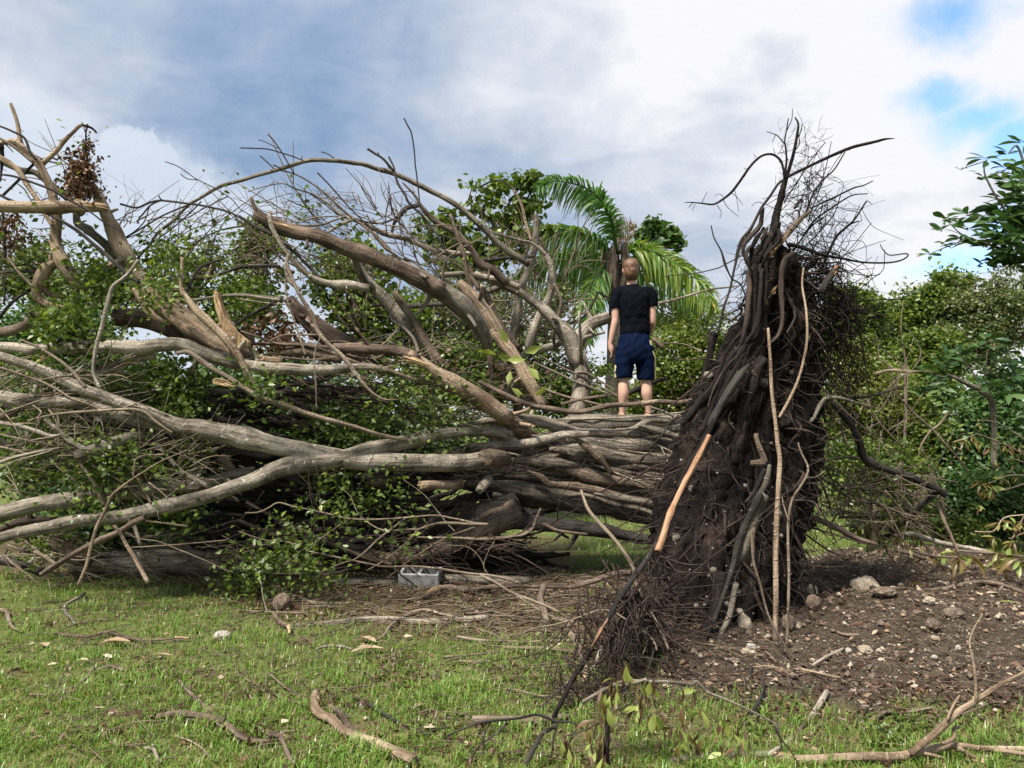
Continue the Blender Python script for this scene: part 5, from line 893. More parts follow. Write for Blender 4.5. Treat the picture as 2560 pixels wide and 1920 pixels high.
def broad_tree(label, stems, whorls, d, L, seed, crop, mesh=BL, cat='tree', name='broadleaf_tree', droop=0.2, base=None, mat='grey'):
    rs = np.random.RandomState(seed); k = CR[crop][2]
    b = P(*cv(crop, *base), d) if base else P(*cv(crop, *pp(stems[0][1])[0]), d); b = np.array([b[0], b[1], 0.0])
    root_ = thing(name, label, cat, b)
    for i, (w, s) in enumerate(stems):
        a = Acc(); W3 = [P(*cv(crop, *q), d) for q in pp(s)]
        tube_geo(a, W3, np.maximum(np.atleast_1d(w) * k * d / FPX / 2, 0.003), 8 if i == 0 else 6, wig=0.004); a.build('trunk' if i == 0 else 'branch', M[mat], root_)
    for x, y, n, sc in whorls:
        c = P(*cv(crop, x, y), d + rs.normal() * 0.22); whorl(root_, c, n, L * sc, rs, mesh, droop=droop)
    lv = sorted([o for o in root_.children if o.name.split('.')[0] == 'leaf'], key=lambda o: o.location.y)
    if len(lv) > 290:                      # past the limit: the leaves behind stay one part
        a = Acc()
        for o in lv[290:]:
            me = o.data; n_ = len(me.vertices); co = np.empty(n_ * 3, np.float32); me.vertices.foreach_get('co', co)
            R3 = np.array(o.rotation_quaternion.to_matrix()); V = co.reshape(-1, 3) @ R3.T * o.scale[0] + np.array(o.location) + b
            ti = np.empty(n_, np.float32); me.attributes['tint'].data.foreach_get('value', ti)
            a.add(V, np.array([list(p.vertices) for p in me.polygons]), None, None, ti); bpy.data.objects.remove(o)
        a.build('foliage', mesh[0].materials[0], root_)['kind'] = 'stuff'
    return root_
broad_tree('broad-leaved tree reaching in from the right above the thicket, leaves against the sky', [((90, 70, 60), "1800,4600 1600,2600 1420,1900 1260,1450 1120,1250"), ((40, 30, 16, 8), "1200,1400 900,1250 600,1150 430,1000"), ((30, 20, 10), "1250,1250 1000,900 800,550 810,390"), ((16, 8), "600,1180 400,1260 240,1330"), ((14, 8), "820,400 700,440 560,490"), ((30, 14), "1250,700 1130,270 1030,330"), ((12, 8), "900,900 760,950 620,940"), ((12, 8), "1000,500 850,560 770,580")],
           [(800, 390, 7, 1.1), (770, 575, 5, 1.0), (990, 480, 7, 1.25), (610, 490, 4, 0.5), (1025, 330, 6, 0.9), (1180, 230, 6, 1.1), (1130, 450, 8, 1.3), (1150, 560, 8, 1.3), (1000, 600, 7, 1.2), (620, 940, 9, 1.15), (420, 980, 7, 1.0), (360, 1080, 8, 0.9), (530, 1010, 7, 1.1), (250, 1330, 6, 0.85), (400, 1230, 5, 0.8), (560, 1190, 9, 1.1), (680, 1210, 9, 1.1), (760, 1230, 8, 1.1), (640, 1080, 7, 1.0), (850, 1000, 9, 1.3), (960, 900, 9, 1.4), (1080, 820, 10, 1.4), (1150, 700, 9, 1.4), (1000, 1050, 10, 1.4), (1120, 980, 10, 1.4), (900, 1130, 9, 1.3), (1050, 1200, 10, 1.4), (1160, 1150, 9, 1.4), (1000, 1330, 9, 1.3), (1130, 1330, 10, 1.4), (820, 1260, 7, 1.0), (800, 1420, 7, 0.8), (900, 1390, 6, 0.8), (1200, 880, 9, 1.4), (1200, 1020, 9, 1.4), (1100, 1430, 9, 1.2), (1220, 1250, 9, 1.4), (1230, 560, 8, 1.4)] + [(x_, y_, 9, 1.3) for x_, y_ in [(1000, 780, ), (1100, 640), (930, 1010), (1050, 930), (1180, 790), (1180, 930), (980, 1150), (1080, 1110), (1150, 1060), (940, 1240), (1060, 1290), (1150, 1240), (1180, 1400), (1050, 1420), (1210, 660), (1210, 1140), (1100, 1360), (1010, 960), (1250, 800), (1250, 960), (1260, 1100), (1280, 1350)]], 8.5, 0.175, 91, 'T', base=(1800, 4600))
broad_tree('broad-leaved shrub with big glossy drooping leaves at the right edge', [((80, 76, 60, 40), "1800,2500 1780,1650 1620,1430 1500,1360 1250,1240 1150,1200"), ((30, 20, 12), "1620,1430 1560,1250 1440,1080 1330,950"), ((30, 20, 12), "1640,1230 1760,1150 1960,1080"), ((30, 20), "1640,1430 1800,1380 2000,1320"), ((26, 18, 12), "1250,1240 1050,1220 880,1150"), ((20, 14), "1700,1200 1700,950 1720,800")],
           [(900, 1180, 9, 1.1), (830, 1310, 8, 1.1), (900, 1430, 9, 1.2), (860, 1520, 7, 1.1), (1050, 1120, 8, 1.1), (1150, 960, 9, 1.1), (1330, 930, 10, 1.1), (1180, 1080, 8, 1.0), (1700, 740, 8, 1.0), (1640, 850, 7, 0.9), (1400, 1050, 8, 1.1), (1850, 480, 5, 1.1), (1750, 620, 5, 0.9), (2080, 800, 6, 1.1), (1960, 1080, 8, 1.1), (1900, 1250, 9, 1.1), (2050, 1200, 9, 1.2), (2150, 1350, 9, 1.2), (1800, 1380, 9, 1.1), (1700, 1330, 8, 1.0), (2000, 1450, 8, 1.1), (2150, 1000, 8, 1.2), (1050, 1400, 7, 1.0), (1150, 1300, 6, 1.0), (1950, 920, 6, 1.0)], 8.8, 0.185, 92, 'U', base=(1800, 3300), cat='shrub', name='broadleaf_shrub')
broad_tree('wilted branch with hanging brown and yellow leaves over the dark bush', [((16, 16, 12, 10), "1659,410 1560,340 1400,250 1290,215 1200,215"), ((14, 14, 10), "1659,580 1500,470 1330,460 1270,480 1230,560"), ((12, 12, 8), "1659,560 1400,440 1200,360 1120,370 1040,420"), ((12, 10), "1659,645 1560,615 1460,615"), ((12, 10), "1659,780 1480,785 1290,865"), ((18, 10), "1659,870 1500,920 1400,945")],
           [(1200, 240, 8, 0.8), (1130, 390, 8, 0.9), (1060, 430, 7, 0.9), (1180, 430, 7, 0.8), (960, 480, 7, 0.7), (1000, 580, 5, 0.6), (1400, 360, 8, 0.9), (1330, 480, 8, 0.9), (1480, 500, 8, 0.9), (1600, 480, 8, 0.9), (1390, 620, 5, 0.9), (1560, 640, 4, 0.7), (1430, 820, 4, 0.9), (1580, 800, 6, 0.9), (1230, 880, 10, 1.1), (1330, 910, 10, 1.1), (1280, 960, 8, 1.0), (1180, 1110, 7, 0.9), (1640, 520, 6, 0.9)], 8.3, 0.10, 93, 'V', WL, 'branch', 'wilted_branch', 1.6, base=(1900, 1750), mat='twig')
broad_tree('heap of wilted olive leaves on a broken branch lying along the soil', [((24, 20, 16), "900,650 980,700 1080,690 1300,760"), ((22, 20), "1150,780 1400,900 1700,930"), ((22, 22, 14), "1650,870 1900,890 2212,920")],
           [(730, 500, 8, 0.9), (800, 560, 7, 0.8), (930, 680, 9, 1.2), (1030, 650, 9, 1.2), (1080, 760, 9, 1.1), (1180, 600, 9, 1.0), (1200, 780, 9, 1.2), (960, 830, 7, 1.0), (1130, 840, 7, 1.0), (1560, 900, 9, 1.1), (1690, 930, 9, 1.1), (1800, 930, 9, 1.2), (1950, 950, 10, 1.3), (2080, 940, 10, 1.3), (2170, 960, 10, 1.3), (1640, 1030, 5, 1.0), (1300, 860, 6, 0.8), (1450, 920, 6, 0.9), (2000, 880, 7, 1.0)], 7.6, 0.13, 94, 'L', WL, 'branch', 'wilted_branch', 1.0, mat='twig')
broad_tree('low reddish-stemmed sprig with limp leaves at the far right edge of the soil', [((14, 16, 14), "1150,1365 1340,1360 1450,1225 1659,1190"), ((14, 14), "1659,1200 1540,1440"), ((12, 10), "1659,1380 1500,1440")], [(1400, 1300, 6, 0.9), (1560, 1300, 8, 1.0), (1340, 1430, 7, 0.9), (1480, 1250, 6, 0.8), (1620, 1280, 7, 1.0), (1540, 1470, 6, 0.9)], 7.9, 0.12, 95, 'V', WL, 'sprig', 'wilted_branch', 1.2, base=(1659, 1650), mat='tan')

# ------------------------------------------------------------------ palm
PD = 14.0; pb = P(1537, 1200, PD); pb[2] = 0
palm = thing('palm_tree', 'feathery palm tree with a wind-bent crown behind the person', 'palm tree', pb)
a = Acc(); tube_geo(a, [pb, P(1533, 1000, PD), P(1538, 800, PD), P(1541, 700, PD), P(1540, 660, PD)], (0.16, 0.14, 0.125, 0.11, 0.09), 12, lump=0.06); a.build('trunk', M['grey'], palm)
a = Acc(); rs = np.random.RandomState(3)
for i in range(46):
    an = rs.uniform(0, 2 * PI); b = P(1539, 730 - rs.rand() * 30, PD) + [math.cos(an) * 0.08, math.sin(an) * 0.08, 0]; o_ = np.array([math.cos(an), math.sin(an), 0]) * rs.uniform(0.10, 0.19)
    tube_geo(a, [b + [0, 0, -0.25 - rs.rand() * 0.15], b + o_ * 1.0 + [0, 0, 0.05], b + o_ * 1.1 + [0, 0, 0.3], b + o_ * 0.7 + [0, 0, 0.65]], (0.015, 0.036, 0.032, 0.012), 6, n=8, lump=0.15)
a.build('crown_shaft', M['brown'], palm)
def frond(s, tint, L, ll, seed, up=0.0, dz=0.0, mat='palm', nl=62, dr0=0.5):
    rs = np.random.RandomState(seed); a = Acc()
    pts = pp(s); dd = PD + np.linspace(0, dz, len(pts)); W3 = np.array([P(*cv('C', *q), e) for q, e in zip(pts, dd)])
    c = catmull(W3, 60); tg = np.gradient(c, axis=0); tg /= np.linalg.norm(tg, axis=1)[:, None]
    tube_geo(a, W3, (0.035, 0.022, 0.014, 0.006), 6, n=30, tint=0.35)
    for k in range(nl):
        u = 0.10 + 0.9 * (k + rs.rand()) / nl; i = min(int(u * 59), 59); p0, T0 = c[i], tg[i]
        ln = ll * (0.55 + 0.45 * math.sin(PI * min(1, u * 0.9 + 0.12))) * rs.uniform(0.8, 1.15) * (1 if u < 0.85 else 0.75)
        sdir = np.cross(T0, [0, 1, 0]); sdir /= np.linalg.norm(sdir) + 1e-9
        for sg in (-1, 1):
            ro = rs.normal(0, 0.75); D1 = sdir * sg * math.cos(ro) + np.array([0, 1, 0]) * math.sin(ro) + T0 * rs.uniform(0.45, 0.9); D1 /= np.linalg.norm(D1)
            v = np.linspace(0, 1, 5); g = dr0 * rs.uniform(0.6, 1.3)
            q = p0 + D1[None] * (v * ln)[:, None] * (1 - 0.25 * v[:, None]) + np.array([0, 0, -1.0]) * (g * ln * v ** 2)[:, None]
            wv = np.cross(D1, [rs.normal() * 0.4, 1, rs.normal() * 0.4]); wv /= np.linalg.norm(wv); hw = (0.007 if mat == 'dry' else 0.0165) * np.array([0.6, 1, 0.9, 0.6, 0.08])
            V = np.vstack([q + wv * hw[:, None], q - wv * hw[:, None]]); j = np.arange(4)
            a.add(V, np.stack([j, j + 1, j + 6, j + 5], 1), None, None, np.clip(rs.normal(tint, 0.12), 0, 1))
    return a.build('frond', M[mat], palm)
frond("1075,800 1060,640 1030,520 960,390 850,292 700,242 560,235 440,285", 0.3, 1, 0.52, 1, dz=-1.2, nl=110, dr0=0.45)
frond("1075,800 1050,620 1000,470 930,380 860,330 760,300", 0.4, 1, 0.50, 2, dz=0.8, nl=60)
frond("1060,820 960,720 850,662 750,630 620,612 500,640 440,720", 0.55, 1, 0.62, 3, dz=-0.8, nl=110, dr0=0.9)
frond("1050,850 940,800 800,790 650,820 500,850 360,930 290,1010", 0.5, 1, 0.55, 4, dz=0.6, nl=100, dr0=0.9)
frond("1040,860 980,910 920,1000 880,1100 860,1220 845,1380 850,1520", 0.45, 1, 0.50, 5, dz=-1.0, nl=100, dr0=0.35)
frond("1050,870 940,850 780,900 660,980 560,1090 520,1240", 0.35, 1, 0.5, 6, dz=1.0, nl=90, dr0=0.8)
frond("1120,830 1200,775 1290,765 1400,800 1550,880 1700,1000 1800,1120 1860,1260", 0.72, 1, 0.50, 7, dz=-0.8, nl=120, dr0=0.55)
frond("1120,840 1230,840 1330,860 1450,920 1560,1030 1640,1160 1690,1370", 0.5, 1, 0.52, 8, dz=0.5, nl=105, dr0=0.6)
frond("1110,800 1170,755 1260,745 1360,775 1450,820 1560,860 1680,930", 0.8, 1, 0.42, 9, dz=1.2, nl=76, dr0=0.6)
frond("1110,860 1200,900 1280,980 1340,1100 1370,1250 1380,1400", 0.5, 1, 0.46, 10, dz=1.0, nl=56, dr0=0.6)
frond("1085,790 1095,680 1090,600 1080,530", 0.1, 1, 0.22, 11, mat='dry', nl=30, dr0=-0.6); frond("1105,790 1140,720 1175,640 1205,560", 0.1, 1, 0.28, 12, mat='dry', nl=34, dr0=-0.5)
frond("1050,830 1010,870 985,960", 0.0, 1, 0.2, 13, mat='dry', nl=16)

# ------------------------------------------------------------------ person on the trunk
PD_ = 8.55; pz = P(1587, 1046, PD_); PX, PY, PZ = pz[0], PD_, pz[2] - 0.015
person = thing('person', 'person seen from behind in black t-shirt and navy shorts, standing on the trunk', 'person', (PX, PY, PZ))
PB = np.array([PX, PY, PZ])
def lx(cx): return (cx - 385) * .00114
def lz(cy): return (1600 - cy) * .001186
def loft(acc, rings, ns=24):
    """rings: (x, y, z, rx, ry)"""
    R = np.array(rings, float); n = max(12, len(R) * 5); c = catmull(R, n); th = np.arange(ns) * 2 * PI / ns
    V = np.stack([c[:, 0:1] + np.maximum(c[:, 3:4], .002) * np.cos(th), c[:, 1:2] + np.maximum(c[:, 4:5], .002) * np.sin(th), np.repeat(c[:, 2:3], ns, 1)], -1).reshape(-1, 3) + PB
    i = np.arange(n - 1)[:, None] * ns; j = np.arange(ns)[None]; j2 = (j + 1) % ns
    Q = np.stack([i + j, i + j2, i + ns + j2, i + ns + j], -1).reshape(-1, 4); nv = len(V)
    V = np.vstack([V, V[:ns].mean(0), V[-ns:].mean(0)]); jj = np.arange(ns)
    acc.add(V, Q, np.vstack([np.stack([np.full(ns, nv), (jj + 1) % ns, jj], 1), np.stack([np.full(ns, nv + 1), nv - ns + jj, nv - ns + (jj + 1) % ns], 1)]))
def chain(acc, pts, rad, sides=12): tube_geo(acc, [PB + np.array(q) for q in pts], rad, sides, n=max(14, len(pts) * 6), lump=0, seed=1)
def ball(acc, c, r, ns=16):
    c = np.array(c, float); r = np.array(r, float) * np.ones(3); u = np.linspace(-PI / 2, PI / 2, 9)
    loft(acc, [(c[0], c[1], c[2] + r[2] * math.sin(a), r[0] * math.cos(a) + 1e-3, r[1] * math.cos(a) + 1e-3) for a in u], ns)
def remesh(acc, name, mat, vox, parent, smooth=6, disp=None):
    o = acc.build(name, M[mat] if isinstance(mat, str) else mat, base=PB)
    md = o.modifiers.new('r', 'REMESH'); md.mode = 'VOXEL'; md.voxel_size = vox
    ms = o.modifiers.new('s', 'SMOOTH'); ms.factor = 0.5; ms.iterations = smooth
    dg = bpy.context.evaluated_depsgraph_get(); me = bpy.data.meshes.new_from_object(o.evaluated_get(dg)); bpy.data.objects.remove(o)
    n = len(me.vertices); co = np.empty(n * 3, np.float32); me.vertices.foreach_get('co', co); co = co.reshape(-1, 3)
    if disp is not None:
        nr = np.empty(n * 3, np.float32); me.vertices.foreach_get('normal', nr); co = co + nr.reshape(-1, 3) * disp(co)[:, None]; me.vertices.foreach_set('co', co.astype(np.float32).ravel())
    at = me.attributes.new('bk', 'FLOAT_VECTOR', 'POINT'); at.data.foreach_set('vector', co.astype(np.float32).ravel())
    me.polygons.foreach_set('use_smooth', np.ones(len(me.polygons), bool)); me.materials.clear(); me.materials.append(M[mat] if isinstance(mat, str) else mat)
    ob = bpy.data.objects.new(name, me); COL.objects.link(ob); ob['base_xyz'] = list(PB)
    if parent is not None: ob.parent = parent
    return ob
def cloth(name, col, rough=0.9, col2=None):
    m, t = mat_new(name); b = attr(t, 'bk'); c = t.mix(t.noise(b, 14, 4, 0.6), col, col2 or tuple(min(1, x * 1.5) for x in col)); return finish(m, t, c, rough, t.noise(b, 260, 3, 0.7), 0.25, 0.002, 0.3 if 'skin' in name else 0.05)
M['skin'] = cloth('skin', (0.48, 0.285, 0.21), 0.6, (0.56, 0.345, 0.265)); M['shirt'] = cloth('black_cotton', (0.0025, 0.003, 0.0055), 0.9, (0.005, 0.006, 0.010))
M['navy'] = cloth('navy_mesh', (0.002, 0.0055, 0.020), 0.8, (0.003, 0.0085, 0.030)); M['yellow'] = cloth('yellow_stripe', (0.50, 0.40, 0.05), 0.7); M['white'] = cloth('white_stripe', (0.62, 0.62, 0.60), 0.7)
m, t = mat_new('blond_hair'); b = attr(t, 'bk'); hn = t.noise(t.v('MULTIPLY', b, (1, 1, 0.12)), 130, 4, 0.6)
M['hair'] = finish(m, t, t.ramp(hn, [(0.3, (0.04, 0.019, 0.010)), (0.52, (0.12, 0.060, 0.028)), (0.72, (0.27, 0.155, 0.078))]), 0.5, hn, 0.7, 0.006, 0.4)
b_ = Acc(); HX = lx(357)
loft(b_, [(lx(388), .0, .86, .14, .10), (lx(388), .0, .95, .142, .10), (lx(385), .0, 1.08, .138, .098), (lx(382), -.005, 1.22, .155, .105), (lx(378), -.005, 1.33, .165, .10), (lx(374), 0, 1.39, .12, .075), (lx(370), .005, 1.425, .068, .058), (lx(366), .01, 1.46, .055, .056), (lx(362), .012, 1.53, .053, .055)])
ball(b_, (HX, .015, 1.615), (.077, .096, .115)); ball(b_, (HX, .045, 1.545), (.056, .062, .055)); ball(b_, (HX, .112, 1.595), (.012, .018, .024)); ball(b_, (HX - .078, .012, 1.60), (.012, .022, .032)); ball(b_, (HX + .078, .012, 1.60), (.012, .022, .032))
for sg in (-1, 1): ball(b_, (HX + sg * .03, .095, 1.625), (.014, .012, .012))
ball(b_, (HX, .098, 1.555), (.024, .012, .008))
# arms: left arm hangs clear of the hip, right arm runs down in front of the hip
chain(b_, [(lx(235), -.005, 1.375), (lx(212), -.01, 1.21), (lx(208), -.012, 1.08), (lx(203), -.01, 1.03), (lx(185), .005, .93), (lx(163), .02, .81)], (.058, .046, .039, .04, .037, .025))
chain(b_, [(lx(535), .0, 1.375), (lx(550), .0, 1.21), (lx(556), .0, 1.06), (lx(560), .03, 1.02), (lx(543), .10, .95), (lx(500), .175, .88)], (.058, .045, .039, .039, .036, .025))
def hand(wr, dr, side, thumb):
    wr, dr = np.array(wr), np.array(dr) / np.linalg.norm(dr); th = np.array(thumb) / np.linalg.norm(thumb)
    pal = wr + dr * .05; chain(b_, [wr - dr * .02, wr + dr * .02, pal, wr + dr * .088], (.023, .029, .033, .026), 10)
    wd_ = np.array(side) / np.linalg.norm(side); nrm = np.cross(wd_, dr)
    for i, ln in enumerate((.066, .076, .072, .055)):
        b0 = wr + dr * .078 + wd_ * (i - 1.5) * .0175; chain(b_, [b0 - dr * .015, b0 + dr * ln * .4 + nrm * .002, b0 + dr * ln * .75 + nrm * .012, b0 + dr * ln * .95 + nrm * .026], (.0095, .0092, .0085, .0065), 8)
    b1 = wr + dr * .03 + th * .024; chain(b_, [b1 - th * .012, b1 + th * .012 + dr * .022, b1 + th * .014 + dr * .05], (.012, .0105, .008), 8)
hand((lx(163), .02, .81), (.20, .12, -1), (0.25, 1, 0.15), (.8, .6, 0)); hand((lx(500), .175, .88), (-.35, .1, -1), (.8, .5, 0), (-.5, .8, 0))
for kx, cx, ax, hx, yy in ((285, 278, 268, 300, 0.0), (490, 497, 515, 470, 0.01)):
    loft(b_, [(lx(ax), yy + .01, .03, .036, .042), (lx(ax), yy, .09, .031, .038), (lx(ax) * .7 + lx(cx) * .3, yy - .008, .16, .039, .045), (lx(cx), yy - .02, .27, .057, .062), (lx(cx), yy - .016, .35, .055, .06), (lx(kx), yy, .43, .053, .058), (lx(kx), yy + .004, .50, .06, .064), (lx(hx), yy, .64, .072, .08), (lx(hx), yy, .84, .066, .08)])
    loft(b_, [(lx(ax), yy + .06, .0, .04, .12), (lx(ax), yy + .065, .03, .042, .125), (lx(ax), yy + .04, .06, .034, .08), (lx(ax), yy + .01, .09, .03, .04)])
body = remesh(b_, 'body', 'skin', .006, person, 5)
def hd(co):
    th = np.arctan2(co[:, 1] - 0.0, co[:, 0] - HX); return 0.0015 * np.sin(th * 34 + 6 * np.sin(co[:, 2] * 40)) + 0.003 * psn(co * 30, 2)
h = Acc(); ball(h, (HX, .0, 1.635), (.085, .102, .097), 24); ball(h, (HX, -.03, 1.58), (.080, .075, .098), 20); ball(h, (HX + .01, .02, 1.69), (.075, .08, .045)); loft(h, [(lx(362), -.022, 1.485, .045, .04), (lx(360), -.03, 1.52, .066, .052), (HX, -.025, 1.57, .078, .07)])
remesh(h, 'hair', 'hair', .006, person, 4, hd)
def wrinkle(co): return 0.006 * psn(co * np.array([9, 9, 16]) + 2 * np.sin(co[:, [2, 0, 1]] * 9), 5) + 0.004 * psn(co * np.array([22, 20, 13]), 3)
s_ = Acc()
loft(s_, [(lx(390), 0, .905, .160, .118), (lx(390), 0, .95, .163, .118), (lx(388), 0, 1.05, .157, .114), (lx(384), -.005, 1.2, .168, .120), (lx(380), -.005, 1.32, .178, .113), (lx(377), 0, 1.385, .14, .09), (lx(374), .004, 1.425, .083, .07), (lx(373), .008, 1.447, .064, .064)])
chain(s_, [(lx(300), 0, 1.36), (lx(240), -.002, 1.355), (lx(216), -.006, 1.28), (lx(206), -.01, 1.185)], (.07, .073, .068, .064)); chain(s_, [(lx(460), 0, 1.36), (lx(526), 0, 1.355), (lx(550), 0, 1.29), (lx(561), 0, 1.215)], (.07, .073, .068, .062))
remesh(s_, 't_shirt', 'shirt', .008, person, 5, wrinkle)
o_ = Acc()
loft(o_, [(lx(390), 0, .93, .150, .112), (lx(390), -.004, .85, .172, .128), (lx(393), -.008, .75, .190, .142), (lx(393), -.005, .66, .188, .138), (lx(393), 0, .60, .17, .118)])
LEG = {0: [(lx(305), 0, .78, .10, .12), (lx(298), 0, .66, .105, .122), (lx(288), 0, .55, .100, .112), (lx(281), 0, .445, .092, .102)], 1: [(lx(478), 0, .78, .10, .12), (lx(486), 0, .66, .105, .122), (lx(492), .005, .55, .102, .112), (lx(496), .01, .425, .100, .104)]}
for kq in (0, 1): loft(o_, LEG[kq])
shorts = remesh(o_, 'shorts', 'navy', .008, person, 4, wrinkle)
for kq, cth in ((0, 180 + 16), (1, -30)):
    for nm, a0, a1, mt, e in (('side_stripe', -6, 5, 'yellow', .006), ('stripe_edge', -9, -6.5, 'white', .007), ('stripe_edge', 5.5, 8, 'white', .007)):
        z = np.linspace(LEG[kq][-1][2] + .004, .84 if kq else .58, 24); L4 = np.array([(lx(390), -.004, .86, .172, .128)] + [(lx(393) + (0.02 if kq else -0.02), -.006, .74, .172, .138)] + LEG[kq][1:])[::-1]
        cc_ = [np.interp(z, L4[:, 2], L4[:, i_]) for i_ in (0, 1, 3, 4)]; a = Acc(); V = []
        for an in (a0, a1):
            an = math.radians(cth + an * (1 if kq else -1)); V.append(np.stack([cc_[0] + (cc_[2] + e) * math.cos(an), cc_[1] + (cc_[3] + e) * math.sin(an), z], 1) + PB)
        V = np.vstack(V); j = np.arange(23); Vb = V - (V - np.array([PX + lx(390), PY, 0])) * [0.03, 0.03, 0]
        a.add(np.vstack([V, Vb]), np.vstack([np.stack([j, j + 1, j + 25, j + 24], 1), np.stack([j + 48, j + 72, j + 73, j + 49], 1)]))
        ob = a.build(nm, M[mt], person); ob.parent = shorts
# ------------------------------------------------------------------ things on the ground
def on_ground(crop, pts, rad, lift=0.0):
    out = []
    for (x, y), r in zip(pts, rad):
        q = G(*cv(crop, x, y)); q[2] = float(gz(q[0], q[1])) + r * 0.75 + lift; out.append(q)
    return out
def stick(label, segs, crop, mat='stick', name='fallen_stick', cat='stick', lift=0.018, group='sticks lying on the ground', d=None, tip=None):
    """segs: (widths, line) main first, then side shoots; a forked stick is one piece of wood"""
    a = Acc(); allp = []; k = CR[crop][2]; b = None; parts = []
    for i, (w, s) in enumerate(segs):
        pts = pp(s); w = np.interp(np.linspace(0, 1, len(pts)), np.linspace(0, 1, np.size(w)), np.atleast_1d(w)); 
        if d is None: W3 = [G(*cv(crop, *q)) for q in pts]; dep = np.array([q[1] for q in W3])
        else: dep = np.interp(np.linspace(0, 1, len(pts)), [0, 1], d if i == 0 else d); W3 = [P(*cv(crop, *q), e) for q, e in zip(pts, dep)]
        rad = np.maximum(w * k * dep / FPX / 2, 0.0022)
        if d is None: W3 = on_ground(crop, pts, rad, lift + 0.012 * (i > 0))
        else:
            for q, r in zip(W3, rad): q[2] = max(q[2], float(gz(q[0], q[1])) + r * 0.6)
        if b is None: b = np.array(W3[len(W3) // 2]); b[2] = float(gz(b[0], b[1]))
        tube_geo(a, W3, rad, 12 if rad.max() > 0.02 else 8 if rad.max() > 0.008 else 5, lump=0.1, wig=min(rad.max() * 0.5, 0.012), ragged=0.25 if rad[-1] > 0.008 else 0)
        allp += W3
    if tip:
        root_ = thing(name, label, cat, b, group); a.build('stem', M[mat], root_); ta = Acc(); pts = pp(tip[1]); W3 = [G(*cv(crop, *q)) if d is None else P(*cv(crop, *q), np.mean(d)) for q in pts]
        r = tip[0] * k * W3[0][1] / FPX / 2
        if d is None: W3 = on_ground(crop, pts, [r] * len(pts), lift + 0.006)
        tube_geo(ta, W3, (r, r, r * 0.5), 8, lump=0.15, ragged=0.6); ta.build('torn_end', M['wood'], root_); return root_
    o = a.build(name, M[mat], base=b); tag(o, label, cat, group); return o
stick('pale hooked stick at the left edge of the lawn', [((40, 46, 32, 14), "-30,118 50,150 85,240 120,320 215,362")], 'M')
stick('short pale kinked stick with a darker upper half, on the upper lawn', [((34, 30, 18), "640,95 650,170 700,230 742,285"), ((26, 34), "645,95 720,60 830,-10")], 'M', 'grey')
stick('thin arching green twig lying across the lawn', [((12, 14, 14, 10), "440,410 560,360 700,300 900,245 1050,235 1200,220 1400,240 1560,246")], 'M', 'twig')
stick('grey-brown stick behind the large curled tan leaf', [((30, 36, 36, 42, 36, 24, 18), "550,370 700,385 900,385 1040,350 1150,365 1310,410 1500,415 1710,405")], 'M', 'brown', tip=(26, "1730,400 1790,405 1870,412"))
stick('small forked stick with a black end, mid lawn', [((42, 28, 20, 12), "1215,738 1100,690 950,720 815,715"), ((26, 22, 14), "930,720 850,820 760,900 728,955")], 'M')
stick('straight dry green stem leaning on the lawn left of the small forked stick', [((10, 14, 12), "748,488 690,580 640,700 568,825")], 'M', 'tan')
stick('short broken twig lying low in the grass', [((16, 20, 16), "290,968 450,972 560,992 785,1032")], 'M')
stick('large dark forked branch on the lawn with two arms meeting', [((30, 42, 56, 66, 72, 66, 50), "1770,855 1850,960 1980,1070 2090,1155 2200,1240 2330,1340 2460,1400 2660,1420"), ((60, 66, 70, 66), "1545,1232 1750,1202 1950,1212 2215,1250"), ((12, 14, 14), "1565,1185 1700,1120 1850,1050 1935,1048"), ((30, 30, 26), "2050,1085 2110,1180 2150,1270 2230,1295"), ((66, 54, 48, 46), "2660,1370 2750,1380 2800,1480 2852,1600 2905,1665")], 'M', 'brown', name='fallen_branch', cat='branch')
stick('pale bent twig below the large dark forked branch', [((16, 26, 24, 16), "1740,1358 1870,1390 1990,1460 2060,1550 2145,1625")], 'M')
stick('pale twig with a short upright nub at the bottom of the lawn', [((30, 34, 34), "1425,1490 1510,1492 1550,1570 1572,1670"), ((26, 18), "1512,1492 1506,1455")], 'M', 'pale')
stick('thin bent twig near the lower left of the lawn', [((12, 16, 16), "1060,1238 1058,1400 1150,1470 1300,1460 1455,1438")], 'M')
stick('long pale forked twig crossing the dark branch', [((12, 18, 22, 14), "215,1615 330,1490 440,1350 600,1310 715,1310"), ((12, 10), "440,1352 410,1335")], 'N')
stick('thick pale branch with peeling bark and a snapped upper end', [((78, 82, 86, 96, 92, 96, 102, 108, 112), "905,965 900,1100 950,1180 1060,1222 1150,1305 1250,1390 1400,1455 1600,1545 1870,1690")], 'N', 'tan', name='fallen_branch', cat='branch', tip=(60, "925,1050 915,1000 935,955"))
stick('stubby brown stick beside the thick peeling branch', [((48, 60, 70, 60), "1045,1088 1150,1160 1230,1262 1330,1362 1392,1402")], 'N', 'brown')
stick('long dark straight stick right of the thick peeling branch', [((24, 32, 36, 32, 26), "1260,998 1400,1052 1550,1132 1700,1222 1850,1312 2030,1392"), ((22, 20), "2030,1392 2120,1350 2240,1338")], 'N', 'dark')
stick('thin branched twig lying mid lawn, with several upright shoots', [((18, 22, 24, 18), "110,758 230,850 400,910 500,960 620,1020 745,1032"), ((16, 12), "412,900 420,800"), ((18, 20, 14), "440,800 560,880 705,975"), ((16, 14), "478,795 470,720 492,620"), ((16, 12), "450,800 560,760 705,718")], 'N', 'twig')
stick('short tan stick under the end of the dark straight stick', [((20, 22, 18), "1515,1402 1640,1385 1745,1388")], 'N', 'tan')
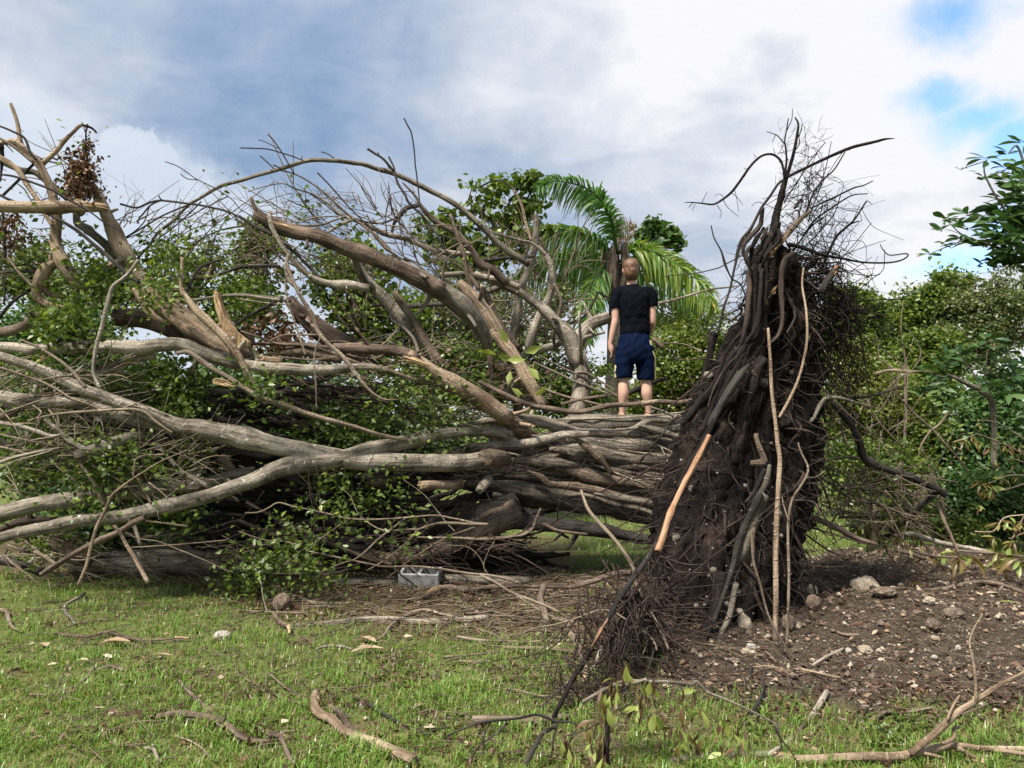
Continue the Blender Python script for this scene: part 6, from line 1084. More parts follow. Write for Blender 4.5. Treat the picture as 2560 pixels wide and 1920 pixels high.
stick('long pale crooked branch arching toward the torn palm sheath', [((18, 28, 26, 22, 20, 14, 10), "1050,1622 1130,1582 1200,1492 1330,1402 1450,1367 1600,1390 1700,1410 1850,1482 2000,1542 2110,1625")], 'J', name='fallen_branch', cat='branch')
stick('pale stick end left of the torn palm sheath', [((26, 26, 22), "915,552 1000,522 1150,512 1262,522")], 'N', 'pale')
stick('long thin branch lying level at the edge of the litter, above the white stone', [((14, 17, 17, 12), "-20,1368 250,1386 500,1396 585,1385"), ((12, 14), "-20,1432 60,1410 190,1385")], 'J', 'twig')
stick('short stick with a bright torn tip, above the grey log', [((34, 40, 36), "268,1400 300,1462 385,1515")], 'J', 'brown', tip=(30, "380,1505 388,1530 392,1560"))
stick('very thin pale twig running up to the log', [((10, 13, 12), "585,1562 800,1512 950,1442 1140,1418")], 'J')
stick('tapering stick by the brown root stump in the litter', [((38, 30, 22, 16), "395,1245 480,1272 620,1312 830,1322")], 'J')
stick('upright thin stick leaning against the leafy spray', [((8, 11, 10), "98,965 160,1112 185,1252 218,1358")], 'J', 'pale', d=(7.0, 6.6))
stick('grey half-buried log across the litter in front of the pile', [((36, 46, 52, 58, 60, 62, 60), "370,1482 550,1462 800,1452 1100,1442 1300,1442 1600,1432 1960,1412")], 'J', 'lich', name='fallen_log', cat='log', lift=-0.01)
stick('long speckled log lying in the shade behind the concrete block', [((66, 72, 74, 76, 70), "715,1152 1000,1152 1250,1162 1500,1152 1950,1162 2300,1150")], 'J', 'lich', name='fallen_log', cat='log')
stick('dark branch with a bright torn end in front of the concrete block', [((36, 46, 48, 46, 44, 40), "1560,1165 1650,1162 1750,1182 1900,1182 2100,1142 2220,1142")], 'J', 'brown', name='fallen_branch', cat='branch', d=(7.35, 7.35), tip=(40, "1590,1160 1530,1185 1480,1215"))
stick('long thin brown branch running from the litter to the foot of the root mass', [((30, 32, 40, 50, 44), "450,1155 700,1162 860,1122 1000,1082 1110,1050 1200,1040"), ((30, 18), "0,1172 200,1162 470,1158")], 'K', 'brown', name='fallen_branch', cat='branch', d=(7.3, 6.9))
stick('upright crooked stub of a branch standing in the litter', [((52, 58, 60, 58), "505,1150 480,1250 510,1352 522,1452 490,1540")], 'K', 'brown', d=(6.6, 6.2))
stick('pale long twin twigs lying from the pile to the pale jointed stick', [((14, 20, 22, 18), "-10,1058 100,1112 250,1202 400,1262 550,1322 705,1412"), ((10, 12, 12), "0,1085 150,1150 300,1232 450,1330 650,1432")], 'K', d=(6.9, 5.9))
stick('pale jointed stick with a cut end, left of the leaning dark root', [((44, 50, 54, 58, 60, 56, 50), "1045,218 1160,262 1190,322 1250,442 1310,562 1352,682 1372,762 1338,855")], 'O', 'stick', tip=(44, "1360,800 1345,840 1330,862"))
stick('crooked dead sapling stem leaning up over the litter against the root mass', [((24, 28, 30, 30, 32, 34, 30, 26, 24, 22), "798,398 850,542 930,642 1040,762 1130,872 1210,1002 1230,1132 1290,1272 1370,1402 1440,1532 1492,1660")], 'K', 'stick', name='leaning_stick', d=(6.0, 5.0))
stick('thin curved vine arching in front of the leaning dark root', [((12, 16, 18, 18, 16), "655,372 850,282 1100,232 1350,152 1500,102 1620,112 1760,192"), ((16, 18, 18, 16), "1540,215 1650,198 1760,192 1880,262 2000,362 2050,442 2060,495"), ((14, 12), "2000,362 1960,450 1925,530"), ((14, 10), "2040,480 2000,600 1985,680")], 'O', 'stick', d=(5.3, 4.9))
stick('long level stick crossing the lower litter', [((32, 26, 20, 18, 22), "85,398 220,412 450,427 750,422 1000,422 1250,437 1460,442")], 'O')
stick('forked pale twig just under the curved vine', [((16, 20, 20, 16), "295,428 400,470 560,482 700,452 850,392 1000,312 1160,290"), ((12, 10), "910,400 1000,340 1080,300")], 'O')
stick('straight pale stick below the forked pale twig', [((30, 38, 40, 34, 24), "555,498 700,522 900,527 1100,532 1270,542 1430,546")], 'O', 'stick')
stick('pale stick ending mid lawn near the litter', [((26, 22, 15), "-30,605 200,590 420,570 655,542")], 'O')
stick('pair of short pale twigs with a bent tip', [((24, 24, 18, 14), "105,642 280,642 430,652 565,745"), ((14, 12), "115,650 300,668 440,662")], 'O')
stick('long thin dry stalk on the lawn left of the leaning dark root', [((10, 12, 10), "135,895 330,832 600,792 900,792 1190,772")], 'O', 'tan')
stick('grey twig among brown dead leaves at the lower middle', [((16, 18, 16), "515,922 700,932 900,972 1080,992 1195,1012")], 'O')
stick('white-tipped forked stick end beside the dark root', [((34, 44, 48), "1520,468 1500,540 1470,622"), ((46, 34), "1470,622 1400,695")], 'O', 'pale', d=(4.9, 4.75), tip=(46, "1475,628 1510,655 1545,690"))
stick('thick tan log half hidden behind the twisted grey branch', [((78, 88, 86, 78, 62), "245,1262 450,1262 600,1252 800,1272 1000,1262 1200,1248")], 'O', 'brown', name='fallen_log', cat='log', tip=(40, "1120,1250 1180,1245 1215,1250"))
stick('twisted grey branch arched over the tan log, its shoots hanging down', [((18, 26, 28, 26, 28, 24, 18), "-20,1345 150,1272 300,1212 500,1182 700,1162 870,1130 1000,1170 1080,1200 1200,1202 1335,1272"), ((22, 20, 14), "1080,1202 1060,1292 1030,1422 1020,1560"), ((34, 46, 54, 54), "1055,1258 950,1312 900,1392 850,1482 800,1562 755,1670"), ((18, 14), "425,1210 370,1292 340,1402 260,1502 228,1610"), ((22, 18), "590,1215 500,1302 368,1395"), ((12, 8), "900,1400 940,1480 950,1510"), ((14, 8), "360,1300 350,1450 345,1560")], 'O', 'dark', name='fallen_branch', cat='branch', d=(3.72, 3.66))
stick('greenish log in shade at the very bottom, left of the pinkish branch', [((40, 48, 52), "-20,1030 200,1012 400,1002 640,986")], 'Q', 'grey', name='fallen_log', cat='log', lift=-0.01)
stick('long pinkish forked branch with a splintered butt along the bottom right', [((58, 60, 56, 54, 58, 56, 44, 38, 34, 30), "650,1002 800,1006 1000,1000 1200,986 1400,986 1500,962 1620,932 1780,912 1950,930 2250,935"), ((42, 46, 42, 36, 26, 16), "1500,962 1620,862 1720,772 1800,702 1900,642 2000,572 2100,512 2230,445"), ((22, 16, 12, 8), "1912,640 1905,500 1890,382 1868,272 1890,192 1952,88"), ((18, 14), "1730,752 1770,662 1806,600"), ((24, 24, 20), "1700,902 1780,862 1770,812 1802,800"), ((30, 30, 26), "1805,930 1900,990 2005,1055"), ((22, 20), "1590,965 1700,992 1762,1012"), ((26, 24), "2250,975 2100,950 1990,945")], 'Q', 'tan', name='fallen_branch', cat='branch', d=(3.78, 3.86), tip=(54, "760,1000 700,985 640,968"))
stick('pale straight stick slanting up from the greenish log', [((38, 36, 32, 30), "978,748 880,832 780,892 690,932 615,972")], 'Q', 'pale', d=(4.5, 3.8))
stick('tan crooked twig at the foot of the forked stems', [((16, 24, 22, 16, 12), "518,472 620,450 720,492 800,522 880,537 1065,582"), ((10, 10), "588,388 655,445")], 'Q', 'tan')
stick('short pale twig with a white tip on the bare soil', [((18, 18, 20), "888,468 980,422 1080,375")], 'Q', 'pale')
stick('thin forked greyish twig on the grass edge below the soil', [((22, 22, 20, 16), "1268,797 1340,767 1450,750 1640,734"), ((14, 14, 10), "1640,740 1800,765 2000,715 2080,695")], 'Q', 'stick')
stick('dark thin stem bending down from the tan crooked twig', [((20, 24, 22), "582,478 570,560 530,662 500,715"), ((14, 14, 12), "500,700 490,782 412,900")], 'Q', 'dark', d=(5.0, 4.1))
stick('long brown root lying in a wave across the bare soil', [((26, 30, 32, 36, 34, 30), "1140,1322 1300,1312 1450,1290 1600,1252 1800,1236 2000,1246 2250,1322")], 'L', 'brown', name='loose_root')
stick('dark stub of root lying against the big limestone rock', [((56, 44, 22), "1000,1280 1060,1330 1130,1358")], 'L', 'dark', name='loose_root')
stick('broken dark stem leaning on the grass at the right end of the lawn mulch', [((22, 20), "1000,290 1090,310 1180,320")], 'Q', 'twig')
stick('tall forked tan stem standing in front of the root mass', [((40, 42, 44, 44, 40, 38, 34, 30, 26, 22), "252,1650 247,1300 250,1000 260,700 270,400 280,160 262,0 230,-320 210,-600 190,-880"), ((24, 22, 20, 18, 14), "280,-180 340,-290 420,-460 470,-620 500,-800 490,-1020 460,-1220 470,-1360")], 'L', 'tan', name='forked_stem', cat='stem', d=(5.55, 5.95))
stick('slender pale wavy stem standing right of the tall forked stem', [((24, 22, 20, 20, 18, 16, 12), "338,1650 355,1102 350,702 380,482 440,372 490,282 500,202 450,92 428,20"), ((14, 10), "500,298 570,290 640,245"), ((12, 8), "350,640 310,500 300,420")], 'L', 'stick', name='slender_stem', cat='stem', d=(5.5, 5.8))
stick('brown stick leaning across the feet of the two standing stems', [((18, 22, 22, 22), "60,700 70,950 130,1152 200,1402 335,1650 400,1730")], 'L', 'brown', name='leaning_stick', d=(5.7, 5.2))

# loose small twigs nobody could count
rs = np.random.RandomState(51); lt = Acc()
def litter_twigs(poly, n, smin, smax, wmin, wmax, lift=0.03):
    P2 = np.array([G(*q)[:2] for q in poly]); lo, hi = P2.min(0), P2.max(0); c = 0
    while c < n:
        x, y = rs.uniform(lo[0], hi[0]), rs.uniform(lo[1], hi[1])
        if poly_sd(np.array([x]), np.array([y]), P2)[0] < 0: continue
        c += 1; an = rs.normal(0.1, 1.0); L = rs.uniform(smin, smax) * rs.uniform(0.5, 1); dx = np.array([math.cos(an), math.sin(an), 0.0]); r = rs.uniform(wmin, wmax)
        p0 = np.array([x, y, gz(x, y) + r + rs.rand() * lift]); q = [p0, p0 + dx * L * 0.5 + [rs.normal() * 0.05 * L, rs.normal() * 0.1 * L, rs.rand() * lift], p0 + dx * L + [0, rs.normal() * 0.2 * L, rs.rand() * lift]]
        tube_geo(lt, q, (r, r * 0.8, r * 0.4), 4, n=8, lump=0.1, wig=r * 2.5)
litter_twigs([(880, 1440), (1250, 1430), (1700, 1440), (1720, 1640), (1560, 1640), (1250, 1590), (1050, 1580), (620, 1510)], 800, 0.15, 0.9, 0.0018, 0.008)
litter_twigs([(1250, 1600), (1720, 1620), (1650, 1900), (1300, 1920)], 300, 0.08, 0.45, 0.0013, 0.004)
litter_twigs([(0, 1500), (1200, 1580), (1250, 1919), (0, 1919)], 850, 0.05, 0.38, 0.001, 0.0038, 0.035)
litter_twigs([(1750, 1560), (2560, 1440), (2560, 1900), (1700, 1880)], 560, 0.05, 0.4, 0.001, 0.0035, 0.02)
litter_twigs([(0, 1440), (900, 1430), (900, 1470), (0, 1470)], 150, 0.1, 0.6, 0.0015, 0.005, 0.05)
o = lt.build('twig_litter', M['twig'], base=(0, 0, 0)); tag(o, 'thin broken twigs littering the ground in front of the fallen tree', 'twig litter', kind='stuff')
ll = Acc()
def flakes(n, poly, size, tint, droop=0.0):
    P2 = np.array([G(*q)[:2] for q in poly]); lo, hi = P2.min(0), P2.max(0); X = rs.uniform(lo[0], hi[0], n * 3); Y = rs.uniform(lo[1], hi[1], n * 3)
    ok = poly_sd(X, Y, P2) > 0; X, Y = X[ok][:n], Y[ok][:n]; ok = rs.rand(len(X)) < 0.25 + 0.75 * np.maximum(litter(X, Y), soil(X, Y) * 0.5); X, Y = X[ok], Y[ok]
    C = np.stack([X, Y, gz(X, Y) + 0.004 + rs.rand(len(X)) * 0.012], 1); dr = rs.normal(size=(len(X), 3)); dr[:, 2] *= 0.22
    leaves_geo(ll, C, size, 0.5, np.clip(rs.normal(tint, 0.28, len(X)), 0, 1), dirs=dr, rs=rs)
allp = [(-200, 1440), (2700, 1400), (2900, 1930), (-200, 1930)]
flakes(11000, allp, 0.034, 0.42); flakes(4200, allp, 0.055, 0.5)
o = ll.build('leaf_litter', M['deadleaf'], base=(0, 0, 0)); tag(o, 'brown dead leaf fragments scattered over lawn and soil', 'leaf litter', kind='stuff')
ll = Acc(); flakes(4200, allp, 0.045, 0.45)
o = ll.build('leaf_litter', M['dry'], base=(0, 0, 0)); tag(o, 'small pale tan dry leaves scattered over lawn and soil', 'leaf litter', kind='stuff')

# clumps of dark dead leaves in the grass
ll = Acc()
for x, y, w_, n in [(430, 1700, 60, 240), (390, 1800, 50, 160), (830, 1750, 60, 220), (1000, 1700, 50, 260), (980, 1650, 40, 160), (640, 1830, 60, 220), (900, 1870, 70, 240), (240, 1840, 40, 90), (1080, 1820, 50, 160), (1290, 1700, 70, 240), (1200, 1860, 90, 200), (600, 1740, 40, 120), (690, 1500, 50, 300), (760, 1530, 60, 240), (1950, 1780, 80, 300), (2250, 1770, 120, 420), (2450, 1800, 90, 260)]:
    for _ in range(n):
        p = G(x + rs.normal() * w_, y + rs.normal() * w_ * 0.35); p[2] = float(gz(p[0], p[1])) + rs.rand() * 0.035
        leaves_geo(ll, [p], 0.04, 0.4, np.clip(rs.normal(0.3, 0.25), 0, 1), dirs=np.array([[rs.normal(), rs.normal(), rs.normal() * 0.5]]), rs=rs)
o = ll.build('leaf_litter', M['deadleaf'], base=(0, 0, 0)); tag(o, 'dark clumps of dead leaves caught in the lawn', 'leaf litter', kind='stuff')

# rocks
def rockmat(name, a_, b_, c_):
    m, t = mat_new(name); p = t.n('ShaderNodeTexCoord').outputs['Object']; n1, n2 = t.noise(p, 22, 6, 0.7), t.noise(p, 90, 4, 0.7)
    return finish(m, t, t.ramp(t.m('ADD', t.m('MULTIPLY', n1, 0.6), t.m('MULTIPLY', n2, 0.4)), [(0.33, a_), (0.5, b_), (0.68, c_)]), 0.95, t.m('ADD', n1, n2), 0.9, 0.02, 0.2)
M['lime'] = rockmat('limestone', (0.22, 0.165, 0.11), (0.46, 0.385, 0.285), (0.66, 0.59, 0.48)); M['limew'] = rockmat('white_limestone', (0.26, 0.225, 0.19), (0.48, 0.44, 0.39), (0.66, 0.63, 0.58)); M['dirtyrock'] = rockmat('earthy_rock', (0.07, 0.048, 0.036), (0.18, 0.135, 0.10), (0.36, 0.29, 0.225))
def rock_geo(acc, c, r, seed, nu=14, nv=9, rough=0.22):
    u = np.arange(nu) * 2 * PI / nu; v = np.linspace(-PI / 2, PI / 2, nv)
    Uu, Vv = np.meshgrid(u, v); D_ = np.stack([np.cos(Vv) * np.cos(Uu), np.cos(Vv) * np.sin(Uu), np.sin(Vv)], -1)
    k = 1 + rough * psn(D_ * 1.7, seed) + rough * 0.6 * psn(D_ * 4.1, seed + 4) + rough * 0.3 * psn(D_ * 9, seed + 7)
    V = (np.asarray(c) + D_ * k[..., None] * np.asarray(r)).reshape(-1, 3); i = np.arange(nv - 1)[:, None] * nu; j = np.arange(nu)[None]; j2 = (j + 1) % nu
    acc.add(V, np.stack([i + j, i + j2, i + nu + j2, i + nu + j], -1).reshape(-1, 4))
def rock(label, crop, x, y, w, h, mat, seed, d=None):
    k = CR[crop][2]; px, py = cv(crop, x, y); p = G(px, py + h * k * 0.3) if d is None else P(px, py + h * k * 0.5, d); d_ = p[1]; s = k * d_ / FPX / 2
    z = float(gz(p[0], p[1])) if d is None else p[2]; a = Acc(); rock_geo(a, (p[0], p[1], z + h * s * 0.7), (w * s, (w + h) / 2 * s * 0.9, h * s), seed, 40, 26, 0.16)
    o = a.build('limestone_rock', M[mat], base=(p[0], p[1], z)); tag(o, label, 'rock', 'limestone rocks turned up with the roots'); return o
rock('largest pale limestone rock, sitting in the open soil', 'L', 955, 1228, 215, 165, 'lime', 3)
rock('tall pale limestone block lodged under the foot of the root mass', 'L', 0, 1470, 130, 250, 'lime', 9, d=5.95)
rock('flat pinkish-tan rock below the largest limestone rock', 'L', 1110, 1440, 190, 70, 'dirtyrock', 12)
rock('square tan rock in the middle of the bare soil', 'Q', 1212, 335, 92, 60, 'lime', 15)
rock('crusty grey rubble lump right of the square tan rock', 'Q', 1640, 275, 90, 70, 'dirtyrock', 18); rock('pale crumbly lump above the grey rubble lump', 'Q', 1770, 215, 130, 80, 'dirtyrock', 21); rock('small pale lump uphill of the crumbly lumps', 'Q', 1622, 190, 70, 50, 'lime', 24)
rock('small white stone at the tip of the pale twig', 'Q', 1110, 365, 40, 38, 'limew', 27); rock('white stone beside the yellow clod near the root foot', 'Q', 497, 335, 60, 60, 'limew', 30); rock('yellowish clod near the root foot', 'Q', 465, 365, 60, 50, 'lime', 33)
rock('single white stone near the right side of the soil', 'Q', 1800, 398, 34, 32, 'limew', 36); rock('tan rock between the standing stems', 'Q', 735, 205, 80, 110, 'dirtyrock', 39); rock('tan plate-like stone left of the largest limestone rock', 'L', 535, 1350, 90, 100, 'lime', 42); rock('pair-like white pebble left of the white stone', 'Q', 1510, 405, 32, 22, 'limew', 45); rock('white pebble next to the leaning dark root foot', 'Q', 1650, 455, 40, 26, 'limew', 48)
rock('white angular stone alone on the lawn', 'I', 1755, 1560, 130, 80, 'limew', 51); rock('crumbled red-brown mound of rotten wood in the litter', 'J', 330, 1300, 140, 160, 'dirtyrock', 54); rock('dull rock behind the standing stems, low', 'Q', 890, 165, 90, 100, 'dirtyrock', 57)
# pebbles and clods
pa = Acc(); pb_ = Acc(); rs = np.random.RandomState(61); c = 0
lo, hi = SOILP.min(0), SOILP.max(0)
oct_ = np.array([[1, 0, 0], [-1, 0, 0], [0, 1, 0], [0, -1, 0], [0, 0, 1], [0, 0, -1], [.6, .6, .5], [-.6, .6, .5], [-.6, -.6, .5], [.6, -.6, .5]], float)
octf = np.array([[4, 6, 7], [4, 7, 8], [4, 8, 9], [4, 9, 6], [0, 6, 9], [2, 7, 6], [1, 8, 7], [3, 9, 8], [0, 2, 6], [2, 1, 7], [1, 3, 8], [3, 0, 9]])
n = 90000; X = rs.uniform(lo[0], hi[0], n); Y = rs.uniform(lo[1], hi[1], n); so = soil(X, Y)
dn = np.clip(0.35 + 0.6 * psn(np.stack([X, Y, X * 0], -1) * 3.7, 11) + 0.3 * psn(np.stack([X, Y, X * 0], -1) * 9, 2), 0.05, 1) * so; ok = (rs.rand(n) < dn * 0.75) & (Y < 10); X, Y = X[ok], Y[ok]; n = len(X)
s = 0.0032 * np.exp(rs.exponential(0.45, n)); s = np.minimum(s, 0.026); Z = gz(X, Y)
V = oct_[None] * (1 + 0.35 * rs.normal(size=(n, 10, 1)).clip(-1.5, 1.5) * 0.6) * s[:, None, None] * rs.uniform(0.6, 1.3, (n, 1, 3)); an = rs.rand(n) * 6.28; cs, sn = np.cos(an)[:, None], np.sin(an)[:, None]
V = np.stack([V[..., 0] * cs - V[..., 1] * sn, V[..., 0] * sn + V[..., 1] * cs, V[..., 2]], -1) + np.stack([X, Y, Z + s * 0.3], -1)[:, None]
sel = rs.rand(n) < 0.33
for acc_, q in ((pa, sel), (pb_, ~sel)):
    vv = V[q]; k = np.arange(len(vv))[:, None, None] * 10; acc_.add(vv.reshape(-1, 3), None, (k + octf[None]).reshape(-1, 3))
o = pa.build('pebbles', M['lime'], base=(0, 0, 0), smooth=False); tag(o, 'pale limestone pebbles strewn over the bare soil', 'pebbles', kind='stuff')
o = pb_.build('soil_clods', M['dirtyrock'], base=(0, 0, 0), smooth=False); tag(o, 'brown crumbs and clods of earth over the bare soil', 'soil clods', kind='stuff')

# concrete block
bp = G(*cv('J', 1425, 1150)); bw = 320 * .31645 * 7.6 / FPX; bp = np.array([P(*cv('J', 1425, 1100), 7.6)[0], 7.68, 0.0]); bz = P(*cv('J', 1425, 1068), 7.6)[2]; bh = bz + 0.02
m, t = mat_new('concrete'); p = t.n('ShaderNodeTexCoord').outputs['Object']; n1, n2 = t.noise(p, 9, 4, 0.6), t.noise(p, 130, 4, 0.7)
M['concrete'] = finish(m, t, t.mix(t.m('MULTIPLY', t.rng(t.noise(p, 13, 5, 0.7), 0.5, 0.66), 0.6), t.mix(t.rng(n2, 0.56, 0.64, 0, 0.5), t.mix(n1, (0.24, 0.24, 0.235, 1), (0.40, 0.40, 0.40, 1)), (0.10, 0.10, 0.10, 1)), (0.11, 0.08, 0.055, 1)), 0.95, n2, 0.8, 0.006, 0.2)
a = Acc(); hx, hy = bw / 2, 0.10; z0, z1 = -0.03, P(*cv('J', 1425, 1034), 7.6)[2]
xs = [-hx, -hx + .032, -.016, .016, hx - .032, hx]; ys = [-hy, -hy + .034, hy - .034, hy]
bx = lambda x0, x1, y0, y1, za, zb: a.add(np.array([[x, y, z] for z in (za, zb) for y in (y0, y1) for x in (x0, x1)]) + bp, np.array([[0, 2, 3, 1], [4, 5, 7, 6], [0, 1, 5, 4], [2, 6, 7, 3], [0, 4, 6, 2], [1, 3, 7, 5]]))
vg = [[a_ for a_ in xs]] 
V = np.array([[x, y, z] for z in (z0, z1) for y in ys for x in xs]); Q = []; ix = lambda i, j, k: k * 24 + j * 6 + i
hole = {(1, 1), (3, 1)}
for j in range(3):
    for i in range(5):
        if (i, j) in hole:
            Q += [[ix(i, j, 0), ix(i + 1, j, 0), ix(i + 1, j, 1), ix(i, j, 1)][::-1], [ix(i, j + 1, 0), ix(i, j + 1, 1), ix(i + 1, j + 1, 1), ix(i + 1, j + 1, 0)][::-1], [ix(i, j, 0), ix(i, j, 1), ix(i, j + 1, 1), ix(i, j + 1, 0)][::-1], [ix(i + 1, j, 0), ix(i + 1, j + 1, 0), ix(i + 1, j + 1, 1), ix(i + 1, j, 1)][::-1]]
        else: Q += [[ix(i, j, 1), ix(i + 1, j, 1), ix(i + 1, j + 1, 1), ix(i, j + 1, 1)], [ix(i, j, 0), ix(i, j + 1, 0), ix(i + 1, j + 1, 0), ix(i + 1, j, 0)]]
for i in range(5): Q += [[ix(i, 0, 0), ix(i + 1, 0, 0), ix(i + 1, 0, 1), ix(i, 0, 1)], [ix(i, 3, 0), ix(i, 3, 1), ix(i + 1, 3, 1), ix(i + 1, 3, 0)]]
for j in range(3): Q += [[ix(0, j, 0), ix(0, j, 1), ix(0, j + 1, 1), ix(0, j + 1, 0)], [ix(5, j, 0), ix(5, j + 1, 0), ix(5, j + 1, 1), ix(5, j, 1)]]
a.add(V + bp, np.array(Q)); o = a.build('concrete_block', M['concrete'], base=bp, smooth=False); o.rotation_euler = (0.22, 0, math.radians(-7))
md = o.modifiers.new('edge', 'BEVEL'); md.width = 0.006; md.segments = 2
tag(o, 'grey two-hole concrete block on the ground under the fallen trunk', 'concrete block')

# fallen leaves one can pick out
rs = np.random.RandomState(71)
def fallen_leaf(label, crop, x, y, L, an, mat='dry', tint=0.5, w=0.42, curl=0.3, name='dry_leaf', group='dry leaves on the ground'):
    k = CR[crop][2]; p = G(*cv(crop, x, y)); d = p[1]; s = L * k * d / FPX; p[2] = float(gz(p[0], p[1])) + 0.03
    a = Acc(); n = 8; u = np.linspace(0, 1, n + 1); half = w * s / 2 * np.sin(PI * np.clip(u, 0.02, 0.98) ** 1.1) ** 0.75 * (1 + 0.12 * np.sin(u * 19 + tint * 9)) + 0.001; cz = 0.05 * s * np.sin(PI * u) * (1 if curl > 0 else -1)
    mid = np.stack([(u - 0.5) * s, 0 * u + 0.05 * s * np.sin(u * 5), cz], 1); rows = [mid + np.stack([0 * u, half * f, abs(curl) * 0.55 * half * f * f * g], 1) for f, g in ((-1, 1.1), (-0.5, 0.9), (0, 0), (0.5, 0.7), (1, 0.6))]
    V = np.vstack(rows); ca, sa_ = math.cos(an), math.sin(an); V = np.stack([V[:, 0] * ca - V[:, 1] * sa_, V[:, 0] * sa_ + V[:, 1] * ca, V[:, 2] + 0.25 * V[:, 1] * sa_], 1) + p
    i = np.arange(n); q = np.vstack([np.stack([i + r * (n + 1), i + 1 + r * (n + 1), i + 1 + (r + 1) * (n + 1), i + (r + 1) * (n + 1)], 1) for r in range(4)])
    V[:, 2] = np.maximum(V[:, 2], gz(V[:, 0], V[:, 1]) + 0.006); a.add(V, q, None, None, tint); o = a.build(name, M[mat], base=(p[0], p[1], p[2] - 0.03)); tag(o, label, 'leaf', group)
for r in [('large curled orange-tan leaf under the grey-brown stick', 'M', 1140, 452, 270, 0.25, 'dry', 0.55, 0.5, 0.6), ('tan crumpled leaf beside the dark twig at the left', 'M', 430, 470, 170, -0.7, 'dry', 0.7, 0.6, 0.5), ('pale grey torn leaf below the orange-tan leaf', 'M', 1045, 578, 200, -0.5, 'dry', 1.0, 0.4, 0.3), ('small pale leaf left of the torn grey leaf', 'M', 815, 620, 110, 0.1, 'dry', 0.95, 0.6, 0.3), ('pale leaf in the grass left of the green stem', 'M', 522, 655, 90, 0.6, 'dry', 0.95, 0.6, 0.3),
          ('long narrow tan leaf right of the torn leaves', 'M', 1590, 580, 200, 0.15, 'dry', 0.6, 0.3, 0.5), ('small cream leaf low on the left lawn', 'M', 975, 1110, 90, 0.3, 'dry', 0.9, 0.5, 0.3), ('brown speck of a leaf near the lower left corner', 'M', 365, 1415, 90, 0.7, 'dry', 0.3, 0.4, 0.4), ('cream leaf left of the thick peeling branch', 'N', 600, 1235, 90, 1.2, 'dry', 0.95, 0.7, 0.3), ('long upright tan leaf right of the dark straight stick', 'N', 1925, 1085, 170, 1.0, 'dry', 0.7, 0.3, 0.4), ('round pale leaf at the end of the dark straight stick', 'N', 2030, 1322, 120, 0.2, 'dry', 0.95, 0.8, 0.3),
          ('pale triangular leaf right of the torn palm sheath', 'N', 1820, 400, 90, 0.9, 'dry', 0.9, 0.7, 0.3), ('pinkish curled leaf behind the wavy root', 'L', 1360, 1262, 150, -0.5, 'dry', 0.45, 0.5, 0.6), ('pale folded leaf standing on the soil, left of its twin', 'L', 1868, 1335, 80, 1.2, 'dry', 0.95, 0.7, 0.5), ('pale flat leaf on the soil, right of its twin', 'L', 1965, 1342, 110, 0.0, 'dry', 0.9, 0.45, 0.3), ('fresh light green leaf pair on the soil at the right', 'L', 2100, 1455, 150, -0.4, 'fresh', 0.95, 0.4, 0.3), ('yellow-green leaf lying below the wilted heap', 'L', 1640, 1030, 170, 0.1, 'fresh', 0.6, 0.4, 0.3),
          ('tan leaf at the stubby stick', 'J', 1290, 1120 + 380, 60, 0.4, 'dry', 0.6, 0.6, 0.4), ('brown leaf curled beside the leafy spray', 'J', 110, 1150, 130, 0.4, 'dry', 0.35, 0.5, 0.5), ('tan leaf scrap below the crooked stub', 'K', 320, 1330, 90, 0.3, 'dry', 0.6, 0.6, 0.3), ('grey curled leaf left of the pinkish leaf', 'L', 1190, 1290, 90, 0.3, 'dry', 0.9, 0.5, 0.5), ('small yellow chip on the dark soil', 'L', 1650, 1388, 50, -0.6, 'dry', 0.7, 0.4, 0.2)]: fallen_leaf(*r)
fallen_leaf('torn tan palm sheath lying where the crooked branch ends, upper piece', 'N', 1400, 440, 270, -0.5, 'dry', 0.75, 0.5, 0.6, 'palm_sheath', None); fallen_leaf('torn tan palm sheath lying where the crooked branch ends, lower piece', 'N', 1420, 530, 330, 0.45, 'dry', 0.8, 0.32, 0.7, 'palm_sheath', None)
fallen_leaf('strip of pale torn wood on the litter left of the concrete block', 'J', 1085, 1150, 110, 0.5, 'dry', 1.0, 0.2, 0.4, 'wood_chip', None)

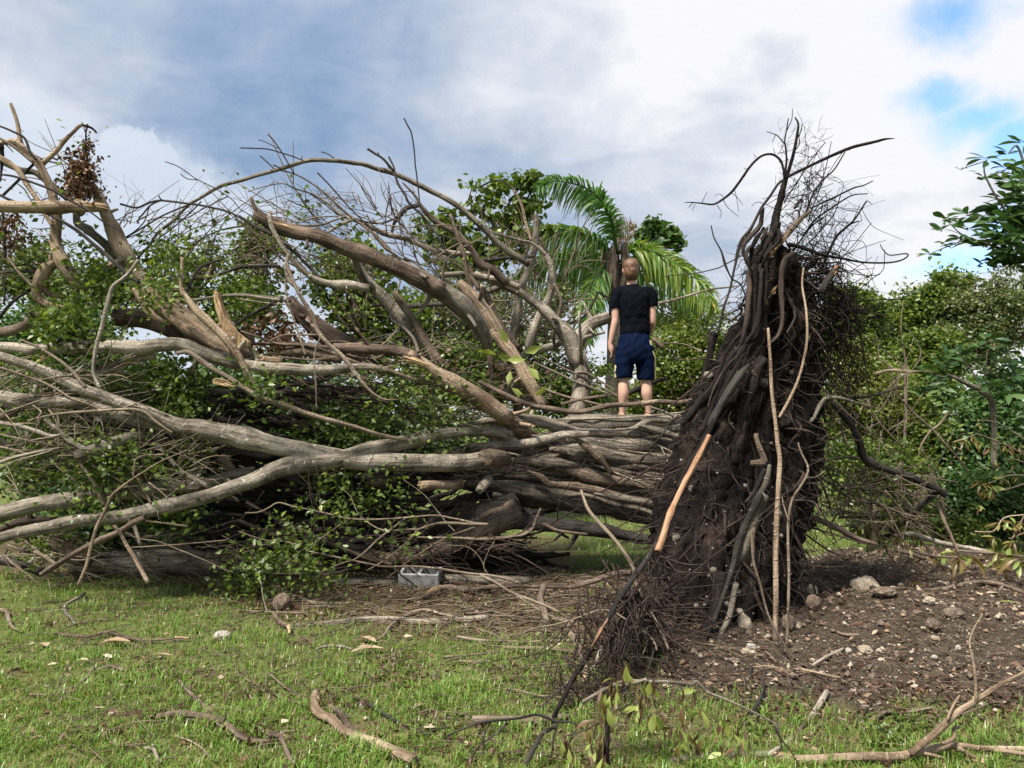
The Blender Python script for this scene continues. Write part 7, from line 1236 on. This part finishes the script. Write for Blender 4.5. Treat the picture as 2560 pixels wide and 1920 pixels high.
# leafy branch hanging over the bottom of the view
rs = np.random.RandomState(81)
lb = P(*cv('O', 1560, 1660), 3.75); lb[2] = 0; leafy = thing('leafy_branch', 'broken branch with limp yellow-green leaves hanging in front of the dark root', 'branch', lb)
for d, w, mt, crop, s, nm in [(3.80, (22, 24, 22, 20, 14, 10), 'pale', 'Q', "-560,640 -330,520 -150,512 0,515 120,530 150,515 180,540 220,580 350,630 500,700 680,792", 'stem'), (3.76, (40, 50, 56, 60), 'black', 'O', "1530,1040 1565,1150 1572,1350 1560,1500 1585,1680", 'stem'), (3.76, (40, 26, 18), 'pale', 'O', "1960,785 1800,820 1690,842 1640,850", 'branch'),
                           (3.76, (12, 8), 'dark', 'Q', "640,790 680,870 740,940 790,1020", 'twig'), (3.76, (12, 8), 'dark', 'Q', "660,800 690,920 640,980", 'twig'), (3.74, (16, 12), 'dark', 'O', "1800,820 1700,900 1600,960 1520,980", 'twig'), (3.74, (14, 10), 'dark', 'O', "1470,1215 1420,1250 1300,1310 1200,1330 1140,1360", 'twig'), (3.74, (14, 10), 'dark', 'O', "1570,1160 1480,1230 1440,1330 1470,1420", 'twig'), (3.74, (10, 8), 'twig', 'Q', "210,600 140,660 60,700 0,740", 'twig'), (3.74, (12, 8), 'twig', 'O', "1960,785 1930,850 1900,960 1890,1040", 'twig'), (3.74, (10, 8), 'dark', 'O', "1380,1180 1250,1300 1180,1450 1150,1600", 'twig'), (3.76, (14, 8), 'dark', 'O', "2030,500 1990,640 1960,700", 'twig')]:
    a = Acc(); W3 = [P(*cv(crop, *q), d) for q in pp(s)]; tube_geo(a, W3, np.maximum(np.array(w) * CR[crop][2] * d / FPX / 2, 0.002), 8, wig=0.003); a.build(nm, M[mt], leafy)
FL = [blade_mesh('limp_leaf', 'fresh', tint=tt, curl=cu, w=ww) for tt, cu, ww in [(0.35, 0.2, 0.42), (0.55, 0.35, 0.4), (0.75, 0.15, 0.45), (0.95, 0.3, 0.38)]] + [blade_mesh('limp_leaf', 'wilt', tint=tt, curl=0.4, w=0.3) for tt in (0.25, 0.6)]
pts_ = [('O', x, y) for x, y in [(1510, 950), (1560, 930), (1600, 960), (1620, 920), (1510, 1070), (1430, 1170), (1130, 1390), (1190, 1450), (1200, 1500), (1450, 1440), (1480, 1440), (1520, 1350), (1300, 1560), (1170, 1600), (1950, 790), (2010, 860), (1940, 880), (1895, 1030), (1910, 1040), (1770, 640), (1690, 750), (1620, 790), (1650, 780), (1760, 700), (480, 1480), (250, 1560), (560, 1600), (1390, 1210), (1410, 1400), (1230, 1440), (1270, 1560), (1400, 1560), (1430, 1540), (1490, 1520), (1550, 1010), (1640, 870), (1850, 880), (1990, 800), (2040, 1140), (2050, 1150), (1870, 1050), (1570, 1060), (1530, 1560), (1100, 1600), (1330, 1600), (1930, 1000)]] + \
       [('Q', x, y) for x, y in [(310, 755), (65, 560), (60, 660), (385, 855), (205, 880), (90, 870), (430, 930), (320, 980), (20, 780), (10, 820), (140, 585), (200, 575), (90, 820), (40, 900), (190, 700), (420, 945), (470, 1010), (520, 1020)]]
for crop, x, y in pts_:
    for _ in range(2 if rs.rand() < 0.3 else 1):
        p = P(*cv(crop, x + rs.normal() * 8, y + rs.normal() * 8), 3.74 + rs.normal() * 0.05); dr = np.array([rs.normal() * 0.35, rs.normal() * 0.4 - 0.1, -1.0])
        if rs.rand() < 0.12: dr = np.array([-1, -0.2, -0.1])
        put_leaf(FL[rs.choice(6, p=[.2, .22, .2, .14, .14, .1])], p, dr, 0.078 * rs.uniform(0.75, 1.2), leafy, rs)
a = Acc(); 
for crop, x, y in pts_:                     # brown dead leaves hanging on the same twigs
    for _ in range(3):
        leaves_geo(a, [P(*cv(crop, x + rs.normal() * 40, y + rs.normal() * 40), 3.76 + rs.normal() * 0.05)], 0.06, 0.3, 0.25 + 0.3 * rs.rand(), 1.0, dirs=np.array([[rs.normal() * 0.3, rs.normal() * 0.3, -1]]), rs=rs)
a.build('dead_leaves', M['deadleaf'], leafy)['kind'] = 'stuff'
# low weeds at the mulch edge
wa = Acc(); 
for x, y in [(1390, 860), (1330, 900), (1430, 790), (1390, 930), (1640, 870), (520, 840), (1440, 870)]:
    c = G(*cv('Q', x, y)); C = c + rs.normal(size=(70, 3)) * [0.06, 0.06, 0.015]; C[:, 2] = np.abs(C[:, 2]) + 0.02; leaves_geo(wa, C, 0.03, 0.7, np.clip(rs.normal(0.6, 0.2, 70), 0, 1), 0.0, rs=rs)
o = wa.build('weeds', M['leaf'], base=(0, 0, 0)); tag(o, 'small green weeds along the grass edge below the soil', 'weeds', kind='stuff')
